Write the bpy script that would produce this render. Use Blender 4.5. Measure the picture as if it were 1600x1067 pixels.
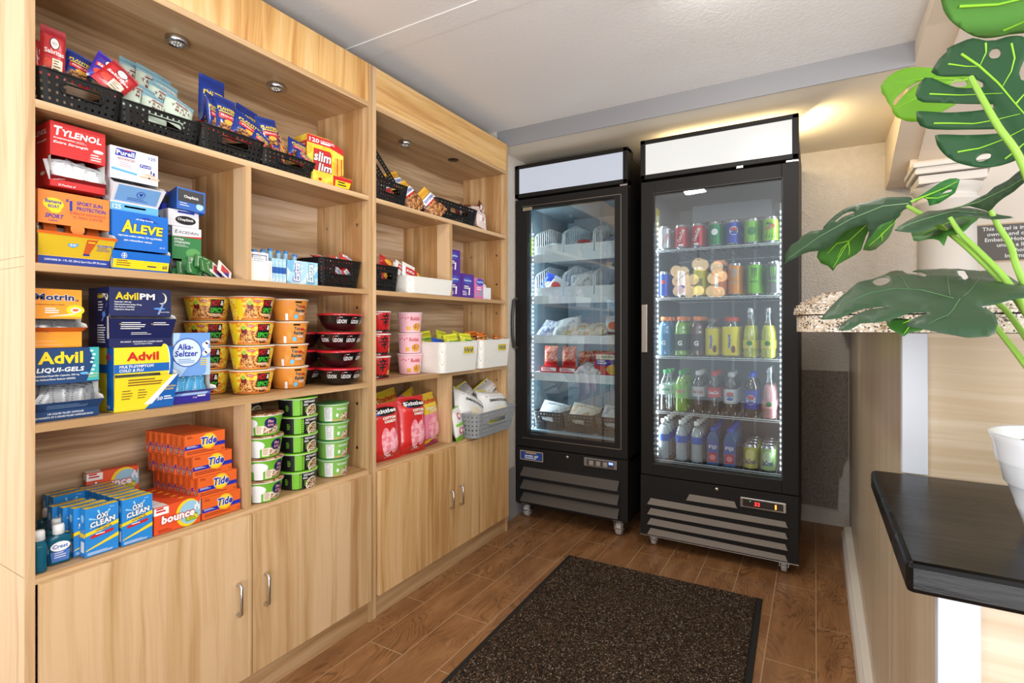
import bpy, math, random
from math import sin, cos, pi, radians, sqrt, atan2, hypot
from mathutils import Vector, Matrix
random.seed(7)
for _o in list(bpy.data.objects): bpy.data.objects.remove(_o)
SC = bpy.context.scene; COL = SC.collection
# ------------------------------------------------------------------ camera
F_, CX, HV, H = 816.0, 800.0, 509.0, 1.13
TH = math.atan(473.4/816.0); CT, ST = cos(TH), sin(TH)
cam = bpy.data.cameras.new('camera'); cam.sensor_width = 36; cam.lens = F_/1600*36
cam.shift_y = -24.5/1600; cam.clip_start = .02
camo = bpy.data.objects.new('camera', cam); COL.objects.link(camo)
camo.location = (0, 0, H); camo.rotation_euler = (pi/2, 0, TH - pi/2)
SC.camera = camo
# ------------------------------------------------------------------ colour management
SC.view_settings.view_transform = 'Standard'; SC.view_settings.look = 'None'
SC.view_settings.gamma = 1.0; SC.view_settings.use_curve_mapping = False
SC.view_settings.exposure = -0.12
# ------------------------------------------------------------------ world: soft daylight of the open lobby behind the camera
W = bpy.data.worlds.new('world'); SC.world = W; W.use_nodes = True
_bg = W.node_tree.nodes['Background']; _bg.inputs[0].default_value = (.90, .95, 1.0, 1); _bg.inputs[1].default_value = 1.1
def area(name, loc, target, sx, sy, power, col=(1, 1, 1), spread=pi):
    l = bpy.data.lights.new(name, 'AREA'); l.shape = 'RECTANGLE'; l.size = sx; l.size_y = sy
    l.energy = power; l.color = col; l.spread = spread
    o = bpy.data.objects.new(name, l); COL.objects.link(o); o.location = loc
    o.rotation_euler = (Vector(target)-Vector(loc)).to_track_quat('-Z', 'Y').to_euler()
    return o
area('lobby_window_light', (-2.3, -.88, 1.65), (2.0, .9, .95), 2.4, 1.9, 32, (.96, .985, 1.0))
area('low_fill_light', (-2.3, .14, .85), (3.0, .05, .7), .34, 1.0, 9, (.97, .985, 1.0))  # added fill for the low back wall and cooler fronts, no actual window
area('left_fill_light', (-1.9, 3.0, 1.7), (1.9, -.1, .6), 1.5, 1.9, 58, (.97, .985, 1.0))  # unseen fill added to lift the dark half wall, not a known window
area('ceiling_downlight_glow', (1.04, .826, 2.196), (1.04, .70, 0), .15, .15, 8, (1.0, .95, .86))
area('bar_end_fill_light', (1.62, .24, 2.196), (2.5, .06, .4), .15, .15, 9, (1.0, .95, .87))  # added lamp without a fixture, brightens the back wall under the bar
area('lobby_side_light', (.2, -2.6, 1.9), (2.2, 1.2, .9), 2.2, 1.2, 64, (1.0, .97, .92))
area('ceiling_fill_light', (-1.3, -.80, .06), (.5, .3, 2.2), 1.5, 1.5, 72, (.96, .98, 1.0), radians(110))  # added upward fill to brighten the ceiling, no sunlit floor behind it
# ------------------------------------------------------------------ pixel -> plane helpers (photo frame 1600x1067)
def ray(u, v):
    r = (u-CX)/F_; return (CT+r*ST, ST-r*CT, -(v-HV)/F_)
def onY(u, v, Y):
    d = ray(u, v); t = Y/d[1]; return Vector((t*d[0], Y, H+t*d[2]))
def onX(u, v, X):
    d = ray(u, v); t = X/d[0]; return Vector((X, t*d[1], H+t*d[2]))
def onZ(u, v, Z):
    d = ray(u, v); t = (Z-H)/d[2]; return Vector((t*d[0], t*d[1], Z))
def atD(u, v, D):
    d = ray(u, v); return Vector((d[0]*D, d[1]*D, H+d[2]*D))
# ------------------------------------------------------------------ materials
def lin(c): c /= 255.0; return c/12.92 if c <= .04045 else ((c+.055)/1.055)**2.4
def L4(c): return (lin(c[0]), lin(c[1]), lin(c[2]), 1)
_M = {}
def M(c, rough=.5, metal=0., name=None, trans=0., ior=1.45, emit=0., coat=0., alpha=1., spec=.5):
    key = (tuple(c), rough, metal, trans, emit, coat, alpha, spec)
    if key in _M: return _M[key]
    m = bpy.data.materials.new(name or 'paint'); m.use_nodes = True
    b = m.node_tree.nodes['Principled BSDF']
    b.inputs['Base Color'].default_value = L4(c); b.inputs['Roughness'].default_value = rough
    b.inputs['Metallic'].default_value = metal; b.inputs['Transmission Weight'].default_value = trans
    b.inputs['IOR'].default_value = ior; b.inputs['Coat Weight'].default_value = coat
    b.inputs['Alpha'].default_value = alpha; b.inputs['Specular IOR Level'].default_value = spec
    if emit:
        b.inputs['Emission Color'].default_value = L4(c); b.inputs['Emission Strength'].default_value = emit
    _M[key] = m; return m
class NT:
    def __init__(s, name):
        s.m = bpy.data.materials.new(name); s.m.use_nodes = True; s.t = s.m.node_tree
        s.b = s.t.nodes['Principled BSDF']; s.tc = s.n('ShaderNodeTexCoord')
        s.obj = s.tc.outputs['Object']
    def n(s, t, **k):
        nd = s.t.nodes.new(t)
        for a, v in k.items():
            if a == 'i':
                for kk, vv in v.items():
                    if isinstance(vv, bpy.types.NodeSocket): s.t.links.new(vv, nd.inputs[kk])
                    else: nd.inputs[kk].default_value = vv
            else: setattr(nd, a, v)
        return nd
    def l(s, a, b): s.t.links.new(a, b)
    def sep(s, v): return s.n('ShaderNodeSeparateXYZ', i={0: v}).outputs
    def comb(s, x, y, z): return s.n('ShaderNodeCombineXYZ', i={0: x, 1: y, 2: z}).outputs[0]
    def math(s, op, a, b=0.): return s.n('ShaderNodeMath', operation=op, i={0: a, 1: b}).outputs[0]
    def map(s, v, sc=(1, 1, 1), loc=(0, 0, 0), rot=(0, 0, 0)):
        return s.n('ShaderNodeMapping', i={0: v, 1: loc, 2: rot, 3: sc}).outputs[0]
    def noise(s, v, scale, detail=3, rough=.5, dist=0.):
        return s.n('ShaderNodeTexNoise', i={'Vector': v, 'Scale': scale, 'Detail': detail, 'Roughness': rough, 'Distortion': dist}).outputs[0]
    def ramp(s, f, stops, interp='LINEAR'):
        r = s.n('ShaderNodeValToRGB', i={0: f}); cr = r.color_ramp; cr.interpolation = interp
        while len(cr.elements) < len(stops): cr.elements.new(.5)
        for e, (p, c) in zip(cr.elements, stops): e.position = p; e.color = L4(c) if len(c) == 3 else c
        return r.outputs[0]
    def mix(s, f, a, b, mode='MIX'):
        nd = s.n('ShaderNodeMix', data_type='RGBA', blend_type=mode)
        for k, v in ((0, f), (6, a), (7, b)):
            if isinstance(v, bpy.types.NodeSocket): s.l(v, nd.inputs[k])
            elif k == 0: nd.inputs[k].default_value = v
            else: nd.inputs[k].default_value = L4(v)
        return nd.outputs[2]
    def bump(s, h, st=.3, d=.002):
        s.l(s.n('ShaderNodeBump', i={'Height': h, 'Strength': st, 'Distance': d}).outputs[0], s.b.inputs['Normal'])
    def out(s, col, rough=.5, spec=.5):
        if col is not None:
            if isinstance(col, bpy.types.NodeSocket): s.l(col, s.b.inputs['Base Color'])
            else: s.b.inputs['Base Color'].default_value = L4(col)
        s.b.inputs['Roughness'].default_value = rough; s.b.inputs['Specular IOR Level'].default_value = spec
        return s.m
def wood(name, grain, pal, band=9., seed=0., dark=.5, rough=.42, line=None):
    """laminate board: grain runs along axis `grain`; pal = light, mid, dark"""
    t = NT(name); x, y, z = t.sep(t.obj)[:3]
    if grain == 'z': across, along = t.math('ADD', x, y), z
    elif grain == 'x': across, along = t.math('ADD', z, y), x
    else: across, along = t.math('ADD', z, x), y
    across = t.math('ADD', across, seed)
    wob = t.noise(t.comb(t.math('MULTIPLY', along, 1.3), across, 0.), 2.2, 2)
    a2 = t.math('ADD', across, t.math('MULTIPLY', wob, .035))
    v = t.n('ShaderNodeTexVoronoi', voronoi_dimensions='1D', i={'W': t.math('MULTIPLY', across, band), 'Scale': 1.})
    rnd = t.sep(v.outputs['Color'])[0]
    fine = t.noise(t.comb(t.math('MULTIPLY', a2, 95.), t.math('MULTIPLY', along, 2.2), rnd), 1., 4, .6)
    broad = t.noise(t.comb(t.math('MULTIPLY', a2, 22.), t.math('MULTIPLY', along, 1.1), t.math('MULTIPLY', rnd, 7.)), 1., 3, .55, .6)
    f = t.math('ADD', t.math('MULTIPLY', fine, .30), t.math('MULTIPLY', broad, .70))
    f = t.math('ADD', f, t.math('MULTIPLY', t.math('SUBTRACT', rnd, .5), .26))
    c = t.ramp(f, [(.36, pal[0]), (.5, pal[1]), (.66, pal[2])])
    if line:
        e = t.n('ShaderNodeTexVoronoi', voronoi_dimensions='1D', feature='DISTANCE_TO_EDGE', i={'W': t.math('MULTIPLY', across, band), 'Scale': 1.})
        lf = t.ramp(e.outputs['Distance'], [(0, (255, 255, 255)), (line, (0, 0, 0))])
        lf = t.math('MULTIPLY', lf, t.math('GREATER_THAN', rnd, .55))
        c = t.mix(lf, c, (226, 205, 175))
    t.bump(fine, .08, .001)
    return t.out(c, rough, .35)
def glassmat(name, tint=(235, 245, 245), refl=.010, rough=.02):
    m = bpy.data.materials.new(name); m.use_nodes = True; t = m.node_tree; t.nodes.clear()
    o = t.nodes.new('ShaderNodeOutputMaterial'); tr = t.nodes.new('ShaderNodeBsdfTransparent'); g = t.nodes.new('ShaderNodeBsdfGlossy')
    mx = t.nodes.new('ShaderNodeMixShader'); fr = t.nodes.new('ShaderNodeLayerWeight'); fr.inputs[0].default_value = .12
    ad = t.nodes.new('ShaderNodeMath'); ad.operation = 'ADD'; ad.inputs[1].default_value = refl
    tr.inputs[0].default_value = L4(tint); g.inputs['Roughness'].default_value = rough; g.inputs[0].default_value = (1, 1, 1, 1)
    ml = t.nodes.new('ShaderNodeMath'); ml.operation = 'MULTIPLY'; ml.inputs[1].default_value = .3
    t.links.new(fr.outputs['Facing'], ml.inputs[0]); t.links.new(ml.outputs[0], ad.inputs[0]); t.links.new(ad.outputs[0], mx.inputs[0])
    t.links.new(tr.outputs[0], mx.inputs[1]); t.links.new(g.outputs[0], mx.inputs[2]); t.links.new(mx.outputs[0], o.inputs[0])
    return m
# ------------------------------------------------------------------ geometry collector
class G:
    def __init__(s): s.v = []; s.f = []; s.mt = []; s.sm = []; s.mats = []
    def mi(s, m):
        if m not in s.mats: s.mats.append(m)
        return s.mats.index(m)
    def add(s, vs, fs, m, smooth=False):
        b = len(s.v); s.v += [tuple(p) for p in vs]; k = s.mi(m)
        for f in fs: s.f.append([b+i for i in f]); s.mt.append(k); s.sm.append(smooth)
    def box(s, x0, x1, y0, y1, z0, z1, m, faces=None):
        if x0 > x1: x0, x1 = x1, x0
        if y0 > y1: y0, y1 = y1, y0
        if z0 > z1: z0, z1 = z1, z0
        v = [(x0, y0, z0), (x1, y0, z0), (x1, y1, z0), (x0, y1, z0), (x0, y0, z1), (x1, y0, z1), (x1, y1, z1), (x0, y1, z1)]
        F = dict(b=(0, 3, 2, 1), t=(4, 5, 6, 7), f=(0, 1, 5, 4), r=(1, 2, 6, 5), k=(2, 3, 7, 6), l=(3, 0, 4, 7))
        s.add(v, [F[k] for k in (faces or 'btfrkl')], m)
    def prism(s, pts, y0, y1, m, axis='y', smooth=False):
        """pts: 2D outline (a,b) swept along axis"""
        n = len(pts)
        def P(a, b, c): return (a, c, b) if axis == 'y' else ((c, a, b) if axis == 'x' else (a, b, c))
        v = [P(a, b, y0) for a, b in pts]+[P(a, b, y1) for a, b in pts]
        s.add(v, [list(range(n))[::-1], list(range(n, 2*n))]+[], m)
        s.add(v, [(i, (i+1) % n, n+(i+1) % n, n+i) for i in range(n)], m, smooth)
    def lathe(s, prof, n, m, c=(0, 0, 0), ms=None, a0=0., sx=1., sy=1.):
        v = []
        for r, z in prof:
            for i in range(n):
                a = a0+2*pi*i/n; v.append((c[0]+r*cos(a)*sx, c[1]+r*sin(a)*sy, c[2]+z))
        for j in range(len(prof)-1):
            mm = ms[j] if ms else m
            fs = [(j*n+i, j*n+(i+1) % n, (j+1)*n+(i+1) % n, (j+1)*n+i) for i in range(n)]
            if ms: s.add([v[q] for f in fs for q in f], [tuple(range(4*k, 4*k+4)) for k in range(len(fs))], mm, True)
            else:
                if j == 0: b = len(s.v); s.v += v; k = s.mi(mm)
                for f in fs: s.f.append([b+q for q in f]); s.mt.append(k); s.sm.append(True)
    def disc(s, r, z, n, m, c=(0, 0, 0), up=True, sx=1., sy=1.):
        v = [(c[0]+r*cos(2*pi*i/n)*sx, c[1]+r*sin(2*pi*i/n)*sy, c[2]+z) for i in range(n)]
        s.add(v, [list(range(n)) if up else list(range(n))[::-1]], m)
    def tube(s, path, r, n, m, cap=True, rs=None):
        P = [Vector(p) for p in path]; v = []; N = len(P)
        up = Vector((0, 0, 1)); t0 = (P[1]-P[0]).normalized()
        if abs(t0.dot(up)) > .95: up = Vector((1, 0, 0))
        for k in range(N):
            t = (P[min(k+1, N-1)]-P[max(k-1, 0)]).normalized()
            a = t.cross(up).normalized(); b = a.cross(t).normalized(); up = b
            rr = rs[k] if rs else r
            for i in range(n):
                q = 2*pi*i/n; v.append(P[k]+a*cos(q)*rr+b*sin(q)*rr)
        fs = [(k*n+i, k*n+(i+1) % n, (k+1)*n+(i+1) % n, (k+1)*n+i) for k in range(N-1) for i in range(n)]
        s.add(v, fs, m, True)
        if cap: s.add(v[:n], [list(range(n))[::-1]], m); s.add(v[-n:], [list(range(n))], m)
    def grid(s, fn, nu, nv, m, smooth=True, flip=False):
        v = [fn(i/nu, j/nv) for j in range(nv+1) for i in range(nu+1)]; w = nu+1
        fs = [(j*w+i, j*w+i+1, (j+1)*w+i+1, (j+1)*w+i) for j in range(nv) for i in range(nu)]
        if flip: fs = [f[::-1] for f in fs]
        s.add(v, fs, m, smooth)
    def merge(s, o, T=None):
        b = len(s.v); s.v += [tuple(T @ Vector(p)) for p in o.v] if T else o.v
        for f, k, q in zip(o.f, o.mt, o.sm): s.f.append([b+i for i in f]); s.mt.append(s.mi(o.mats[k])); s.sm.append(q)
    def mesh(s, name):
        me = bpy.data.meshes.new(name); me.from_pydata(s.v, [], s.f)
        for m in s.mats: me.materials.append(m)
        me.polygons.foreach_set('material_index', s.mt); me.polygons.foreach_set('use_smooth', s.sm)
        me.update(); return me
    def build(s, name, parent=None, loc=(0, 0, 0), rot=(0, 0, 0), bevel=0., solid=0.):
        o = bpy.data.objects.new(name, s.mesh(name)); COL.objects.link(o); o.location = loc; o.rotation_euler = rot
        if parent: o.parent = parent
        if solid:
            md = o.modifiers.new('thickness', 'SOLIDIFY'); md.thickness = solid; md.offset = 0
        if bevel:
            md = o.modifiers.new('edge', 'BEVEL'); md.width = bevel; md.segments = 2; md.limit_method = 'ANGLE'; md.angle_limit = radians(50)
        return o
def tag(o, label, cat, group=None):
    o['label'] = label; o['category'] = cat
    if group: o['group'] = group
    return o
def struct(o): o['kind'] = 'structure'; return o
def empty(name, loc=(0, 0, 0), rz=0., label=None, cat=None, group=None):
    o = bpy.data.objects.new(name, None); COL.objects.link(o); o.location = loc; o.rotation_euler = (0, 0, rz)
    o.empty_display_size = .05
    if label: tag(o, label, cat, group)
    return o
_used = set()
def put(proto, loc, rot=(0, 0, 0), label=None, cat=None, group=None, scale=None):
    """first call places the prototype itself, later calls copy it with its parts"""
    if isinstance(rot, (int, float)): rot = (0, 0, rot)
    if proto.name in _used:
        o = proto.copy(); COL.objects.link(o)
        for ch in proto.children:
            c = ch.copy(); COL.objects.link(c); c.parent = o
            for g in ch.children:
                d = g.copy(); COL.objects.link(d); d.parent = c
    else: o = proto; _used.add(proto.name)
    if 'group' in o and not group: del o['group']
    o.location = loc; o.rotation_euler = rot
    if scale: o.scale = (scale,)*3 if isinstance(scale, (int, float)) else scale
    return tag(o, label, cat, group)
# ================================================================== materials of the place
PINE = [(226, 197, 150), (208, 173, 120), (176, 133, 82)]
OAKF = wood('laminate_vertical', 'z', [(217, 183, 142), (198, 161, 115), (170, 125, 78)], 9., .3, line=.012)
OAKG = wood('laminate_golden_vertical', 'z', [(230, 192, 137), (217, 173, 109), (185, 128, 68)], 14., 2.3)
OAKH = wood('laminate_golden_horizontal', 'x', [(228, 191, 137), (214, 171, 109), (188, 134, 78)], 7., 4.1)
OAKS = wood('laminate_shelf', 'x', [(200, 167, 127), (184, 147, 105), (157, 118, 76)], 6., 1.7)
OAKB = wood('laminate_back', 'x', [(218, 192, 164), (193, 162, 127), (144, 109, 76)], 4.6, .9)
EDGE = wood('laminate_edge', 'z', [(207, 174, 135), (192, 156, 113), (174, 137, 95)], 20., .5)
EDGEH = wood('laminate_edge_horizontal', 'x', [(207, 174, 135), (192, 156, 113), (174, 137, 95)], 20., .5)
MAPLE = wood('maple_panel_horizontal', 'y', [(224, 208, 186), (213, 194, 169), (195, 171, 140)], 3., .2, rough=.3)
MAPLEV = wood('maple_panel_vertical', 'z', [(212, 196, 169), (203, 184, 155), (189, 167, 134)], 3., 1.2, rough=.28)
WHITE = M((232, 232, 230), .45, name='white_paint'); TRIMW = M((206, 209, 216), .4, name='white_trim_paint')
BLACK = M((28, 26, 25), .38, name='black_plastic'); BLKM = M((30, 28, 27), .5, spec=.25, name='black_powder_coat')
CHROME = M((200, 200, 200), .22, 1., name='brushed_steel')
def ceiling_mat():
    t = NT('white_textured_paint'); n = t.noise(t.obj, 60, 4, .6); n2 = t.noise(t.obj, 9, 3)
    t.bump(t.math('ADD', n, n2), .35, .004); return t.out((238, 238, 238), .8, .2)
def plaster(name, c, sc=110):
    t = NT(name); n = t.noise(t.obj, sc, 3, .6); v = t.n('ShaderNodeTexVoronoi', i={'Vector': t.obj, 'Scale': sc*.8})
    t.bump(t.math('ADD', n, v.outputs['Distance']), .7, .004)
    return t.out(t.mix(t.noise(t.obj, 30, 3), c, tuple(int(a*.93) for a in c)), .85, .2)
def floor_mat():
    t = NT('wood_look_tile'); x, y, z = t.sep(t.obj)[:3]
    vec = t.comb(t.math('ADD', x, 6.04-1.363), t.math('ADD', y, 1.535*2-.15), 0.)
    br = t.n('ShaderNodeTexBrick', offset=.5, offset_frequency=2, squash=1., i={'Vector': vec, 'Color1': L4((70, 70, 70)), 'Color2': L4((190, 190, 190)),
        'Mortar': (0, 0, 0, 1), 'Scale': 1., 'Mortar Size': .0019, 'Mortar Smooth': .1, 'Bias': 0., 'Brick Width': .604, 'Row Height': .1535})
    rnd = br.outputs['Color']; rv = t.sep(rnd)[0]
    off = t.comb(t.math('MULTIPLY', x, 1.), t.math('MULTIPLY', y, 3.2), t.math('MULTIPLY', rv, 40.))
    w1 = t.noise(off, 3.0, 2, .45, .7)
    rings = t.math('SINE', t.math('MULTIPLY', w1, 105.))
    fine = t.noise(t.comb(t.math('MULTIPLY', x, 4.), t.math('MULTIPLY', y, 60.), rv), 2., 4)
    col = t.ramp(t.noise(t.comb(t.math('MULTIPLY', x, 1.5), t.math('MULTIPLY', y, 6.), rv), 3., 3), [(.3, (134, 92, 56)), (.55, (162, 116, 74)), (.75, (184, 138, 94))])
    ln = t.ramp(rings, [(.35, (0, 0, 0)), (1., (200, 200, 200))])
    msk = t.math('MULTIPLY', t.sep(ln)[0], t.ramp(t.noise(t.obj, 5., 2), [(.36, (40, 40, 40)), (.56, (255, 255, 255))]))
    col = t.mix(msk, col, (74, 46, 28))
    col = t.mix(t.math('MULTIPLY', fine, .35), col, (100, 62, 36))
    col = t.mix(t.math('MULTIPLY', rv, .5), col, (118, 82, 54))
    col = t.mix(br.outputs['Fac'], col, (176, 146, 112))
    t.bump(t.math('SUBTRACT', t.math('MULTIPLY', msk, -.4), br.outputs['Fac']), .4, .002)
    return t.out(col, .33, .5)
def mat_mat():
    t = NT('dark_brown_carpet_pile'); n = t.noise(t.obj, 380, 2, .6); v = t.n('ShaderNodeTexVoronoi', i={'Vector': t.obj, 'Scale': 260.})
    rv = t.sep(v.outputs['Color'])[0]
    c = t.ramp(rv, [(.0, (34, 30, 26)), (.30, (58, 48, 40)), (.58, (86, 67, 51)), (.82, (120, 98, 76)), (.96, (168, 160, 150))], 'CONSTANT')
    t.bump(t.math('ADD', n, rv), 1., .006); return t.out(c, .95, .1)
def granite():
    t = NT('granite'); n = t.noise(t.obj, 70, 6, .75); v = t.n('ShaderNodeTexVoronoi', i={'Vector': t.obj, 'Scale': 420.}); rv = t.sep(v.outputs['Color'])
    c = t.ramp(n, [(.35, (112, 92, 70)), (.45, (170, 148, 120)), (.56, (200, 186, 166)), (.7, (158, 132, 102))])
    c = t.mix(t.math('GREATER_THAN', rv[0], .84), c, (72, 60, 54)); c = t.mix(t.math('GREATER_THAN', rv[1], .86), c, (212, 204, 192))
    return t.out(c, .12, .6)
def blackwood():
    t = NT('black_stained_wood'); n = t.noise(t.map(t.obj, (30, 4, 30)), 1.5, 5, .6); n2 = t.noise(t.obj, 6, 3)
    c = t.ramp(n, [(.35, (10, 9, 8)), (.6, (19, 16, 14)), (.8, (36, 31, 27))]); t.bump(n, .25, .002)
    t.l(t.ramp(n2, [(.3, (70, 70, 70)), (.7, (110, 110, 110))]), t.b.inputs['Roughness'])
    m = t.out(c, .3, .14); t.l(t.ramp(n2, [(.3, (110, 110, 110)), (.7, (150, 150, 150))]), t.b.inputs['Roughness']); return m
CEIL = ceiling_mat(); PLAS = plaster('rough_plaster', (214, 206, 196)); BEIGE = M((214, 198, 178), .6, name='beige_paint'); SMOOTHW = M((222, 210, 196), .6, name='cream_paint')
# ================================================================== the room
ZC, ZS, XB, XW = 2.217, 2.128, 2.497, 3.47
g = G(); g.box(-3.0, XW, -2.6, 2.6, -.05, 0, floor_mat()); struct(g.build('floor'))
g = G(); g.box(-.6, XB, -.33, 1.9, ZC, ZC+.06, CEIL)
struct(g.build('ceiling'))
g = G(); g.box(XB+.002, XW+.1, -.33, 1.9, ZS, ZC+.06, M((226, 216, 198), .7, name='soffit_cream')); struct(g.build('ceiling_soffit'))   # dropped soffit over the coolers
g = G(); g.box(XB-.004, XB+.002, -.33, 1.9, ZS-.004, ZC+.001, M((140, 140, 143), .7, name='soffit_grey')); struct(g.build('trim_1'))
g = G(); g.box(1.447, 1.542, -.33, 1.8, ZC-.003, ZC+.001, CEIL); struct(g.build('trim_2'))
g = G(); g.box(XW, XW+.1, -.48, 1.9, 0, ZS+.1, PLAS); struct(g.build('wall_back'))
g = G(); g.box(XW-.02, XW+.1, -2.2, -.48, 0, 2.4, SMOOTHW); struct(g.build('wall_behind_counter'))
g = G(); g.box(.3, 2.486, 1.775, 1.9, 0, ZC, WHITE); g.box(2.49, XW, 1.545, 1.9, 0, ZC, PLAS); struct(g.build('wall_left'))
g = G(); g.box(2.488, XW, 1.538, 1.546, 0, .295, M((150, 148, 148), .6)); struct(g.build('baseboard_left'))
g = G()   # darker, coarser board: shade on the back wall below the bar, painted in
t = NT('shaded_wall_plaster'); n_ = t.noise(t.obj, 90, 4, .65, 1.); t.bump(n_, 1., .006)
SHADEP = t.out(t.ramp(n_, [(.3, (120, 110, 102)), (.55, (154, 143, 133)), (.75, (178, 168, 156))]), .9, .1)
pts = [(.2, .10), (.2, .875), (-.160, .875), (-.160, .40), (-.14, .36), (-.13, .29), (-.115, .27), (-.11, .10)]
g.prism(pts, XW-.014, XW, SHADEP, 'x'); struct(g.build('wall_shade_board'))
# half wall clad in maple, its corner trims, base moulding
g = G()
v0 = [(1.108, -.135), (XW, -.168)]
def hw(g, xa, ya, xb, yb, z0, z1, m):
    g.add([(xa, ya, z0), (xb, yb, z0), (xb, yb-.3, z0), (xa, ya-.3, z0), (xa, ya, z1), (xb, yb, z1), (xb, yb-.3, z1), (xa, ya-.3, z1)],
          [(0, 1, 2, 3), (4, 7, 6, 5), (1, 0, 4, 5), (2, 1, 5, 6), (3, 2, 6, 7), (0, 3, 7, 4)], m)
hw(g, 1.1085, -.135, XW, -.166, 0, 1.118, MAPLEV); hw(g, .8115, -.135, 1.108, -.1351, 0, .845, MAPLEV)
struct(g.build('wall_right'))
g = G(); g.box(1.106, 1.13, -2.2, -.14, .0, 1.118, MAPLE); g.box(.809, .84, -2.2, -.14, 0, .845, MAPLE); struct(g.build('wall_counter_end'))
g = G(); g.box(1.101, 1.12, -.163, -.128, .88, 1.118, TRIMW); struct(g.build('trim_4', bevel=.0015))
g = G(); g.box(.802, .82, -.168, -.128, 0, .845, TRIMW); struct(g.build('trim_5', bevel=.0015))
g = G(); CREAM = M((222, 214, 202), .45)
g.add([(x, y, z) for x, y0, y1 in ((.811, -.112, -.135), (XW-.3, -.118, -.160)) for y, z in ((y0, 0), (y0, .07), (y0-.006, .082), (y0-.010, .088), (y0-.010, .10), (y1, .105), (y1, 0))],
      [(i, i+1, 8+i, 7+i) for i in range(6)]+[(6, 5, 4, 3, 2, 1, 0), (7, 8, 9, 10, 11, 12, 13)], CREAM)
struct(g.build('baseboard_right'))
# arched header over the bar opening
g = G()
A = [(XW, 1.868), (3.32, 1.877), (3.1, 1.965), (2.86, 2.044), (2.7, 2.09), (2.53, 2.127), (2.27, 2.16), (2.0, 2.172), (1.6, 2.165), (1.2, 2.13), (.9, 2.07), (.6, 2.0), (-.2, 1.9)]
g.prism(A+[(-.2, 2.32), (XW, 2.32)], -.43, -.33, BEIGE); g.prism([(a, b-.012) for a, b in A]+[(-.2, 2.32), (XW, 2.32)], -.72, -.43, SMOOTHW)
struct(g.build('wall_arch'))
# column with square capital behind the bar
col = empty('column', (3.12, -.53, 0), label='cream round column with a square stepped capital behind the granite bar', cat='column')
g = G(); prof = [(.115, 0), (.112, 1.2), (.105, 1.69), (.118, 1.70), (.118, 1.712), (.106, 1.72), (.106, 1.735), (.125, 1.75), (.13, 1.775)]
WCOL = M((212, 205, 197), .5, name='column_paint'); g.lathe(prof, 40, WCOL); g.build('shaft', col)
g = G()
g.box(-.12, .12, -.12, .12, 1.777, 1.815, WCOL); g.box(-.135, .135, -.135, .135, 1.82, 1.842, WCOL); g.box(-.13, .13, -.13, .13, 1.842, 1.85, WCOL); g.box(-.142, .142, -.142, .142, 1.85, 1.872, WCOL); g.box(.05, .14, -.13, .13, 1.872, 1.95, BEIGE)
g.build('capital', col, bevel=.003)
# granite bar top: two laminated slabs with rounded corner
def slab(g, x0, x1, y0, y1, z0, z1, r, m, n=8):
    P = []
    for cx, cy, a in ((x0+r, y1-r, 90),): P += [(cx+r*cos(radians(a+90*i/n)), cy+r*sin(radians(a+90*i/n))) for i in range(n+1)]
    P += [(x0, y0), (x1, y0), (x1, y1)]
    g.prism(P, z0, z1, m, 'z')
GR = granite(); g = G()
slab(g, .995, 2.25, -.62, .028, 1.12, 1.147, .05, GR); g.box(2.25, 3.44, -.62, -.12, 1.12, 1.18, GR)
for z_, q_ in ((1.149, 0), (1.155, .001), (1.160, .004), (1.165, .010), (1.170, .018), (1.175, .027), (1.180, .038)): slab(g, .99+q_*.25, 2.25, -.62, .033-q_, z_, z_+.0055, .055, GR)
tag(g.build('granite_bar_top', bevel=.004), 'speckled beige granite bar top laid over the maple half wall', 'counter')
# black stained wooden ledge
g = G(); g.box(.69, 1.101, -1.6, -.084, .846, .88, blackwood())
for (a, b) in (((.715, -.112), (1.09, -.112)), ((.715, -.112), (.715, -1.5))):
    pass
tag(g.build('wooden_ledge', bevel=.006), 'black stained wooden ledge jutting out below the granite bar, a potted plant on it', 'counter')
# plaque
pl = empty('wall_plaque', (XW-.02, 0, 0), label='dark grey plaque with white lettering on the cream wall behind the bar', cat='sign')
def plaque():
    p0 = onX(1519, 352, XW-.025); p1 = onX(1519, 411, XW-.025)
    y1 = p0.y; z1, z0 = p0.z, p1.z
    g = G(); g.box(-.004, 0, y1-.62, y1, z0, z1, M((196, 168, 130), .4)); g.build('frame', pl)
    g = G(); g.box(-.008, -.004, y1-.612, y1-.008, z0+.007, z1-.007, M((92, 86, 82), .5))
    S = planeS((-.008, y1-.008, z0+.007), (0, -1, 0), (0, 0, 1)); hh = z1-z0-.014; w = M((235, 235, 232), .5)
    rows = [('This hotel is independently', .030, .42), ('owned and operated by', .048, .385), ('Embassy Hotel Group', .040, .36), ('under a license from', .085, .34), ('Choice Hotels', .135, .24), ('International, Inc.', .115, .30)]
    for i, (s_, x, ww) in enumerate(rows): text(g, S, s_, x, hh-(i+1)*hh*.155, None, None, w, .0006, em=.0265)
    g.build('face', pl)
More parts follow.
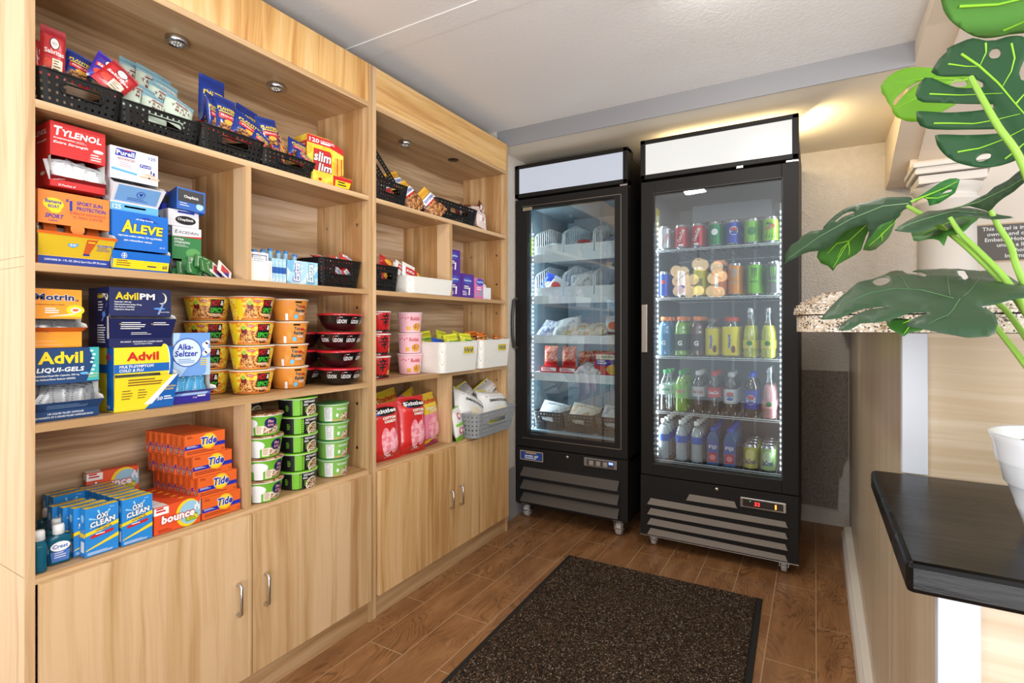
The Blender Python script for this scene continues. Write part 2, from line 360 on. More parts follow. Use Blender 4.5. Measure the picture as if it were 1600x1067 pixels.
# ------------------------------------------------------------------ text and print helpers
_T = {}
def tgeo(s, bold, shear):
    k = (s, bold, shear)
    if k in _T: return _T[k]
    c = bpy.data.curves.new('t', 'FONT'); c.body = s; c.size = 1; c.offset = bold; c.shear = shear; c.resolution_u = 2; c.dimensions = '2D'; c.fill_mode = 'BOTH'
    if bold > .02: c.space_character = 1+bold*1.4
    o = bpy.data.objects.new('t', c)
    me = o.to_mesh(); vs = [(v.co.x, v.co.y) for v in me.vertices]; fs = [tuple(p.vertices) for p in me.polygons]; o.to_mesh_clear()
    bpy.data.objects.remove(o); bpy.data.curves.remove(c)
    if not vs: vs = [(0, 0), (1, 0), (1, 1)]; fs = []
    x0 = min(v[0] for v in vs); x1 = max(v[0] for v in vs); y0 = min(v[1] for v in vs); y1 = max(v[1] for v in vs)
    _T[k] = (vs, fs, x0, x1, y0, y1); return _T[k]
def planeS(O, U, V):
    O, U, V = Vector(O), Vector(U), Vector(V); N = U.cross(V)
    return lambda s, t, off=0.: O+U*s+V*t+N*off
def coneS(r0, r1, h, c=(0, 0, 0)):
    """cylinder / cone; s = arc length (0 at the side facing -Y), t = height"""
    R = max(r0, r1)
    def S(s, t, off=0.):
        r = r0+(r1-r0)*t/h+off; a = -pi/2+s/R
        return Vector((c[0]+r*cos(a), c[1]+r*sin(a), c[2]+t))
    return S
def rotS(S, a, cs, ct):
    ca, sa = cos(a), sin(a)
    return lambda s, t, off=0.: S(cs+(s-cs)*ca-(t-ct)*sa, ct+(s-cs)*sa+(t-ct)*ca, off)
def text(g, S, s, x, y, w, h, m, off=.0005, bold=.012, shear=0., out=None, ow=.03, center=False, em=None):
    vs, fs, x0, x1, y0, y1 = tgeo(s, bold, shear)
    if em: y = y+y0*em; w = (x1-x0)*em; h = (y1-y0)*em
    sy = h/(y1-y0) if h else w/(x1-x0); sx = w/(x1-x0) if w else sy
    if center: x = x-(x1-x0)*sx/2
    if out is not None:
        v2, f2, a0, a1, b0, b1 = tgeo(s, bold+ow, shear); mx = (a0+a1)/2; my = (b0+b1)/2
        k = (x1-x0+2*ow)/(a1-a0)
        g.add([S(x+(x1-x0)*sx/2+(p-mx)*sx*k, y+(y1-y0)*sy/2+(q-my)*sy, off) for p, q in v2], f2, out); off += .0004
    g.add([S(x+(p-x0)*sx, y+(q-y0)*sy, off) for p, q in vs], fs, m)
def rect(g, S, s0, t0, s1, t1, m, off=.0003, n=1, k=1):
    for i in range(n):
        for j in range(k):
            a, b = s0+(s1-s0)*i/n, s0+(s1-s0)*(i+1)/n; c, d = t0+(t1-t0)*j/k, t0+(t1-t0)*(j+1)/k
            g.add([S(a, c, off), S(b, c, off), S(b, d, off), S(a, d, off)], [(0, 1, 2, 3)], m, n > 1)
def ell(g, S, cs, ct, rs, rt, m, off=.0004, n=20, rings=1, r0=0.):
    v = []; fs = []
    for k in range(rings+1):
        f = r0+(1-r0)*k/rings
        for i in range(n): a = 2*pi*i/n; v.append(S(cs+rs*f*cos(a), ct+rt*f*sin(a), off))
    for k in range(rings): fs += [(k*n+i, (k+1)*n+i, (k+1)*n+(i+1) % n, k*n+(i+1) % n) for i in range(n)]
    if r0 == 0.: fs = [f if f[0] >= n else (f[0], f[1], f[2]) for f in fs]
    g.add(v, fs, m)
def poly(g, S, pts, m, off=.0004): g.add([S(a, b, off) for a, b in pts], [list(range(len(pts)))], m)
def lines(g, S, x, y, w, rows, dy, m, th=.25, off=.0005, seed=1):
    """fine print as thin bars"""
    r = random.Random(seed)
    for i in range(rows): rect(g, S, x, y-i*dy, x+w*(.7+.3*r.random()), y-i*dy+dy*th, m, off)
plaque()
# ================================================================== shelving units
def handle(parent, x, z0, z1, y=1.453):
    g = G(); d = .022
    g.tube([(x, y, z1-.004), (x, y-d+.006, z1-.002), (x, y-d, z1-.008), (x, y-d, (z0+z1)/2), (x, y-d, z0+.008), (x, y-d+.006, z0+.002), (x, y, z0+.004)], .0042, 8, CHROME)
    return g.build('handle', parent)
def unit(x0, x1, label, fascia, div_lo, div_hi, drs):
    YF, YB = 1.469, 1.756; t = .018
    u = empty('shelving_unit', ((x0+x1)/2, 1.6, 0), label=label, cat='shelving unit')
    inv = Matrix.Translation((-(x0+x1)/2, -1.6, 0))
    def part(g, name, bevel=.0012):
        g.v = [(a-(x0+x1)/2, b-1.6, c) for a, b, c in g.v]; return g.build(name, u, bevel=bevel)
    for xa in (x0, x1-t):
        g = G()
        zs = [(0, .585), (.587, 1.258), (1.2585, 1.2795), (1.28, 2.13)] if xa == x0 and x0 < 1 else [(0, 2.13)]
        for a, b in zs: g.box(xa, xa+t, YF+.0025, YB, a, b, OAKF)
        g.box(xa, xa+t, YF, YF+.0025, 0, 2.13, EDGE)
        part(g, 'side_panel', .0006)
    xi, xo = x0+t, x1-t
    g = G(); g.box(xi, xo, YB, YB+.008, 0, 2.13, OAKB); part(g, 'back_panel')
    for nm, z in (('shelf', 1.625), ('shelf', 1.268), ('shelf', .914), ('base_board', .583), ('top_board', 1.983)):
        g = G(); g.box(xi, xo, YF+.002, YB, z-t, z, OAKS); g.box(xi, xo, YF, YF+.002, z-t, z, EDGEH); part(g, nm, .0006)
    for (xd, za, zb) in ((div_hi, 1.268, 1.607), (div_lo, .583, .896)):
        g = G(); g.box(xd, xd+t, YF+.002, YB, za, zb, OAKF); g.box(xd, xd+t, YF, YF+.002, za, zb, EDGE)
        part(g, 'divider', .0006)
    g = G(); g.box(xi, xo, YF+.001, YF+.019, 1.9835, 2.13, fascia); part(g, 'fascia')
    g = G(); g.box(xi, xo, YF+.006, YF+.022, 0, .088, OAKS); part(g, 'plinth')
    for (a, b, hx, h0, h1) in drs:
        g = G(); g.box(a, b, 1.453, 1.4685, .089, .567, DOOR1 if x0 < 1 else DOOR2); d = part(g, 'door', .0008)
        hg = G(); dd = .022; y = 1.453
        hg.tube([(hx, y, h1-.003), (hx, y-dd+.006, h1-.001), (hx, y-dd, h1-.007), (hx, y-dd, (h0+h1)/2), (hx, y-dd, h0+.007), (hx, y-dd+.006, h0+.001), (hx, y, h0+.003)], .0045, 8, CHROME)
        hg.v = [(p-(x0+x1)/2, q-1.6, r) for p, q, r in hg.v]; hg.build('handle', d)
    g = G()   # cam fixings on the inner side panels
    scr = M((170, 170, 170), .3, 1.)
    for zz in (1.52, 1.36, 1.20, .95, .83, .66):
        for yy in (1.53, 1.70):
            v = [(xo-.0008, yy+.006*cos(a), zz+.006*sin(a)) for a in [2*pi*i/12 for i in range(12)]]; g.add(v, [list(range(12))[::-1]], scr)
    part(g, 'cam_fixings', 0)
    return u
DOOR1 = wood('laminate_door', 'z', [(217, 183, 142), (201, 165, 119), (173, 131, 87)], 5.5, .13, line=.012)
DOOR2 = wood('laminate_door_golden', 'z', [(224, 187, 137), (208, 165, 110), (177, 129, 74)], 11., 3.13, line=.014)
unit(.445, 1.4635, 'left wooden shelving unit stocked with medicine boxes, noodle bowls and laundry boxes', OAKG, .949, .949, [(.4665, .9585, .912, .289, .381), (.9615, 1.4445, 1.0, .281, .375)])
unit(1.4665, 2.486, 'right wooden shelving unit beside the smaller cooler, stocked with snack bags and white baskets', OAKH, 1.957, 1.957, [(1.4855, 1.9705, 1.935, .290, .372), (1.9735, 2.468, 2.01, .287, .376)])
# puck lights under the top boards
def puck():
    e = empty('puck_light'); g = G()
    g.lathe([(.026, 0), (.029, -.002), (.029, -.016), (.026, -.019), (.021, -.0195), (.019, -.016)], 28, M((190, 190, 190), .25, 1.)); g.disc(.026, 0, 28, CHROME); g.build('housing', e)
    g = G(); LEN = M((190, 190, 186), .15, 0, coat=1.)
    g.lathe([(.0192, -.0162), (.012, -.0178), (.0, -.018)], 24, LEN)
    for i in range(8): g.lathe([(.003, -.0178), (.002, -.0205), (0, -.021)], 8, M((225, 225, 220), .1), c=(.011*cos(i*pi/4), .011*sin(i*pi/4), 0))
    g.build('lens', e); return e
pk = puck(); PG = 'puck lights under the shelving tops'
for (x, y), lb in zip(((.821, 1.60), (1.151, 1.61), (1.802, 1.605)), ('round silver puck light above the trail mix pouches', 'round silver puck light above the blue peanut bags', 'round silver puck light in the right shelving unit, above the pretzel bags')):
    put(pk, (x, y, 1.965), label=lb, cat='light', group=PG)
g = G(); g.lathe([(.0, -.002), (.027, -.002), (.028, 0)], 28, BLACK); tag(g.build('blank_disc', loc=(2.126, 1.575, 1.965)), 'flat black disc left under the right top board where a puck light is missing', 'light')
cl = empty('ceiling_light', (1.04, .826, ZC), 0, 'small round recessed ceiling downlight in front of the coolers, seen as a reflection', 'light')
g = G(); g.lathe([(.075, .002), (.095, -.001), (.098, -.006), (.080, -.010), (.075, -.004)], 32, WHITE); g.build('trim_ring', cl)
g = G(); g.disc(.076, -.003, 32, M((255, 240, 214), .5, emit=6., name='downlight_lens'), up=False); g.build('lens', cl)
# floor mat
fm = empty('door_mat', (2.357, 1.046, 0), radians(-178.6+0), 'large dark brown speckled entrance mat with black rubber edge on the tile floor', 'mat')
g = G(); g.box(0, 1.55, 0, .86, .0, .006, M((24, 22, 21), .7)); g.build('rubber_backing', fm, bevel=.002)
g = G(); g.box(.012, 1.538, .022, .838, .006, .012, mat_mat()); g.build('pile', fm, bevel=.003)
# ================================================================== product builders
RED = M((196, 34, 38), .35, coat=.2); WH = M((236, 236, 236), .4); BK = M((22, 22, 24), .4); YEL = M((240, 206, 30), .4); NAVY = M((26, 38, 92), .35)
BLU = M((28, 104, 200), .35); ORG = M((226, 104, 36), .4); GRN = M((72, 150, 58), .4); LIM = M((134, 200, 50), .4); GRY = M((140, 142, 146), .5); SILV = M((188, 192, 198), .28, .7)
PUR = M((88, 48, 150), .4); PNK = M((238, 164, 178), .45); CRM = M((236, 226, 200), .5); DRED = M((120, 22, 24), .4); SKY = M((96, 172, 226), .4); GOLD = M((226, 170, 60), .4)
CARD = M((206, 202, 196), .7); DGRY = M((70, 72, 78), .5); ROY = M((30, 46, 160), .35); BRN = M((120, 66, 34), .5)
def speck(name, cols, sc=220, rough=.45):
    t = NT(name); v = t.n('ShaderNodeTexVoronoi', i={'Vector': t.obj, 'Scale': float(sc)}); n = t.noise(t.obj, sc*.4, 3)
    k = len(cols); c = t.ramp(t.math('ADD', t.math('MULTIPLY', t.sep(v.outputs['Color'])[0], .6), t.math('MULTIPLY', n, .4)), [(.15+.7*i/k, q) for i, q in enumerate(cols)], 'CONSTANT')
    return t.out(c, rough)
NOOD = speck('noodle_picture', [(150, 70, 30), (214, 150, 70), (236, 190, 110), (190, 96, 40), (120, 50, 24)])
PHOP = speck('pho_picture', [(90, 50, 40), (214, 190, 160), (170, 90, 70), (236, 226, 210), (90, 120, 50)], 260)
NUTS = speck('snack_window', [(120, 66, 30), (190, 128, 66), (90, 46, 24), (214, 160, 96)], 180)
FOIL = M((216, 218, 222), .32, .15)
FLAME = speck('yellow_flame_print', [(240, 196, 40), (246, 220, 90), (236, 150, 30), (244, 206, 60)], 120)
COTTON = speck('cotton_candy_picture', [(238, 150, 160), (244, 180, 188), (232, 130, 146)], 60)
def smear(name, cols, sc=60, rough=.3):
    t = NT(name); n = t.noise(t.obj, sc, 4, .6, .8); k = len(cols); t.bump(n, .5, .004)
    return t.out(t.ramp(n, [(.3+.4*i/max(1, k-1), q) for i, q in enumerate(cols)]), rough)
def fS(w, d, h): return planeS((-w/2, 0, 0), (1, 0, 0), (0, 0, 1))
def lS(w, d, h): return planeS((-w/2, d, 0), (0, -1, 0), (0, 0, 1))
def tS(w, d, h): return planeS((-w/2, 0, h), (1, 0, 0), (0, 1, 0))
def carton(name, w, d, h, m, front=None, left=None, top=None, bevel=.0012):
    g = G(); g.box(-w/2, w/2, 0, d, 0, h, m)
    if front: front(g, fS(w, d, h))
    if left: left(g, lS(w, d, h))
    if top: top(g, tS(w, d, h))
    return g.build(name, bevel=bevel)
def dispenser(name, w, d, h, m, z0, z1, p, zt, front, flapart=None, left=None, fm=None, inner=None, low=None, flare=.0):
    """carton with a torn-open window z0..z1 and a tray flap hinged at z0 leaning out by p up to zt"""
    e = empty(name); inner = inner or CARD; fm = fm or m
    g = G(); th = .0012
    g.box(-w/2, w/2, 0, d, 0, z0, m, 'bfrkl'); g.box(-w/2, w/2, 0, d, z1, h, m, 'tfrkl')
    g.box(-w/2, w/2, .012, d, z0, z1, m, 'rkl')
    g.box(-w/2+th, w/2-th, .0, d-th, z0-.01, z0-.0095, inner, 't'); g.box(-w/2+.001, w/2-.001, .05, .051, z0-.01, z1, inner, 'f')
    for sx in (-1, 1): g.add([(sx*(w/2-th), .0, z0-.01), (sx*(w/2-th), d*.8, z0-.01), (sx*(w/2-th), d*.8, z1), (sx*(w/2-th), .0, z1)], [(0, 1, 2, 3)], inner)
    front(g, fS(w, d, h))
    if left: left(g, lS(w, d, h))
    g.build('carton', e, bevel=.001)
    g = G(); L = sqrt(p*p+(zt-z0)**2); wf = w/2+flare
    g.add([(-w/2, -.0006, z0), (w/2, -.0006, z0), (wf, -p, zt), (-wf, -p, zt)], [(0, 1, 2, 3)], fm)
    g.add([(-w/2+th, .0006, z0), (w/2-th, .0006, z0), (wf-th, -p+th, zt), (-wf+th, -p+th, zt)], [(3, 2, 1, 0)], inner)
    for sx in (-1, 1):
        x = sx*w/2; xf = sx*wf
        g.add([(x, 0, z0), (xf, -p, zt), (xf, -p*.55, zt+.008), (x, 0.002, zt+.012)], [(0, 1, 2, 3)], fm if sx < 0 else inner)
        g.add([(x-sx*.0008, 0, z0), (xf-sx*.0008, -p, zt), (xf-sx*.0008, -p*.55, zt+.008), (x-sx*.0008, 0.002, zt+.012)], [(3, 2, 1, 0)], inner)
    if flapart:
        n = Vector((0, -p, zt-z0)).normalized()
        flapart(g, planeS((-w/2, -.0006, z0), (1, 0, 0), n), L)
    g.build('tray_flap', e)
    return e
def pouch(name, w, h, d, mf, art=None, seal=.012, wr=.0022, seed=1, nu=18, nv=26, taper=.0):
    """pillow bag centred on its middle; mf(s,t) -> material for s,t in 0..1"""
    r = random.Random(seed); ph = [(r.uniform(20, 60), r.uniform(20, 60), r.uniform(0, 6)) for _ in range(4)]
    def depth(s, t):
        a = abs(2*s-1); b = min(t, 1-t)*h
        e = min(1., max(0., (b-seal)/(h*.22))); return d/2*max(0., 1-a**3.2)**.55*sin(e*pi/2)**.8+.0004
    def wrk(s, t): return sum(sin(p*s*w*8+q*t*h*8+c) for p, q, c in ph)*wr/4*(.4+.6*(1-min(1., 4*min(t, 1-t))))
    def P(s, t, side, off=0.):
        k = 1-taper*(1-abs(2*t-1))
        dd = depth(s, t); x = (s-.5)*w*k*(1-.07*min(1., dd/(d/2)))
        return (x, side*(dd+off)+wrk(s, t)*(1 if dd > .001 else .3), (t-.5)*h)
    g = G()
    for side in (-1, 1):
        for j in range(nv):
            for i in range(nu):
                q = [(i/nu, j/nv), ((i+1)/nu, j/nv), ((i+1)/nu, (j+1)/nv), (i/nu, (j+1)/nv)]
                if side > 0: q = q[::-1]
                g.add([P(a, b, side) for a, b in q], [(0, 1, 2, 3)], mf((i+.5)/nu, (j+.5)/nv), True)
    S = lambda s, t, off=0.: Vector(P(s/w, t/h, -1, off+.0012))
    if art: art(g, S, w, h)
    o = g.build(name); weld(o); return o
def weld(o):
    import bmesh
    b = bmesh.new(); b.from_mesh(o.data); bmesh.ops.remove_doubles(b, verts=b.verts, dist=.00002); b.to_mesh(o.data); b.free()
def bowl(name, r0, r1, h, m, lid, art, rim=None, lidh=.0, dome=False):
    """tapered noodle bowl, bottom radius r0, top radius r1"""
    e = empty(name); g = G()
    prof = [(r0*.92, .0), (r0, .002), (r1-.002, h-.005)]
    g.disc(r0*.92, .0005, 40, m, up=False); g.lathe(prof, 44, m)
    if art: art(g, coneS(r0, r1-.002, h-.006, (0, 0, .001)))
    g.build('bowl', e)
    g = G(); g.lathe([(r1-.002, h-.0065), (r1+.0012, h-.0055), (r1+.0012, h-.002), (r1-.003, h-.001), (r1*.5, h-.0008), (0, h-.0008)], 44, lid)
    if rim: g.lathe([(r1-.001, h-.0068), (r1+.0016, h-.006), (r1+.0016, h-.0035)], 44, rim)
    g.build('lid', e); return e
def basket(name, w, d, h, m, hb=None, cell=.0075, tap=.90, hole=True, rc=.02, hand=True, hy=.6):
    """perforated plastic basket, top outer size w x d, y from 0 (front) to d"""
    hb = hb or h; g = G(); n = int((2*w+2*d)/cell); n -= n % 2; k = max(6, int(h/cell)); k += 1-k % 2
    def peri(q):
        W2, D2 = w/2-rc, d/2-rc; segs = [2*D2, pi/2*rc, 2*W2, pi/2*rc, 2*D2, pi/2*rc, 2*W2, pi/2*rc]; Lq = q*sum(segs)
        dirs = [0, 0, 1, 1, 2, 2, 3, 3]
        c = [(W2, D2), (-W2, D2), (-W2, -D2), (W2, -D2)]
        for i, sg in enumerate(segs):
            if Lq <= sg or i == 7: break
            Lq -= sg
        if i == 0: return (w/2, -D2+Lq)
        if i == 2: return (W2-Lq, d/2)
        if i == 4: return (-w/2, D2-Lq)
        if i == 6: return (-W2+Lq, -d/2)
        cx, cy = c[(i-1)//2]; a = (i-1)//2*pi/2+Lq/rc; return (cx+rc*cos(a), cy+rc*sin(a))
    P = [peri((i+(.30 if i % 2 else 0))/n) for i in range(n)]
    def V(i, t):
        x, y = P[i % n]; jj = round(t*k); t = (jj+(.28 if jj % 2 and 0 < jj < k else 0))/k; hh = h+(hb-h)*(y/d+.5); s = tap+(1-tap)*t; return (x*s, y*s+d/2, .001+hh*t)
    v = [V(i, j/k) for j in range(k+1) for i in range(n)]; fs = []
    for j in range(k):
        for i in range(n):
            if hole and i % 2 and j % 2 and 0 < j < k-1: continue
            x, y = P[i]; tt = (j+.5)/k
            if hand and abs(x) < w*.2 and abs(tt-hy) < .13: continue
            if hand and abs(y) < d*.17 and abs(tt-hy) < .13: continue
            fs.append((j*n+i, j*n+(i+1) % n, (j+1)*n+(i+1) % n, (j+1)*n+i))
    g.add(v, fs, m)
    s = tap; g.add([(a*s, b*s+d/2, .001) for a, b in P], [list(range(n))], m)
    o = g.build(name, solid=.0018)
    r = G(); r.tube([V(i, 1) for i in range(n)]+[V(0, 1), V(1, 1)], .0026, 6, m, cap=False); r.build('rim', o)
    if hand:
        for sd in (-1, 1):
            y = 0 if sd < 0 else d; t = hy; s = tap+(1-tap)*t; yy = d/2+sd*(d/2)*s; z = (h if sd < 0 else hb)*t
            hh = (h if sd < 0 else hb)*.15
            L = w*.2-hh*.4
            path = [(L*sx_+hh*1.05*cos(a), yy+sd*.001, z+hh*1.05*sin(a)) for sx_, a in [(1, -pi/2+pi*i/8) for i in range(9)]+[(-1, pi/2+pi*i/8) for i in range(9)]]
            q = G(); q.tube(path+[path[0], path[1]], .0024, 6, m, cap=False); q.build('handle_ring', o)
    return o
def bb(proto, w0, h0, u0, u1, v0, v1, Y, roll=0, lean=0, yaw=0, **k):
    a, b = onY(u0, v0, Y), onY(u1, v1, Y); um = (u0+u1)/2; t, q = onY(um, v0, Y), onY(um, v1, Y)
    w, h = b.x-a.x, t.z-q.z; s = w/w0
    return put(proto, ((a.x+b.x)/2, Y, (t.z+q.z)/2), (radians(lean), radians(roll), radians(yaw)), scale=(s, min(s, 1.1), h/h0), **k)
# ================================================================== left unit, top shelf: baskets of nut bags
BK_M = M((20, 20, 20), .45, spec=.3, name='black_basket_plastic')
BZ = 1.6262
bk1 = basket('plastic_basket', .172, .25, .074, BK_M); put(bk1, (.552, 1.474, BZ), label='leftmost black perforated basket on the top shelf, holding red and blue nut bags', cat='basket')
bk2 = basket('plastic_basket', .205, .25, .062, BK_M, hb=.10)
put(bk2, (.727, 1.476, BZ), label='black perforated basket full of pale blue trail mix pouches', cat='basket')
put(bk2, (.921, 1.477, BZ), label='black perforated basket holding upright blue peanut bags', cat='basket', scale=(1, 1, 1.12))
put(bk2, (1.115, 1.478, BZ), label='black perforated basket of small blue peanut bags beside the yellow jerky box', cat='basket', scale=(1, 1, .92))
def logo_face(g, S, cx, cy, r):      # round badge above the name on the bag
    ell(g, S, cx, cy, r, r*1.1, BK, .0006); ell(g, S, cx, cy, r*.86, r*.96, WH, .0010); ell(g, S, cx, cy-r*.05, r*.55, r*.6, M((214, 214, 214), .4), .0014)
    text(g, S, 'ELITE', cx, cy-r*.12, r*.9, r*.22, RED, .0018, center=True)
def sab(c1, c2):
    def art(g, S, w, h):
        logo_face(g, S, w*.5, h*.66, w*.2)
        rect(g, S, w*.06, h*.42, w*.94, h*.56, RED, .0006, 8)
        text(g, S, 'Sabritas', w*.1, h*.44, w*.8, h*.095, WH, .0011, .02)
        rect(g, S, w*.42, h*.12, w*.86, h*.36, CRM, .0006, 4, 2); lines(g, S, w*.48, h*.31, w*.3, 4, h*.05, BRN, .35, .0011)
        ell(g, S, w*.24, h*.25, w*.16, h*.09, M((214, 70, 50), .4), .0006)
    return pouch('nut_bag', .07, .13, .026, lambda s, t: c2 if t > .8 else c1, art, seed=3)
sr = sab(M((190, 40, 48), .28, coat=.3), M((160, 34, 48), .3, coat=.3)); sp = sab(M((62, 44, 150), .28, coat=.3), M((62, 40, 160), .3))
bb(sr, .07, .13, 62, 102, 42, 124, 1.53, 3, -6, label='red nut bag standing upright at the left end of the top shelf', cat='snack bag')
bb(sr, .07, .13, 50, 70, 62, 122, 1.60, 2, -4, yaw=30, label='red nut bag mostly hidden behind the upright red one', cat='snack bag')
bb(sr, .07, .13, 156, 206, 98, 152, 1.505, 38, -12, yaw=-8, label='red nut bag leaning over the basket corner beside the purple one', cat='snack bag')
bb(sp, .07, .13, 142, 184, 84, 138, 1.525, 24, -10, yaw=4, label='purple nut bag tilted in the leftmost black basket', cat='snack bag')
def plart(g, S, w, h):
    text(g, S, 'PLANTERS', w*.08, h*.60, w*.84, h*.085, YEL, .0012, .02)
    rect(g, S, w*.12, h*.555, w*.88, h*.58, YEL, .0008, 6)
    rect(g, S, w*.12, h*.40, w*.88, h*.53, RED, .0008, 6, 2); text(g, S, 'PEANUTS', w*.2, h*.45, w*.6, h*.05, WH, .0013)
    rect(g, S, w*.15, h*.08, w*.85, h*.30, NUTS, .0008, 6, 3); ell(g, S, w*.55, h*.34, w*.22, h*.06, GOLD, .001)
PB = M((20, 50, 130), .25, coat=.35)
pb = pouch('peanut_bag', .07, .135, .028, lambda s, t: RED if t < .12 else PB, plart, seed=5)
PGN = 'blue peanut bags on the top shelf'
for i, (u0, u1, v0, v1, Y, ro, le, ya, lb) in enumerate([
    (98, 146, 82, 136, 1.56, 14, -10, 0, 'blue peanut bag tucked behind the red and purple nut bags'),
    (310, 350, 120, 205, 1.60, 3, -4, 0, 'tallest blue peanut bag, at the back left of its basket'),
    (318, 342, 146, 210, 1.55, 2, -6, 30, 'blue peanut bag turned sideways in front of the tallest one'),
    (333, 368, 150, 218, 1.55, 5, -10, 0, 'blue peanut bag with red band standing left of centre in its basket'),
    (366, 400, 165, 225, 1.60, 12, -10, 0, 'plain blue peanut bag at the back, behind the second red banded one'),
    (362, 408, 180, 228, 1.535, 20, -12, 0, 'blue peanut bag tilted right in the middle of its basket'),
    (402, 434, 184, 236, 1.55, -6, -8, 0, 'blue peanut bag with shiny crimped top at the right end of its basket'),
    (392, 418, 206, 238, 1.51, 30, -8, 0, 'small blue peanut bag lying at the front rim of its basket'),
    (416, 454, 214, 246, 1.57, 60, -20, 0, 'blue peanut bag lying on its side in the rightmost black basket'),
    (450, 478, 218, 252, 1.55, 10, -14, 0, 'blue peanut bag upright in the rightmost black basket'),
    (462, 487, 238, 264, 1.52, 22, -14, 0, 'blue peanut bag leaning against the yellow jerky box'),
    (420, 448, 232, 254, 1.52, 75, -16, 0, 'blue peanut bag lying flat along the front of the rightmost basket')]):
    bb(pb, .07, .135, u0, u1, v0, v1, Y, ro, le, ya, label=lb, cat='snack bag', group=PGN)
TB = M((152, 186, 198), .38); TB2 = M((120, 160, 176), .38); TG = M((196, 212, 196), .4)
def tmart(g, S, w, h):
    rect(g, S, w*.25, h*.64, w*.75, h*.74, WH, .0006, 5); rect(g, S, w*.26, h*.645, w*.74, h*.68, DRED, .001, 5); text(g, S, 'KIRKLAND', w*.28, h*.693, w*.44, h*.035, BK, .001)
    text(g, S, 'T R A I L', w*.14, h*.52, w*.72, h*.085, DRED, .0009, .01); text(g, S, 'M I X', w*.30, h*.39, w*.40, h*.085, DRED, .0009, .01)
tm = pouch('trail_mix_pouch', .088, .125, .03, lambda s, t: TB2 if t > .86 else (TB if t > .78 else TG), tmart, seed=8)
for i, (u0, u1, v0, v1, Y, ro, lb) in enumerate([
    (186, 232, 90, 168, 1.66, 8, 'trail mix pouch at the back left, only its blue top showing'),
    (210, 252, 100, 176, 1.64, 12, 'trail mix pouch second from the left along the back'),
    (236, 264, 112, 176, 1.66, 16, 'trail mix pouch third from the left along the back, narrow strip showing'),
    (236, 276, 122, 186, 1.61, 14, 'trail mix pouch at the back right of its basket'),
    (193, 240, 125, 182, 1.55, 16, 'trail mix pouch at the front left, its name cut off by the next one'),
    (228, 274, 130, 188, 1.575, 18, 'trail mix pouch in the middle, half covered by the two front ones'),
    (220, 262, 145, 198, 1.525, 14, 'trail mix pouch front and centre with its whole name readable'),
    (254, 300, 150, 204, 1.53, 20, 'trail mix pouch at the front right by the basket corner')]):
    bb(tm, .088, .125, u0, u1, v0, v1, Y, ro, -18, label=lb, cat='snack pouch', group='pale blue trail mix pouches')
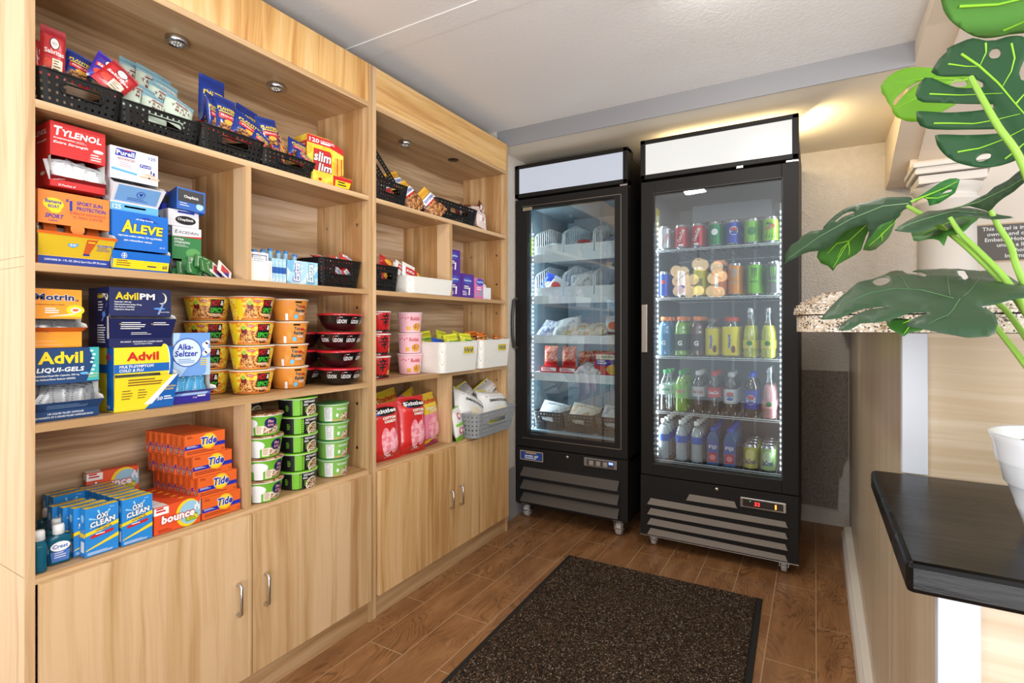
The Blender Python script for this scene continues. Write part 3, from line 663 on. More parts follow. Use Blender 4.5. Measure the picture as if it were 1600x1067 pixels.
# jerky stick box and its open tray
SJY = speck('yellow_orange_print', [(246, 214, 80), (244, 196, 60), (240, 176, 50)], 40)
def slim():
    e = empty('jerky_box', (1.308, 1.545, 1.664)); g = G(); w, d, h = .128, .10, .14
    pts = [(-w/2, 0), (w/2, 0), (w/2, h*.82), (w*.1, h), (-w/2, h)]
    g.prism(pts, 0, d, SJY); S = fS(w, d, h)
    poly(g, S, [(0, h*.80), (w*.62, h*.80), (w, h*.70), (w, h*.84), (w*.6, h*.99), (0, h*.99)], RED, .0003)
    text(g, S, '120', w*.06, h*.835, w*.26, h*.1, WH, .0006, .02); text(g, S, 'ORIGINAL', w*.35, h*.87, w*.4, h*.06, WH, .0006); lines(g, S, w*.36, h*.84, w*.35, 1, .01, WH, .5)
    poly(g, S, [(w*.12, h*.10), (w*.62, h*.06), (w*.70, h*.12), (w*.70, h*.66), (w*.62, h*.73), (w*.14, h*.73)], YEL, .0005)
    poly(g, S, [(w*.15, h*.13), (w*.61, h*.09), (w*.66, h*.14), (w*.66, h*.64), (w*.61, h*.70), (w*.17, h*.70)], RED, .0008)
    text(g, S, 'slim', w*.17, h*.40, w*.47, h*.24, WH, .0014, .03, .15, out=BK, ow=.03); text(g, S, 'Jim', w*.24, h*.12, w*.42, h*.25, WH, .0014, .03, .15, out=BK, ow=.03)
    for k in range(4): rect(g, S, w*(.75+.06*k), h*.02, w*(.78+.06*k), h*.6, RED if k % 2 else GOLD, .0006)
    poly(g, S, [(w*.72, 0), (w, 0), (w, h*.2), (w*.72, h*.14)], RED, .0009)
    L = lS(w, d, h); rect(g, L, 0, h*.68, d, h*.84, RED, .0003); text(g, L, '120', d*.1, h*.72, d*.3, h*.08, WH); text(g, L, 'ORIGINAL', d*.45, h*.74, d*.45, h*.05, WH)
    poly(g, L, [(d*.25, h*.1), (d*.8, h*.1), (d*.8, h*.6), (d*.25, h*.6)], RED, .0004); text(g, L, 'Jim', d*.3, h*.2, d*.4, h*.2, WH, .0008)
    g.build('carton', e, bevel=.001)
    tag(e, 'yellow and red jerky stick box with a slanted top, standing behind its open tray', 'box'); e.rotation_euler = (0, 0, radians(-6)); e.scale = (1.18, 1, 1.06)
    t = empty('jerky_tray', (1.272, 1.474, 1.6262), radians(-4), 'low open yellow tray of jerky sticks in front of the tall jerky box', 'box'); g = G(); w = .15
    for (y, s_) in ((0, 1),):
        g.add([(-w/2, 0, 0), (w/2, 0, 0), (w/2+.008, -.01, .034), (-w/2-.004, -.01, .034)], [(0, 1, 2, 3)], SJY)
        g.add([(-w/2, 0.001, 0), (w/2, 0.001, 0), (w/2+.008, -.009, .034), (-w/2-.004, -.009, .034)], [(3, 2, 1, 0)], WH)
    g.box(-w/2, w/2, 0, .08, 0, .002, SJY); g.box(-w/2, -w/2+.001, 0, .07, 0, .03, SJY); g.box(w/2-.001, w/2, 0, .07, 0, .03, SJY)
    nrm = Vector((0, -.01, .034)).normalized(); S = planeS((-w/2, -.0004, 0), (1, 0, 0), nrm); hh = .035
    poly(g, S, [(w*.55, 0), (w*1.02, 0), (w*1.05, hh*.98), (w*.5, hh*.98)], RED, .0004); poly(g, S, [(w*.6, 0), (w*1.0, 0), (w*1.02, hh*.62), (w*.58, hh*.62)], YEL, .0008)
    lines(g, S, w*.66, hh*.42, w*.26, 2, hh*.25, BK, .45, .0012); ell(g, S, w*.18, hh*.28, w*.05, hh*.14, RED, .0006)
    g.build('tray', t)
    st = None
    for k in range(5):
        q = G(); q.lathe([(0, 0), (.0055, .0), (.0055, .12), (0, .12)], 10, M((30, 30, 28), .3)); q.lathe([(.0057, .07), (.0057, .11)], 10, M((150, 190, 40), .35))
        if st is None: st = q.build('jerky_stick')
        put(st, (1.225+.022*k, 1.51, 1.634+.002*k), (radians(-20), radians(78), 0), label='black and green wrapped jerky stick lying in the yellow tray', cat='snack', group='jerky sticks in the yellow tray')
slim()
# ================================================================== left unit, second shelf: medicine cartons
def sachet(name, w, h, m, prm=None, curl=.004):
    g = G()
    g.grid(lambda u, v: ((u-.5)*w, -curl*sin(u*pi)-.0006-.001*sin(v*pi), v*h), 6, 5, m); g.grid(lambda u, v: ((u-.5)*w, -curl*sin(u*pi)+.0006+.001*sin(v*pi), v*h), 6, 5, m, flip=True)
    S = lambda s, t, off=0.: Vector((s-w/2, -curl*sin(s/w*pi)-.0018-off, t))
    if prm: lines(g, S, w*.12, h*.85, w*.7, 8, h*.1, prm, .3, .0002)
    return g.build(name)
def tyl(g, S):
    w, h = .106, .147
    text(g, S, 'T', w*.06, h*.795, w*.15, h*.145, WH, .0008, .035, .15); text(g, S, 'YLENOL', w*.20, h*.80, w*.72, h*.105, WH, .0008, .035, .15)
    text(g, S, 'Acetaminophen', w*.05, h*.735, w*.38, h*.035, WH, .0006, .02, .1); lines(g, S, w*.45, h*.76, w*.2, 2, h*.02, WH)
    text(g, S, 'Extra Strength', w*.05, h*.66, w*.62, h*.05, WH, .0006, .02, .2)
    poly(g, S, [(w*.66, h*.48), (w*.92, h*.48), (w*.98, h*.66), (w*.74, h*.66)], M((228, 66, 60), .4)); lines(g, S, w*.72, h*.60, w*.2, 3, h*.04, WH, .4, .0008)
    ell(g, S, w*.86, h*.675, w*.1, h*.028, WH, .001); text(g, S, '50 Pouches of', w*.14, h*.02, w*.3, h*.03, WH)
def tyll(g, S):
    d, h = .10, .147; text(g, S, 'LENOL', d*.3, h*.82, d*.62, h*.08, WH, .0006, .02, .15); text(g, S, 'Strength', d*.4, h*.7, d*.5, h*.045, WH, .0006, .02, .1); ell(g, S, d*.7, h*.22, d*.13, h*.03, WH)
    rect(g, S, 0, 0, d, h*.02, DRED)
TYR = M((200, 40, 40), .38, coat=.15)
e = dispenser('medicine_carton', .106, .11, .147, TYR, .016, .070, .006, .024, tyl, None, tyll, fm=DRED)
put(e, (.549, 1.492, 1.4475), label='red painkiller carton with a window of white sachets, on the orange sunscreen carton', cat='box')
sc = sachet('sachet', .05, .05, FOIL, M((120, 124, 130), .5))
SG = 'white paper sachets in the red carton'
for i, (x, z, r) in enumerate([(.52, 1.464, -8), (.548, 1.463, 10), (.576, 1.461, 4), (.532, 1.468, 30), (.566, 1.467, -24), (.584, 1.463, 14)]):
    put(sc, (x, 1.494+.0035*i, z), (radians(-18), radians(r), 0), label='white printed sachet bunched in the window of the red carton', cat='sachet', group=SG)
BBO = M((226, 130, 52), .42); BBY = M((214, 180, 40), .42)
def bban(g, S):
    w, h = .136, .165
    ell(g, S, w*.2, h*.83, w*.14, h*.085, YEL, .0006); poly(g, S, [(w*.1, h*.77), (w*.32, h*.76), (w*.26, h*.71), (w*.18, h*.71)], YEL, .0007)
    text(g, S, 'Banana', w*.09, h*.84, w*.22, h*.05, ROY, .001, .02); text(g, S, 'BOAT', w*.13, h*.775, w*.15, h*.045, ROY, .001, .02)
    text(g, S, 'SPORT', w*.09, h*.635, w*.25, h*.06, ROY, .0006, .025, .2); text(g, S, 'Lotion', w*.14, h*.595, w*.12, h*.025, PUR)
    text(g, S, '#', w*.37, h*.88, w*.035, h*.05, ROY, .0006, .02); text(g, S, '1', w*.42, h*.77, None, h*.14, ROY, .0006, .03)
    text(g, S, 'SPORT SUN', w*.52, h*.865, w*.37, h*.055, ROY, .0006, .02); text(g, S, 'PROTECTION', w*.52, h*.79, w*.42, h*.055, ROY, .0006, .02)
    text(g, S, 'SUPERIOR ENDURANCE', w*.42, h*.725, w*.52, h*.04, M((190, 80, 70), .5)); text(g, S, 'VS. SWEAT & WATER', w*.46, h*.67, w*.44, h*.04, M((190, 80, 70), .5))
    rect(g, S, 0, 0, w, h*.115, M((34, 60, 150), .4), .0004); text(g, S, 'CONTAINS 24 - 1 FL. OZ. (29mL) Sport Ultra SPF 30 Lotions', w*.08, h*.045, w*.87, h*.035, WH, .0008)
    rect(g, S, 0, h*.115, w, h*.13, BBY, .0005); ell(g, S, w*.53, h*.52, w*.1, w*.1, BBO, .0009, 24)
def bflap(g, S, L):
    w = .136; rect(g, S, -.008, L*.88, w+.008, L, ORG, .0005)
    poly(g, S, [(w*.36, L*.55), (w*.52, L*.57), (w*.49, L*.43), (w*.44, L*.38), (w*.38, L*.43)], SKY, .0005); text(g, S, '30', w*.39, L*.45, w*.09, L*.09, WH, .001, .02)
    poly(g, S, [(w*.60, L*.14), (w*.68, L*.14), (w*.78, L*.82), (w*.62, L*.80)], M((200, 90, 40), .4), .0005); rect(g, S, w*.6, L*.08, w*.69, L*.16, ROY, .0009); rect(g, S, w*.64, L*.66, w*.74, L*.72, YEL, .0009)
    rect(g, S, w*.78, L*.55, w*1.0, L*.62, ROY, .0005); text(g, S, 'DISPLAY CASE', w*.79, L*.56, w*.2, L*.045, WH, .0009); lines(g, S, w*.78, L*.49, w*.2, 3, L*.07, ROY, .3)
e = dispenser('sunscreen_carton', .136, .13, .1665, BBO, .022, .092, .022, .072, bban, bflap, fm=BBY, flare=.006)
put(e, (.5425, 1.492, 1.2692), label='orange and yellow sunscreen display carton at the bottom left of the medicine shelf', cat='box')
tb = G(); tb.prism([(-.016, 0), (.016, 0), (.011, .07), (-.011, .07)], -.006, .006, ORG); tb.prism([(-.0165, 0), (.0165, 0), (.0165, .003), (-.0165, .003)], -.0025, .0025, WH); tb = tb.build('sunscreen_tube')
g = G(); g.lathe([(.0105, 0), (.0105, .014), (0, .014)], 14, ROY, c=(0, 0, .0705)); g.build('cap', tb)
for i, x in enumerate((.510, .545, .580)): put(tb, (x, 1.508+.005*i, 1.300), (radians(-14), radians(8*i-6), 0), label='orange sunscreen tube standing inside the display carton', cat='tube', group='sunscreen tubes in the display carton')
PWH = M((226, 226, 232), .4)
def purr(g, S):
    w, h = .108, .158
    poly(g, S, [(w*.09, h*.86), (w*.12, h*.97), (w*.52, h*.975), (w*.49, h*.86)], ROY, .0006); text(g, S, 'Purell', w*.12, h*.875, w*.36, h*.075, WH, .001, .03); rect(g, S, w*.26, h*.955, w*.42, h*.97, RED, .0012)
    text(g, S, 'ADVANCED', w*.14, h*.80, w*.36, h*.04, M((160, 50, 80), .5)); lines(g, S, w*.18, h*.76, w*.26, 3, h*.03, M((190, 130, 150), .5))
    text(g, S, '125', w*.79, h*.90, w*.15, h*.05, ROY); ell(g, S, w*.88, h*.84, w*.1, h*.03, M((200, 222, 240), .5))
    poly(g, S, [(w*.02, h*.63), (w*.54, h*.60), (w*.54, h*.635), (w*.02, h*.665)], SKY, .0006); rect(g, S, w*.6, h*.75, w*.84, h*.80, ROY, .0006); text(g, S, 'Purell', w*.62, h*.76, w*.2, h*.03, WH, .001)
    for a, b in ((.70, .60), (.82, .65), (.9, .6)): ell(g, S, w*a, h*b, w*.13, h*.02, M((222, 184, 156), .5), .0008)
    ell(g, S, w*.9, h*.68, w*.02, h*.03, ROY, .001); ell(g, S, w*.84, h*.70, w*.015, h*.03, ROY, .001)
    rect(g, S, 0, 0, w, h*.12, SKY, .0005); text(g, S, '125', w*.04, h*.02, w*.17, h*.075, WH, .001, .02); lines(g, S, w*.28, h*.06, w*.6, 1, h*.03, WH, 1.)
def pflap(g, S, L):
    w = .108; rect(g, S, w*.06, L*.06, w*.94, L*.92, M((120, 168, 220), .4), .0005); ell(g, S, w*.55, L*.55, w*.09, L*.17, ROY, .001); ell(g, S, w*.55, L*.55, w*.075, L*.14, M((120, 168, 220), .4), .0014)
    poly(g, S, [(w*.5, L*.62), (w*.6, L*.62), (w*.55, L*.46)], ROY, .0018); lines(g, S, w*.3, L*.28, w*.45, 2, L*.09, ROY, .3, .001)
def purl(g, S):
    d, h = .10, .158; rect(g, S, d*.35, h*.62, d*.9, h*.72, PNK); lines(g, S, d*.3, h*.55, d*.5, 4, h*.025, M((150, 150, 170), .5))
    for k in range(3): ell(g, S, d*.62, h*(.38-.1*k), d*.12, h*.03, ROY)
e = dispenser('hand_gel_carton', .108, .11, .158, PWH, .022, .078, .030, .062, purr, pflap, purl, fm=PWH, flare=.005)
put(e, (.667, 1.494, 1.4170), label='white hand gel carton with an open blue flap, standing on the blue painkiller carton', cat='box')
ALB = M((20, 104, 196), .38)
def alev(g, S):
    w, h = .127, .146
    text(g, S, 'A', w*.15, h*.64, w*.20, h*.22, YEL, .001, .04, .1, out=NAVY, ow=.03); text(g, S, 'LEVE', w*.35, h*.645, w*.55, h*.16, YEL, .001, .04, .1, out=NAVY, ow=.03)
    text(g, S, 'All Day Strong.', w*.40, h*.87, w*.32, h*.035, WH, .0006, .02, .15); poly(g, S, [(w*.44, h*.92), (w*.62, h*.94), (w*.84, h*.85), (w*.62, h*.90)], ROY, .0005)
    text(g, S, 'naproxen sodium tablets, 220 mg (NSAID)', w*.10, h*.565, w*.78, h*.04, WH, .0006, .02); text(g, S, 'pain reliever/fever reducer', w*.2, h*.49, w*.5, h*.04, WH, .0006, .02)
    text(g, S, '50 CT', w*.84, h*.43, w*.1, h*.02, WH)
def aflap(g, S, L):
    w = .127; rect(g, S, 0, -.0, w, L*.52, YEL, .0005); lines(g, S, w*.06, L*.42, w*.25, 3, L*.13, BRN, .35, .001); text(g, S, '60', w*.88, L*.12, w*.09, L*.22, NAVY, .001, .02); lines(g, S, w*.6, L*.18, w*.22, 1, .01, NAVY, .3, .001)
    ell(g, S, w*.18, L*.74, w*.05, L*.17, WH, .0006); ell(g, S, w*.18, L*.74, w*.042, L*.14, ALB, .001); rect(g, S, w*.145, L*.72, w*.215, L*.76, WH, .0014); rect(g, S, w*.17, L*.62, w*.19, L*.86, WH, .0014)
e = dispenser('medicine_carton', .127, .12, .146, ALB, .004, .052, .008, .046, alev, aflap, fm=ALB, flare=.003)
put(e, (.6765, 1.484, 1.2692), label='blue painkiller carton with large yellow lettering, under the white hand gel carton', cat='box')
EXG = M((52, 124, 70), .4)
def exc(g, S):
    w, h = .079, .138
    rect(g, S, 0, h*.80, w, h, PWH, .0004); text(g, S, 'E', w*.09, h*.865, w*.1, h*.07, BK, .0008, .01, .2); text(g, S, 'XCEDRIN', w*.19, h*.865, w*.72, h*.055, BK, .0008, .01, .2)
    poly(g, S, [(0, h*.80), (w, h*.80), (w, h*.84), (w*.5, h*.815)], RED, .0008); text(g, S, 'EXTRA', w*.07, h*.725, w*.32, h*.04, WH, .0006, .02); text(g, S, 'STRENGTH', w*.07, h*.665, w*.52, h*.04, WH, .0006, .02)
    lines(g, S, w*.07, h*.63, w*.5, 2, h*.025, WH); ell(g, S, w*.72, h*.48, w*.26, h*.1, M((96, 160, 90), .4), .0003); ell(g, S, w*.92, h*.33, w*.05, h*.015, WH, .0007)
def excl(g, S):
    d, h = .09, .138; rect(g, S, 0, h*.80, d, h, PWH); text(g, S, 'RIN', d*.6, h*.865, d*.35, h*.055, BK, .0006); rect(g, S, d*.6, h*.79, d, h*.82, RED, .0006)
e = dispenser('medicine_carton', .079, .095, .138, EXG, .012, .048, .004, .02, exc, None, excl)
put(e, (.8155, 1.535, 1.2692), label='green and white headache tablet carton below the two lip balm boxes', cat='box')
gs = sachet('sachet', .055, .042, M((44, 110, 52), .35), WH)
for i, (x, y, z, r) in enumerate([(.79, 1.515, 1.272, 62), (.80, 1.512, 1.277, 68), (.812, 1.508, 1.283, 72), (.824, 1.504, 1.289, 80), (.80, 1.500, 1.270, 76), (.832, 1.50, 1.276, 84)]):
    put(gs, (x+.02, y, z), (radians(-24), radians(r-62), radians(8*i-20)), label='green foil tablet sachet fanned out below the green and white carton', cat='sachet', group='green tablet sachets')
ws = G(); ws.box(-.0275, .0275, -.0012, .0012, 0, .045, WH); S_ = planeS((-.0275, -.0012, 0), (1, 0, 0), (0, 0, 1)); rect(ws, S_, .012, .008, .045, .038, M((196, 60, 70), .4)); poly(ws, S_, [(.02, .008), (.045, .03), (.045, .008)], ROY, .0006); ws = ws.build('sachet')
for i, (x, r) in enumerate([(.862, 26), (.884, 32), (.902, 38)]):
    put(ws, (x, 1.512-.005*i, 1.2705+.003*i), (radians(-30), radians(r), radians(10)), label='white sachet with a red and blue picture lying right of the green ones', cat='sachet', group='red and blue printed sachets')
def chlo(g, S):
    w, h = .082, .044; ell(g, S, w*.56, h*.42, w*.34, h*.28, BK, .0006); text(g, S, 'ChapStick', w*.30, h*.34, w*.52, h*.2, WH, .001, .02); rect(g, S, w*.3, h*.86, w*.85, h*.99, ROY, .0006)
def chll(g, S): ell(g, S, .03, .02, .018, .011, BK, .0006); [rect(g, S, .062+.006*k, 0, .064+.006*k, .044, BK, .0006) for k in range(3)]
c_ = carton('lip_balm_carton', .082, .085, .0455, PWH, chlo, chll); put(c_, (.807, 1.535, 1.408), label='white lip balm carton with a black oval mark, on the green tablet carton', cat='box')
def chhi(g, S):
    w, h = .074, .062; rect(g, S, w*.04, h*.36, w*.94, h*.92, M((40, 40, 46), .4), .0006); text(g, S, 'ChapStick', w*.24, h*.52, w*.52, h*.16, WH, .001, .02); lines(g, S, w*.1, h*.28, w*.34, 2, h*.1, WH)
    ell(g, S, w*.80, h*.25, w*.13, h*.16, M((160, 200, 230), .4), .0006)
c_ = carton('lip_balm_carton', .074, .08, .062, M((32, 92, 178), .38), chhi); put(c_, (.82, 1.522, 1.4542), (radians(-8), radians(4), radians(-6)), label='blue and black lip balm carton tilted on top of the white one', cat='box')
cs = G(); cs.box(-.006, .006, 0, .03, 0, .055, ROY); cs.box(-.0061, .0061, -.0002, .0302, .02, .045, BK); cs = cs.build('lip_balm_pack')
for i in range(3): put(cs, (.752+.012*i, 1.60-.012*i, 1.4542), (0, radians(6), 0), label='blue lip balm pack standing behind the tilted blue carton', cat='box', group='lip balm packs behind the blue carton')
# ---- right half of the second shelf: gum, basket
WHB = M((236, 232, 224), .5, name='white_basket_plastic')
def woven(name, c, sc=130):
    t = NT(name); x, y, z = t.sep(t.obj)[:3]
    a = t.math('SINE', t.math('MULTIPLY', t.math('ADD', x, y), sc*6.28)); b = t.math('SINE', t.math('MULTIPLY', z, sc*6.28)); f = t.math('MAXIMUM', a, b)
    col = t.mix(t.math('GREATER_THAN', f, .93), c, tuple(int(q*.84) for q in c)); t.bump(t.math('MULTIPLY', f, -1.), .5, .0012); return t.out(col, .55)
WOV = woven('white_lattice_plastic', (240, 237, 230))
g = G(); g.box(-.04, .04, 0, .06, 0, .066, WHB); S_ = fS(.08, .06, .066)
for i in range(17):
    for j in range(12): ell(g, S_, .006+.0042*i, .006+.0046*j, .0011, .0011, DGRY, .0004, 6)
gb = g.build('small_white_bin', bevel=.002); g = G(); g.box(-.037, .025, -.002, 0, .0, .088, PWH); S_ = planeS((-.037, -.002, 0), (1, 0, 0), (0, 0, 1))
for a in ((.006, .078, .056, .081), (.006, .070, .009, .081), (.053, .064, .056, .081)): rect(g, S_, *a, M((110, 110, 130), .5), .0004)
lines(g, S_, .012, .073, .035, 3, .006, M((120, 120, 140), .5)); rect(g, S_, 0, 0, .062, .064, WHB, .0003); g.build('price_card', gb)
put(gb, (1.012, 1.49, 1.2692), label='small white perforated bin with a paper card, left of the gum packs', cat='bin')
EXB = speck('ice_blue_print', [(120, 180, 216), (168, 208, 230), (206, 228, 240), (140, 196, 226)], 36, .3)
def gum(g, S):
    w, h = .145, .085
    for k, (x, c) in enumerate(((.23, ROY), (.66, M((40, 140, 170), .4)))):
        R = rotS(S, pi/2, w*x+.02, h*.5); ell(g, S, w*(x+.02), h*.5, w*.13, h*.42, SKY if k == 0 else M((120, 190, 206), .4), .0004)
        text(g, R, 'Extra', w*x+.02-h*.34, h*.5-.010, h*.68, .026, WH, .001, .03, .1 if k == 0 else -.1, out=c, ow=.05)
    rect(g, S, 0, h*.92, w, h, M((200, 220, 232), .3), .0005)
ge = carton('gum_carton', .122, .015, .079, EXB, gum_ := (lambda g, S: [text(g, rotS(S, pi/2, x, .04), 'Extra', x-.03, .04-.013, .062, .026, WH, .001, .03, .1, out=c, ow=.05) for x, c in ((.036, ROY), (.09, M((40, 140, 170), .4)))] and None))
put(ge, (1.176, 1.502, 1.2692), label='pale blue gum tray front with two sideways names, facing the room', cat='box')
gp = G(); gp.box(-.006, .006, 0, .10, 0, .078, EXB); gp.box(-.0061, .0061, -.0002, .10, .03, .05, M((40, 90, 170), .35)); gp = gp.build('gum_pack')
for i in range(4): put(gp, (1.063+.0135*i, 1.50, 1.2692), label='blue gum pack standing on edge left of the gum tray front', cat='box', group='gum packs standing on edge')
gt = G(); gt.lathe([(.0085, 0), (.0085, .09), (.007, .094), (0, .094)], 12, M((60, 130, 200), .3)); gt.lathe([(.0087, .05), (.0087, .085)], 12, M((150, 196, 228), .3)); gt = gt.build('gum_tube')
for i, (u, z) in enumerate(((398, .112), (406, .116), (422, .122), (432, .118), (441, .120), (454, .114))):
    p = onY(u, 400, 1.60); put(gt, (p.x, 1.60, 1.27+z-.094), (radians(4), radians((-4, 5, -3, 2, 6, 8)[i]), 0), label='blue gum tube poking up behind the gum packs', cat='snack', group='gum tubes behind the gum packs')
bk5 = basket('plastic_basket', .196, .24, .100, BK_M, tap=.88, cell=.0065)
put(bk5, (1.340, 1.492, 1.2692), label='black perforated basket with red wrapped sweets at the right end of the gum shelf', cat='basket')
def swart(g, S, w, h): rect(g, S, w*.1, h*.35, w*.9, h*.65, WH, .0006, 5); text(g, S, 'OREO', w*.2, h*.42, w*.6, h*.16, ROY, .001, .02)
sw = pouch('sweet_packet', .06, .075, .02, lambda s, t: M((196, 60, 60), .28, coat=.3), swart, seed=4, nu=10, nv=12)
for i, (x, y, z, a, b, c) in enumerate([(1.30, 1.56, 1.372, -70, 10, 20), (1.36, 1.55, 1.374, -60, -20, 60), (1.40, 1.54, 1.378, -55, 30, -20), (1.31, 1.62, 1.37, -75, 0, 100), (1.37, 1.62, 1.375, -70, 15, -60), (1.34, 1.53, 1.33, -10, 30, 5), (1.30, 1.53, 1.31, -6, -12, 0), (1.39, 1.53, 1.32, -8, 50, 0)]):
    put(sw, (x, y, z), tuple(map(radians, (a, b, c))), label='red and white wrapped sweet packet in the black basket beside the gum', cat='snack', group='red sweet packets beside the gum')
# ================================================================== left unit, third shelf
Z3 = .9152
LQ = M((24, 62, 110), .38); TEAL = M((60, 168, 170), .4)
def liq(g, S):
    w, h = .122, .164
    poly(g, S, [(w*.80, h*.52), (w, h*.52), (w, h), (w*.84, h), (w*.92, h*.8)], TEAL, .0003)
    for k in range(7): ell(g, S, w*(.88+.02*(k % 3)), h*(.62+.055*k), w*.03, h*.016, M((190, 226, 230), .3), .0007)
    text(g, S, 'Advil', w*.06, h*.78, w*.68, h*.17, YEL, .0008, .035); text(g, S, 'LIQUI-GELS', w*.04, h*.655, w*.72, h*.075, WH, .0008, .03, .15)
    text(g, S, 'Solubilized Ibuprofen Capsules, 200 mg', w*.02, h*.60, w*.66, h*.032, WH, .0006, .015); text(g, S, 'Pain Reliever/Fever Reducer (NSAID)', w*.02, h*.55, w*.60, h*.032, WH, .0006, .015)
    text(g, S, 'Liquid Filled', w*.80, h*.60, w*.18, h*.025, YEL); text(g, S, 'Capsules', w*.83, h*.565, w*.14, h*.025, YEL); ell(g, S, w*.76, h*.63, w*.07, h*.018, SKY, .0008)
    text(g, S, '100 LIQUID FILLED CAPSULES', w*.20, h*.075, w*.55, h*.028, WH, .0006, .015); text(g, S, '50 PACKETS OF 2 LIQUID FILLED CAPSULES EACH', w*.02, h*.03, w*.88, h*.028, WH, .0006, .015)
def lqf(g, S, L): lines(g, S, .02, L*.6, .08, 3, L*.17, M((120, 150, 190), .4), .35, .0006)
e = dispenser('medicine_carton', .122, .12, .164, LQ, .022, .082, .018, .042, liq, lqf, fm=LQ, flare=.004)
put(e, (.5285, 1.494, Z3), label='dark blue painkiller carton with a large yellow name, bottom left of the third shelf', cat='box')
bs = sachet('sachet', .045, .055, M((160, 164, 170), .26, .5), M((40, 42, 46), .4))
for i in range(9):
    put(bs, (.485+.0108*i, 1.497+.004*(i % 3), Z3+.026+.003*(i % 2)), (radians(-24), radians((38, 20, 30, 8, 24, -10, 16, 34, 6)[i]), radians(5*(i % 3))), label='silver and black foil sachet packed in the dark blue carton', cat='sachet', group='foil sachets in the dark blue carton')
MOT = M((240, 156, 40), .4)
def motr(g, S):
    w, h = .088, .135
    text(g, S, 'Motrin', -w*.0+.001, h*.80, w*.82, h*.11, NAVY, .001, .035, out=WH, ow=.04); text(g, S, 'IB', w*.86, h*.79, w*.08, h*.035, NAVY)
    text(g, S, 'Pain Reliever/Fever Reducer (NSAID)', .001, h*.71, w*.62, h*.03, BRN, .0006, .01); lines(g, S, w*.22, h*.655, w*.3, 3, h*.035, WH, .5)
    ell(g, S, w*.86, h*.64, w*.2, h*.09, YEL, .0004); ell(g, S, w*.86, h*.64, w*.11, h*.045, WH, .0008); ell(g, S, w*.86, h*.64, w*.07, h*.025, ORG, .0012)
    poly(g, S, [(w*.3, h*.53), (w*.8, h*.58), (w, h*.66), (w, h*.64), (w*.8, h*.56), (w*.35, h*.525)], WH, .0009); poly(g, S, [(w*.45, h*.525), (w, h*.525), (w, h*.6), (w*.8, h*.56)], YEL, .0006)
    lines(g, S, .002, h*.1, w*.6, 2, h*.06, M((240, 170, 110), .5))
e = dispenser('medicine_carton', .088, .10, .134, MOT, .036, .066, .016, .046, motr, None, fm=M((206, 96, 34), .4), flare=.006)
put(e, (.5155, 1.505, 1.0802), label='orange painkiller carton stacked on the dark blue one at the left side panel', cat='box')
for i in range(3): put(bs, (.492+.024*i, 1.508+.004*i, 1.113), (radians(-35), radians((20, -14, 10)[i]), 0), label='silver foil sachet lying in the open orange carton', cat='sachet', group='foil sachets in the orange carton')
AVY = M((236, 214, 44), .38); AVB = M((24, 96, 176), .38)
def acf(g, S):
    w, h = .137, .160
    rect(g, S, w*.90, h*.55, w, h, AVB, .0003); ell(g, S, w*.86, h*.74, w*.09, h*.30, WH, .0005, 28); ell(g, S, w*.84, h*.74, w*.09, h*.31, AVY, .0008, 28)
    poly(g, S, [(0, h*.60), (w*.93, h*.60), (w*.93, h*.735), (0, h*.735)], AVB, .0011)
    text(g, S, 'Advil', w*.20, h*.785, w*.54, h*.14, RED, .0012, .035); text(g, S, 'MULTI-SYMPTOM', w*.08, h*.675, w*.57, h*.045, WH, .0015, .025, .15); text(g, S, 'COLD & FLU', w*.08, h*.615, w*.40, h*.045, WH, .0015, .025, .15)
    rect(g, S, 0, 0, w*.5, h*.05, AVY, .0003); poly(g, S, [(w*.5, 0), (w, 0), (w, h*.12), (w*.62, h*.1)], AVB, .0005)
def acff(g, S, L):
    w = .137; poly(g, S, [(w*.48, 0), (w*.62, 0), (w*1.04, L), (w*.94, L)], WH, .0004); poly(g, S, [(w*.62, 0), (w*1.01, 0), (w*1.05, L), (w*1.03, L)], AVB, .0006)
    lines(g, S, w*.18, L*.88, w*.6, 3, L*.09, BRN, .4, .0008); lines(g, S, w*.1, L*.52, w*.18, 4, L*.09, BRN, .3, .0006); lines(g, S, w*.36, L*.52, w*.16, 4, L*.09, BRN, .3, .0006)
    text(g, S, 'One Dose', w*.84, L*.56, w*.17, L*.07, YEL, .001, .02, .1); text(g, S, 'PACKETS', w*.80, L*.45, w*.18, L*.07, YEL, .001, .02, .1); text(g, S, '50', w*.70, L*.10, w*.1, L*.13, WH, .001, .02, .1); lines(g, S, w*.82, L*.2, w*.17, 2, L*.08, WH, .5, .001)
def acl(g, S):
    d, h = .12, .160; rect(g, S, d*.7, h*.02, d, h, AVB, .0003); rect(g, S, 0, h*.6, d, h*.735, AVB, .0005); text(g, S, 'vil', d*.66, h*.80, d*.2, h*.11, RED, .0008, .03); text(g, S, '50', d*.72, h*.05, d*.12, h*.05, WH)
e = dispenser('medicine_carton', .137, .12, .160, AVY, .012, .092, .016, .086, acf, acff, acl, fm=AVY, flare=.004)
put(e, (.690, 1.496, Z3), label='yellow and blue cold medicine carton with a red name on the third shelf', cat='box')
APM = M((26, 34, 84), .36, coat=.15)
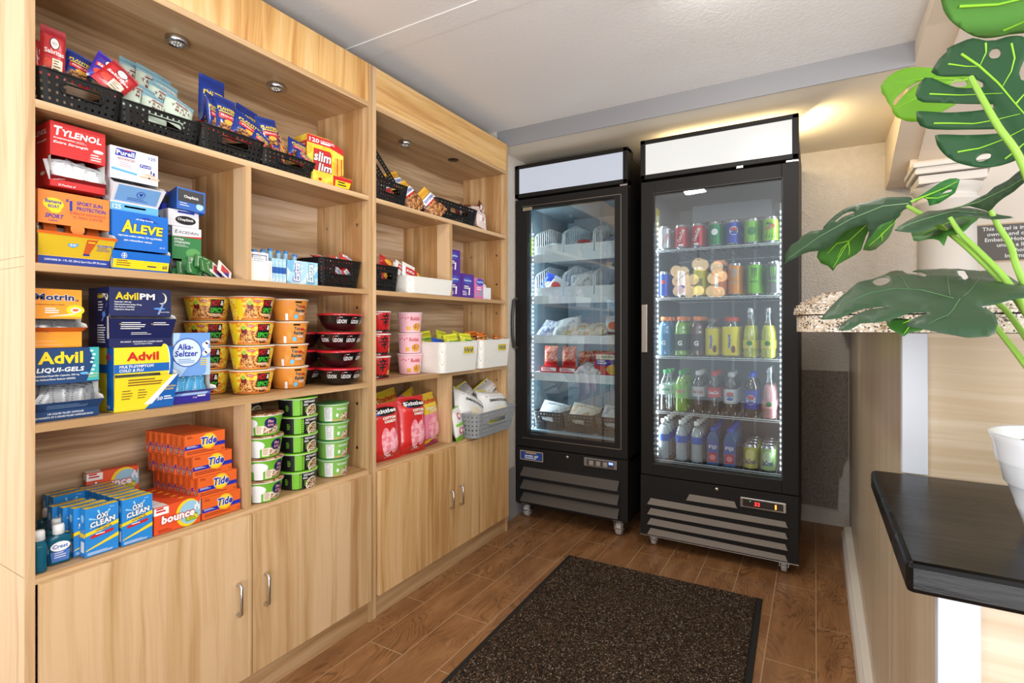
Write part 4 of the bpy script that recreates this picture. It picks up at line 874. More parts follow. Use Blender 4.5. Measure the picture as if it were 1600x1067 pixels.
def apm(g, S):
    w, h = .143, .150
    text(g, S, 'Advil', w*.09, h*.80, w*.36, h*.125, YEL, .0008, .035); text(g, S, 'PM', w*.47, h*.81, w*.25, h*.105, WH, .0008, .04)
    ell(g, S, w*.84, h*.84, w*.085, h*.10, CRM, .0008, 24); ell(g, S, w*.815, h*.85, w*.078, h*.094, APM, .0012, 24)
    for k in range(4): text(g, S, ('Ibuprofen, 200 mg/', 'Diphenhydramine citrate, 38 mg', 'Pain Reliever (NSAID)/', 'Nighttime Sleep-Aid')[k], w*.08, h*(.745-.042*k), w*(.26, .42, .31, .30)[k], h*.028, WH, .0006, .02)
    ell(g, S, w*.80, h*.66, w*.10, h*.018, M((80, 140, 220), .3), .0006); poly(g, S, [(w*.76, h*.56), (w*.80, h*.56), (w*.90, h*.82), (w*.88, h*.82)], M((130, 150, 190), .4), .0009); text(g, S, 'Liquid Filled', w*.82, h*.59, w*.15, h*.02, WH)
    text(g, S, '100 CAPLETS   50 PACKETS OF 2 COATED CAPLETS', w*.17, h*.075, w*.68, h*.024, WH, .0006, .015); text(g, S, 'Capsule-Shaped Tablets', w*.38, h*.038, w*.3, h*.022, WH, .0006, .015)
def apmf(g, S, L):
    w = .143
    for x in (.16, .66): poly(g, S, [(w*(x-.05), L*.76), (w*(x-.035), L*.70), (w*(x-.005), L*.80), (w*(x-.035), L*.74)], YEL, .0006)
    lines(g, S, w*.14, L*.78, w*.4, 4, L*.1, WH, .4, .0006); lines(g, S, w*.65, L*.78, w*.28, 2, L*.1, WH, .4, .0006); lines(g, S, w*.32, L*.28, w*.34, 2, L*.08, WH, .3, .0006)
def apml(g, S):
    d, h = .11, .150; text(g, S, 'Advil', d*.45, h*.82, d*.25, h*.085, YEL, .0006, .03); text(g, S, 'PM', d*.71, h*.83, d*.2, h*.07, WH, .0006, .03); ell(g, S, d*.9, h*.84, d*.06, h*.06, CRM, .0006)
    lines(g, S, d*.48, h*.75, d*.25, 4, h*.045, WH, .4); ell(g, S, d*.76, h*.55, d*.08, h*.05, M((80, 140, 220), .3), .0006); poly(g, S, [(d*.66, h*.44), (d*.72, h*.44), (d*.95, h*.8), (d*.9, h*.7)], M((130, 150, 190), .4), .0009)
    lines(g, S, d*.45, h*.36, d*.4, 8, h*.04, WH, .4)
e = dispenser('medicine_carton', .143, .11, .150, APM, .022, .078, .018, .072, apm, apmf, apml, fm=APM, flare=.005)
put(e, (.6865, 1.505, 1.0762), label='navy night-time painkiller carton with a moon, stacked on the yellow and blue carton', cat='box')
AKB = speck('blue_white_wash', [(70, 110, 200), (110, 156, 220), (170, 200, 236), (60, 90, 190)], 14)
def alk(g, S):
    w, h = .100, .195
    ell(g, S, w*.36, h*.72, w*.40, w*.40, M((40, 66, 160), .4), .0005, 32); ell(g, S, w*.36, h*.72, w*.375, w*.375, M((206, 222, 238), .4), .0009, 32)
    text(g, S, 'Alka-', w*.10, h*.76, w*.42, h*.085, ROY, .0013, .03, .12); text(g, S, 'Seltzer', w*.03, h*.665, w*.62, h*.085, ROY, .0013, .03, .12); lines(g, S, w*.12, h*.62, w*.46, 3, h*.025, M((130, 160, 210), .4), .5, .0014)
    for a, b, r in ((.86, .82, .09), (.92, .74, .09), (.84, .70, .07), (.92, .86, .06)): ell(g, S, w*a, h*b, w*r, w*r, WH, .0006)
    lines(g, S, w*.72, h*.62, w*.22, 4, h*.03, YEL, .4); text(g, S, '116', w*.52, h*.06, w*.1, h*.025, WH); lines(g, S, w*.64, h*.08, w*.3, 1, h*.02, WH, 1.); rect(g, S, 0, 0, w, h*.11, M((50, 40, 150), .4), .0003)
e = dispenser('medicine_carton', .100, .10, .195, AKB, .028, .075, .016, .036, alk, None, fm=M((50, 40, 150), .4), flare=.010)
put(e, (.8155, 1.508, Z3), label='pale blue antacid carton with a round emblem, left of the noodle bowls', cat='box')
ak = sachet('sachet', .03, .05, M((60, 150, 200), .3, coat=.3), WH)
for i in range(6): put(ak, (.785+.012*i, 1.514+.004*(i % 2), Z3+.030), (radians(-12), radians((14, -8, 22, -4, 12, -16)[i]), 0), label='bright blue tablet sachet standing in the antacid carton window', cat='sachet', group='blue sachets in the antacid carton')
# ---- noodle bowls, third shelf
def hsart(g, S):
    h = .07
    rect(g, S, -.10, .001, .10, h, FLAME, .0003, 32, 1); rect(g, S, -.042, .002, .07, h*.5, NOOD, .0008, 16)
    ell(g, S, -.002, h*.34, .044, h*.30, NOOD, .0011, 24, 3); rect(g, S, -.06, h*.02, .07, h*.10, M((206, 110, 50), .5), .0012, 16)
    rect(g, S, .014, h*.60, .056, h*.93, BK, .0013, 6); text(g, S, 'HOT', .016, h*.64, .026, h*.26, RED, .002, .04, out=BK); text(g, S, '&', .044, h*.66, .010, h*.22, WH, .002, .03, out=BK)
    rect(g, S, .012, h*.30, .058, h*.60, BK, .0013, 6); text(g, S, 'SPICY', .014, h*.335, .042, h*.22, GRN if 0 else M((60, 190, 50), .4), .002, .04, out=BK)
    ell(g, S, -.006, h*.84, .012, h*.06, RED, .0013); text(g, S, 'NISSIN', -.014, h*.82, .016, h*.045, WH, .0018); rect(g, S, -.036, h*.50, -.018, h*.70, DRED, .0016, 3); ell(g, S, -.028, h*.76, .006, h*.10, M((150, 196, 70), .4), .0018)
    text(g, S, 'CHICKEN', .018, h*.20, .032, h*.08, WH, .0018, .02); lines(g, S, .022, h*.08, .03, 1, .1, BK, .04, .002)
    rect(g, S, -.075, h*.2, -.052, h*.9, YEL, .0008, 4)
hs = bowl('noodle_bowl', .052, .068, .0765, M((236, 200, 60), .4), M((232, 226, 216), .35), hsart, rim=M((226, 110, 60), .4))
HSR = [.30, .02, -.02, .03]
for i, r in enumerate((-.02, .03, .0, .28)):
    put(hs, (1.035, 1.570, Z3+.0772*i), r*1.0+radians(-30), label='yellow hot and spicy noodle bowl, %s of the front stack' % ('bottom', 'second from bottom', 'second from top', 'topmost')[i], cat='noodle bowl', group='yellow noodle bowls')
for i in range(4):
    put(hs, (.958, 1.683, Z3+.0772*i), radians(-52)+.1*i, label='yellow noodle bowl, %s of the partly hidden rear stack' % ('bottom', 'second from bottom', 'second from top', 'topmost')[i], cat='noodle bowl', group='yellow noodle bowls')
TRO = M((232, 150, 60), .42)
def trart(g, S):
    h = .07
    text(g, S, 'Top', .002, h*.60, .022, h*.20, BK, .0012, .04, out=CRM, ow=.03); text(g, S, 'Ramen', .002, h*.42, .040, h*.18, BK, .0012, .04, out=CRM, ow=.03)
    rect(g, S, .0, h*.86, .024, h*.94, BK, .0008, 3); ell(g, S, .034, h*.68, .009, h*.06, RED, .0018); text(g, S, 'CHICKEN', .016, h*.28, .028, h*.10, WH, .0012, .03); ell(g, S, .006, h*.20, .008, h*.12, M((110, 190, 226), .4), .0012)
    rect(g, S, -.034, h*.02, -.024, h*.34, WH, .0008, 2); lines(g, S, -.032, h*.9, .02, 4, h*.07, M((214, 124, 44), .4), .4, .0008); lines(g, S, -.02, h*.5, .016, 5, h*.07, M((240, 190, 120), .4), .3, .0008)
    for k in range(5): ell(g, S, .046+.004*(k % 2), h*(.2+.14*k), .006, h*.06, NOOD, .001)
tr = bowl('noodle_cup', .050, .063, .0765, TRO, M((226, 214, 196), .35), trart)
for i, r in enumerate((4, -8, 0, 6)):
    put(tr, (1.187, 1.588, Z3+.0772*i), radians(-24+r), label='orange chicken ramen cup, %s of its stack' % ('bottom', 'second from bottom', 'second from top', 'topmost')[i], cat='noodle cup', group='orange ramen cups')
UDB = M((14, 13, 14), .3, spec=.35); UDL = M((200, 26, 44), .3, coat=.2)
WRAP = glassmat('clear_film', (248, 248, 248), .03, .12)
def udon():
    e = empty('noodle_bowl'); g = G()
    g.disc(.040, .001, 36, UDB, up=False); g.lathe([(.040, .001), (.050, .005), (.066, .022), (.076, .044), (.080, .055)], 48, UDB)
    def S(s, t, off=0.):
        q = t/.055; r = .05+.03*q**.6+off; a = -pi/2+s/.08; return Vector((r*cos(a), r*sin(a), t))
    for a in (-.085, -.030, .022, .072):
        text(g, S, 'UDON', a, .025, .037, .0145, WH, .0020, .035, .1); ell(g, S, a+.004, .045, .003, .003, RED, .0016); lines(g, S, a+.009, .046, .016, 1, .003, WH, .6, .0016)
    g.build('bowl', e)
    g = G(); g.lathe([(.080, .053), (.0835, .0545), (.0835, .058), (.074, .061), (.03, .0615), (0, .0615)], 48, UDL); g.build('lid', e)
    g = G(); g.lathe([(.050, .003), (.068, .020), (.0845, .052), (.0868, .057), (.084, .060)], 48, WRAP); g.build('plastic_wrap', e); return e
ud = udon(); ORD = ('bottom', 'second from bottom', 'second from top', 'topmost')
for i, (r, t) in enumerate(((-16, 1.5), (30, -1), (-40, 1), (10, 2))):
    put(ud, (1.356+.001*i, 1.527, Z3+.0002+.0655*i), (radians(0), radians(t), radians(r)), label='black udon bowl with a red lid, %s of the front stack' % ORD[i], cat='noodle bowl', group='black udon bowls')
for i in range(3):
    put(ud, (1.29, 1.668, Z3+.0002+.0655*i), (0, 0, radians(60+25*i)), label='black udon bowl, %s of the stack half hidden behind' % ('bottom', 'middle', 'top')[i], cat='noodle bowl', group='black udon bowls')
# ================================================================== left unit, bottom shelf
Z4 = .5842
TDO = M((222, 98, 38), .42)
def tide(g, S):
    w, h = .112, .0605
    rect(g, S, 0, h*.32, w*.36, h*.50, ROY, .0004); poly(g, S, [(w*.36, h*.32), (w, h*.32), (w, h*.50), (w*.36, h*.50)], ROY, .0004)
    ell(g, S, w*.58, h*.60, w*.20, w*.20, M((240, 176, 40), .4), .0006, 28); ell(g, S, w*.58, h*.60, w*.165, w*.165, YEL, .0009, 28)
    text(g, S, 'Tide', w*.38, h*.45, w*.40, h*.36, ROY, .0014, .035, .18, out=WH, ow=.05); lines(g, S, w*.05, h*.9, w*.15, 2, h*.06, DRED, .4); lines(g, S, w*.05, h*.2, w*.7, 2, h*.08, DRED, .35); lines(g, S, w*.04, h*.46, w*.28, 2, h*.05, WH, .3, .0008); text(g, S, '1 oz', w*.91, h*.08, w*.06, h*.12, DRED)
def tidel(g, S):
    d, h = .0255, .0605; rect(g, S, 0, h*.03, d, h*.05, DRED); ell(g, S, d*.5, h*.26, d*.34, h*.14, ROY, .0004, 14); ell(g, S, d*.5, h*.26, d*.26, h*.1, M((240, 176, 40), .4), .0007, 14); rect(g, S, d*.42, h*.2, d*.58, h*.33, ROY, .001)
    rect(g, S, d*.3, h*.46, d*.7, h*.9, M((196, 80, 30), .5), .0004)
td = carton('detergent_box', .112, .0252, .0605, TDO, tide, tidel, bevel=.001)
rows = [(.8845, 1.484, 8), (.874, 1.486, 8), (.862, 1.488, 8), (.8425, 1.490, 7)]
for L_, (x, y, n) in enumerate(rows):
    for k in range(n):
        r = random.Random(L_*20+k)
        put(td, (x+(r.random()-.5)*.003-(0.002*k if L_ else 0), y+.0262*k, Z4+.0612*L_), (r.random()-.5)*.02, label='orange detergent box in the %s row, %s' % (('lowest', 'second', 'third', 'top')[L_], 'facing the room at the front' if k == 0 else ('at the very back' if k == n-1 else 'standing in line behind the front one')), cat='detergent box', group='orange detergent boxes')
BNC = M((226, 82, 40), .4)
def bnc(g, S):
    w, h = .119, .071
    ell(g, S, w*.72, h*.50, w*.27, h*.52, YEL, .0003, 28); ell(g, S, w*.76, h*.50, w*.24, h*.44, M((150, 196, 220), .4), .0006, 28); rect(g, S, w*.66, h*.16, w*.93, h*.42, M((120, 170, 50), .4), .0009); rect(g, S, w*.70, h*.22, w*.92, h*.36, YEL, .0012); lines(g, S, w*.72, h*.31, w*.17, 2, h*.06, M((60, 120, 40), .4), .5, .0015)
    poly(g, S, [(w*.94, h*.3), (w, h*.3), (w, h*.9), (w*.97, h*.8)], M((150, 196, 220), .4), .0009)
    text(g, S, 'bounce', w*.14, h*.34, w*.72, h*.30, WH, .0020, .05, .06, out=RED, ow=.06)
    rect(g, S, 0, h*.70, w*.30, h*.97, WH, .0006); lines(g, S, w*.04, h*.90, w*.2, 2, h*.1, RED, .6, .001); lines(g, S, w*.08, h*.12, w*.3, 2, h*.06, DRED, .35)
    for a, b in ((.86, .62), (.9, .72), (.94, .6)): rect(g, S, w*a, h*b-.006, w*a+.004, h*b+.008, WH, .0014)
def bncl(g, S): rect(g, S, 0, .05, .032, .069, WH, .0005)
def bnct(g, S): rect(g, S, 0, 0, .034, .032, WH, .0005)
bn = carton('dryer_sheet_box', .119, .0315, .071, BNC, bnc, bncl, bnct, bevel=.001)
for k in range(6):
    put(bn, (.7655-.002*k, 1.484+.0328*k, Z4), (.01*((-1)**k)), label='red dryer sheet box in the low row, %s' % ('front one with its name in full view' if k == 0 else 'lined up behind the front box'), cat='dryer sheet box', group='red dryer sheet boxes')
put(bn, (.705, 1.70, Z4+.0725), radians(-10), label='red dryer sheet box standing alone at the back on top of the blue boxes', cat='dryer sheet box')
for k in range(1): put(bn, (.712, 1.675, Z4), 0, label='red dryer sheet box at the back, carrying the upper one', cat='dryer sheet box')
OXB = M((40, 132, 206), .38)
def oxi(g, S):
    w, h = .068, .1135
    for k in range(18):
        a = k*.9; poly(g, S, [(w*.5, h*.7), (w*(.5+.42*cos(a)), h*(.7+.24*sin(a))), (w*(.5+.42*cos(a+.12)), h*(.7+.24*sin(a+.12)))], M((150, 204, 236), .4), .0003+.00001*k)
    poly(g, S, [(0, h*.43), (w, h*.55), (w, h*.63), (0, h*.50)], YEL, .0008); poly(g, S, [(w*.15, h*.36), (w*.84, h*.42), (w*.84, h*.48), (w*.15, h*.42)], RED, .0012)
    poly(g, S, [(0, h*.12), (w, h*.28), (w, h*.36), (w*.05, h*.15)], YEL, .0008)
    R = rotS(S, radians(7), w*.5, h*.7)
    text(g, R, 'OXI', w*.34, h*.74, w*.34, h*.115, WH, .0016, .04, .05, out=NAVY, ow=.04); text(g, R, 'CLEAN', w*.12, h*.61, w*.76, h*.115, WH, .0016, .04, .05, out=NAVY, ow=.04)
    text(g, R, 'VERSATILE', w*.32, h*.555, w*.4, h*.03, NAVY, .0014, .02); text(g, R, 'STAIN REMOVER', w*.26, h*.505, w*.5, h*.03, NAVY, .0014, .02); lines(g, S, w*.3, h*.425, w*.36, 1, h*.02, WH, 1., .0016)
    lines(g, S, w*.06, h*.07, w*.8, 3, h*.02, WH, .35); lines(g, S, w*.72, h*.94, w*.2, 1, h*.02, WH, .3)
def oxil(g, S): ell(g, S, .014, .09, .007, .01, M((150, 204, 236), .4), .0004); rect(g, S, .006, .01, .022, .036, WH, .0004); rect(g, S, 0, .045, .027, .055, YEL, .0003)
def oxit(g, S): rect(g, S, 0, 0, .068, .018, YEL, .0003); lines(g, S, .01, .015, .04, 2, .005, NAVY, .3, .0006)
ox = carton('stain_remover_box', .068, .027, .1135, OXB, oxi, oxil, oxit, bevel=.001)
for k in range(8): put(ox, (.6665-.0012*k, 1.480+.0285*k, Z4), 0, label='blue stain remover box in the right column, %s' % ('front one' if k == 0 else 'behind the front one'), cat='stain remover box', group='blue stain remover boxes')
for k, (x, y) in enumerate(((.592, 1.483), (.580, 1.512), (.570, 1.541), (.560, 1.571), (.592, 1.660), (.590, 1.692))): put(ox, (x, y, Z4), radians(1), label='blue stain remover box in the left column, %s' % ('front one fully showing' if k == 0 else 'behind the front one'), cat='stain remover box', group='blue stain remover boxes')
# mouthwash bottles
MWL = M((20, 120, 150), .08, trans=.55, ior=1.35, name='teal_liquid')
def mw():
    g = G(); P = []; w, d = .022, .012
    def ring(sw, sd, z, n=28):
        v = []
        for i in range(n):
            a = 2*pi*i/n; c, s_ = cos(a), sin(a); v.append((sw*abs(c)**.45*(1 if c > 0 else -1), sd*abs(s_)**.45*(1 if s_ > 0 else -1), z))
        return v
    R = [ring(w*.9, d*.9, .0), ring(w, d, .003), ring(w*.93, d*.96, .03), ring(w, d, .055), ring(w*.95, d*.95, .061), ring(.009, .009, .066), ring(.009, .009, .068)]
    n = 28; v = [p for r in R for p in r]
    g.add(v, [(k*n+i, k*n+(i+1) % n, (k+1)*n+(i+1) % n, (k+1)*n+i) for k in range(6) for i in range(n)]+[list(range(n))[::-1]], MWL, True)
    o = g.build('mouthwash_bottle')
    g = G(); S = planeS((-.018, -.0125, .006), (1, 0, 0), (0, 0, 1))
    poly(g, S, [(.003, 0), (.033, 0), (.036, .024), (.0, .024)], M((70, 110, 180), .4), .0002); ell(g, S, .018, .034, .018, .011, WH, .0004); text(g, S, 'Crest', .004, .030, .028, .009, M((70, 110, 180), .4), .0008, .03, .1); lines(g, S, .007, .019, .022, 3, .005, WH, .3, .0006)
    g.build('label', o)
    g = G(); g.lathe([(.0085, .066), (.0115, .067), (.0108, .084), (.0095, .088), (0, .0885)], 20, M((232, 234, 236), .35)); g.build('cap', o); return o
mwb = mw()
for i, (u, Y, lb) in enumerate(((88, 1.512, 'teal mouthwash bottle at the front, nearest the blue boxes'), (60, 1.500, 'teal mouthwash bottle at the front, cut off by the side panel'),
    (86, 1.56, 'second teal mouthwash bottle behind the front one'), (83, 1.60, 'third teal mouthwash bottle back'), (80, 1.635, 'fourth teal mouthwash bottle back'), (72, 1.67, 'rearmost teal mouthwash bottle'))):
    p = onY(u, 800, Y); put(mwb, (.4785 if i == 1 else max(p.x+.004, .488), Y, Z4), radians(84 if i == 1 else -4), label=lb, cat='bottle', group='mouthwash bottles')
# pho bowls
def vart(kind):
    def art(g, S):
        h = .055 if kind != 'A' else .06
        if kind == 'B':
            rect(g, S, -.09, .001, .09, h, BK, .0003, 32); rect(g, S, -.028, .001, -.004, h, M((120, 190, 50), .4), .0008, 4); rect(g, S, -.002, .001, .003, h, M((90, 150, 40), .4), .001); text(g, rotS(S, pi/2, -.016, h/2), 'FRESH', -.036, h/2-.005, .04, .011, LIM, .0014)
            text(g, S, 'VIETNAMESE', .008, h*.76, .046, h*.13, WH, .0012, .03); text(g, S, 'PHO', .008, h*.58, .015, h*.13, WH, .0012, .03); ell(g, S, .043, h*.22, .026, h*.44, CRM, .0012, 24, 3); ell(g, S, .044, h*.22, .023, h*.38, PHOP, .0018, 24, 3)
            lines(g, S, .012, h*.46, .012, 4, h*.09, LIM, .35, .0012); lines(g, S, -.052, h*.6, .012, 4, h*.1, LIM, .35, .0012)
            for k in range(6): rect(g, S, -.0035, h*.12+.007*k, .0035, h*.12+.007*k+.003, LIM, .0016)
        elif kind == 'A':
            rect(g, S, -.09, .001, .09, h, M((110, 180, 50), .4), .0003, 32); ell(g, S, -.03, h*.66, .03, h*.26, WH, .0012, 20, 3); rect(g, S, -.045, .001, -.015, h*.8, WH, .0010, 5)
            rect(g, S, -.008, h*.08, .016, h*.52, CRM, .0014, 4); lines(g, S, -.005, h*.46, .018, 6, h*.06, DRED, .3, .0020); rect(g, S, .016, h*.1, .07, h*.55, PHOP, .0010, 8); ell(g, S, .040, h*.66, .020, h*.28, NAVY, .0016, 20, 3); text(g, S, 'Pho', .030, h*.66, .018, h*.16, PNK, .0026, .03, .1); text(g, S, 'BOWL', .030, h*.48, .020, h*.12, PNK, .0026, .03, .1)
        else:
            rect(g, S, -.09, .001, .09, h, M((128, 186, 84), .4), .0003, 32); rect(g, S, -.042, .002, -.012, h*.96, M((226, 228, 226), .4), .0010, 5); lines(g, S, -.038, h*.86, .02, 7, h*.11, M((150, 160, 150), .4), .25, .0016)
            rect(g, S, -.012, .001, .07, h*.16, M((190, 166, 100), .4), .0010, 10); text(g, S, 'PHONOMENAL', .004, h*.74, .044, h*.15, WH, .0014, .02); ell(g, S, .042, h*.26, .024, h*.30, PHOP, .0014, 22, 3); ell(g, S, .006, h*.42, .005, h*.13, WH, .0014)
    return art
LG = M((112, 184, 56), .35)
pA = bowl('noodle_bowl', .048, .061, .068, M((110, 180, 50), .4), speck('brown_lid_print', [(120, 70, 40), (150, 96, 60), (196, 160, 120)], 60), vart('A'), rim=M((236, 236, 232), .35))
pB = bowl('noodle_bowl', .058, .064, .0605, BK, M((120, 196, 40), .35), vart('B'), rim=M((214, 226, 190), .35))
pC = bowl('noodle_bowl', .050, .058, .066, M((128, 186, 84), .4), M((90, 160, 90), .35), vart('C'), rim=M((226, 232, 220), .35))
for i in range(4): put(pA, (1.033, 1.512, Z4+.0686*i), radians(-24+(0, 6, -4, -24)[i]), label='green and white pho bowl with a brown lid, %s of the left stack' % ORD[i], cat='noodle bowl', group='green and white pho bowls')
for i in range(5): put(pB, (1.180, 1.535, Z4+.0612*i), radians(-28+(0, 8, 4, 6, 2)[i]), label='black and lime pho bowl, %s of the middle stack' % ('bottom', 'second from bottom', 'middle one', 'second from top', 'topmost')[i], cat='noodle bowl', group='black and lime pho bowls')
for i in range(5): put(pB, (1.062, 1.66, Z4+.0612*i), radians(-28), label='black and lime pho bowl, %s of the stack at the back' % ('bottom', 'second from bottom', 'middle one', 'second from top', 'topmost')[i], cat='noodle bowl', group='black and lime pho bowls')
for i in range(4): put(pC, (1.334, 1.540, Z4+.0665*i), radians(-27+(0, 5, 3, -2)[i]), label='pale green pho bowl, %s of the right stack' % ORD[i], cat='noodle bowl', group='pale green pho bowls')
# ================================================================== right unit
# top shelf
bk6 = basket('plastic_basket', .20, .25, .085, BK_M, cell=.0075)
put(bk6, (1.590, 1.480, BZ), label='black perforated basket with red packets at the left end of the right top shelf', cat='basket')
put(bk6, (1.575, 1.56, BZ+.135), (radians(8), radians(42), 0), label='black perforated basket tipped on its side leaning on the left panel', cat='basket', scale=(1, .7, .7))
put(bk6, (2.045, 1.480, BZ), label='black perforated basket right of the pretzel bags', cat='basket', scale=(1.72, 1, 1))
for i, (x, z, a) in enumerate(((1.55, 1.71, 40), (1.60, 1.70, -20), (1.63, 1.68, 15), (1.57, 1.66, 60))):
    put(sw, (x, 1.54, z), (radians(-30), radians(a), 0), label='red packet in the leftmost basket of the right unit', cat='snack', group='red packets in the right unit basket')
def prart(g, S, w, h):
    rect(g, S, w*.1, h*.55, w*.9, h*.75, WH, .0008, 6, 2); text(g, S, 'SNYDERS', w*.16, h*.60, w*.68, h*.09, ROY, .0016, .03); rect(g, S, w*.2, h*.5, w*.8, h*.55, RED, .0008, 5)
pz = pouch('pretzel_bag', .10, .15, .035, lambda s, t: GOLD if t > .78 else (M((70, 34, 24), .3, coat=.3) if t > .5 else NUTS), prart, seed=11)
for (u, v, Y, ro, le, lb) in ((618, 296, 1.64, -24, -16, 'brown pretzel bag at the back beside the tipped basket'), (638, 312, 1.545, -38, -24, 'brown and yellow pretzel bag lying in the middle of the right top shelf'), (672, 322, 1.515, -44, -24, 'yellow topped pretzel bag leaning toward the right basket')):
    put(pz, onY(u, v, Y)+Vector((0, 0, .008)), (radians(le), radians(ro), radians(-6)), label=lb, cat='snack bag', scale=(1.05, 1.2, .95))
def cba(g, S, w, h): rect(g, S, w*.15, h*.3, w*.85, h*.7, WH, .0006, 4); text(g, rotS(S, pi/2, w/2, h/2), 'Twix', w/2-h*.16, h/2-w*.16, h*.32, w*.3, RED, .001, .03)
cb = pouch('candy_bar', .035, .11, .016, lambda s, t: M((226, 206, 200), .3), cba, seed=12, nu=10, nv=16)
cbr = pouch('candy_bar', .035, .11, .016, lambda s, t: M((96, 40, 36), .3), cba, seed=13, nu=10, nv=16)
for (p, u0, u1, v0, v1, Y, ro, lb) in ((cb, 744, 759, 330, 357, 1.50, 8, 'pale pink and white candy bar upright at the right of the basket'), (cb, 738, 752, 322, 350, 1.58, -10, 'white candy bar standing inside the basket'), (cbr, 712, 724, 314, 344, 1.6, 70, 'dark red candy bar lying in the basket'), (cbr, 746, 756, 315, 340, 1.62, 30, 'brown candy bar sticking up at the back of the basket'), (cbr, 724, 738, 318, 346, 1.57, 78, 'dark red candy bar across the middle of the basket')):
    bb(p, .035, .11, u0, u1, v0, v1, Y, ro, -10, label=lb, cat='candy bar')
# second shelf
bk7 = basket('plastic_basket', .15, .24, .10, BK_M, cell=.0085, tap=.92)
put(bk7, (1.566, 1.488, 1.2692), label='black perforated basket with red and white sweets, left of the low white tray', cat='basket')
def low_tray(name, w, d, h, m, tap=.95, hand=False):
    g = G(); rc = .03; n = 12
    def ring(s, z):
        P = []
        for cx, cy, a in ((w/2-rc, -d/2+rc, -90), (w/2-rc, d/2-rc, 0), (-w/2+rc, d/2-rc, 90), (-w/2+rc, -d/2+rc, 180)):
            P += [((cx+rc*cos(radians(a+90*i/n)))*s, (cy+rc*sin(radians(a+90*i/n)))*s+d/2, z) for i in range(n+1)]
        return P
    L = [ring(tap, 0), ring(1, h), ring(1.012, h), ring(1.012, h+.003), ring(.985, h+.003), ring(tap*.985, .003)]; N = len(L[0])
    g.add([p for r in L for p in r], [(k*N+i, k*N+(i+1) % N, (k+1)*N+(i+1) % N, (k+1)*N+i) for k in range(5) for i in range(N)]+[list(range(N))[::-1], [5*N+i for i in range(N)]], m, False)
    if hand:
        S = planeS((0, d/2-(d/2)*(tap+(1-tap)*.72)-.001, h*.72), (1, 0, 0), (0, 0, 1)); poly(g, S, [(w*.03, -h*.12), (w*.30, -h*.12), (w*.30, h*.12), (w*.03, h*.12)], M((206, 186, 50), .5), .0018)
        for q in ((w*.02, -h*.14, w*.31, -h*.12), (w*.02, h*.12, w*.31, h*.14), (w*.02, -h*.12, w*.03, h*.12), (w*.30, -h*.12, w*.31, h*.12)): rect(g, S, *q, WHB, .003)
        for k in range(7): ell(g, S, w*(.06+.035*k), h*.02*(-1)**k, w*.012, h*.07, (BRN, GRN, ROY)[k % 3], .0022)
    return g.build(name)
lt = low_tray('storage_tray', .315, .24, .068, WOV)
put(lt, (1.830, 1.462, 1.2692), label='low white lattice tray of chocolate bars overhanging the second shelf', cat='tray')
def kart(g, S, w, h): rect(g, S, w*.12, h*.3, w*.88, h*.7, RED, .0006, 5); text(g, S, 'KitKat', w*.18, h*.42, w*.64, h*.16, WH, .001, .03, .1)
kk = pouch('chocolate_packet', .055, .085, .02, lambda s, t: M((226, 226, 222), .3), kart, seed=15, nu=10, nv=14)
kr = pouch('chocolate_packet', .055, .085, .02, lambda s, t: M((190, 36, 34), .28, coat=.3), lambda g, S, w, h: ell(g, S, w*.5, h*.5, w*.3, h*.22, GOLD, .001), seed=16, nu=10, nv=14)
for (p, u0, u1, v0, v1, Y, ro, lb) in ((kr, 592, 614, 402, 420, 1.58, 20, 'red sweet packet on top of the black basket'), (kk, 616, 634, 410, 432, 1.55, 26, 'white chocolate packet leaning at the left of the low tray'), (kk, 628, 648, 412, 440, 1.53, 14, 'white and red chocolate packet standing in the low tray'), (kr, 645, 656, 424, 438, 1.55, 40, 'gold and red chocolate packet lying in the low tray'), (kr, 590, 606, 418, 440, 1.53, 80, 'red sweet packet seen through the basket handle'), (kk, 606, 626, 410, 430, 1.62, -20, 'white chocolate packet at the back above the basket')):
    bb(p, .055, .085, u0, u1, v0, v1, Y, ro, -12, label=lb, cat='chocolate')
rb = carton('chocolate_box', .06, .05, .05, RED); put(rb, (1.885, 1.56, 1.274), label='small red chocolate box in the low white tray', cat='box')
def padf(c2):
    def f(g, S):
        w, h = .100, .118; ell(g, S, w*.5, h*.72, w*.36, h*.16, M((60, 80, 180), .4), .0006); text(g, S, 'Stayfree', w*.2, h*.67, w*.6, h*.1, WH, .001, .02); lines(g, S, w*.2, h*.46, w*.5, 2, h*.08, WH, .5)
        w *= .75; poly(g, S, [(w*.75, h*.12), (w*.9, h*.12), (w*.95, h*.42), (w*.82, h*.46)], c2, .0006); lines(g, S, w*.1, h*.25, w*.5, 3, h*.07, c2, .4)
    return f
pdb = carton('pad_box', .105, .09, .118, M((84, 44, 140), .4), padf(WH)); pdp = carton('pad_box', .080, .09, .105, M((216, 112, 172), .4), padf(M((70, 180, 170), .4)))
put(pdb, (2.030, 1.496, 1.2692), label='purple pad box against the divider, carrying another purple box', cat='box')
put(pdb, (2.0295, 1.500, 1.3880), label='purple pad box stacked on top against the divider', cat='box', scale=(.98, 1, .92))
put(pdb, (2.138, 1.494, 1.2692), label='dark purple pad box between the stacked purple one and the pink one', cat='box')
put(pdp, (2.236, 1.494, 1.2692), label='pink pad box beside the white tissue box', cat='box')
wt = G(); wt.box(-.036, .036, 0, .07, 0, .062, PWH); wt = wt.build('tissue_box', bevel=.001); put(wt, (2.318, 1.496, 1.2692), label='small open white box at the right of the pad boxes', cat='box')
ts = sachet('tampon_packet', .014, .05, M((226, 216, 226), .4))
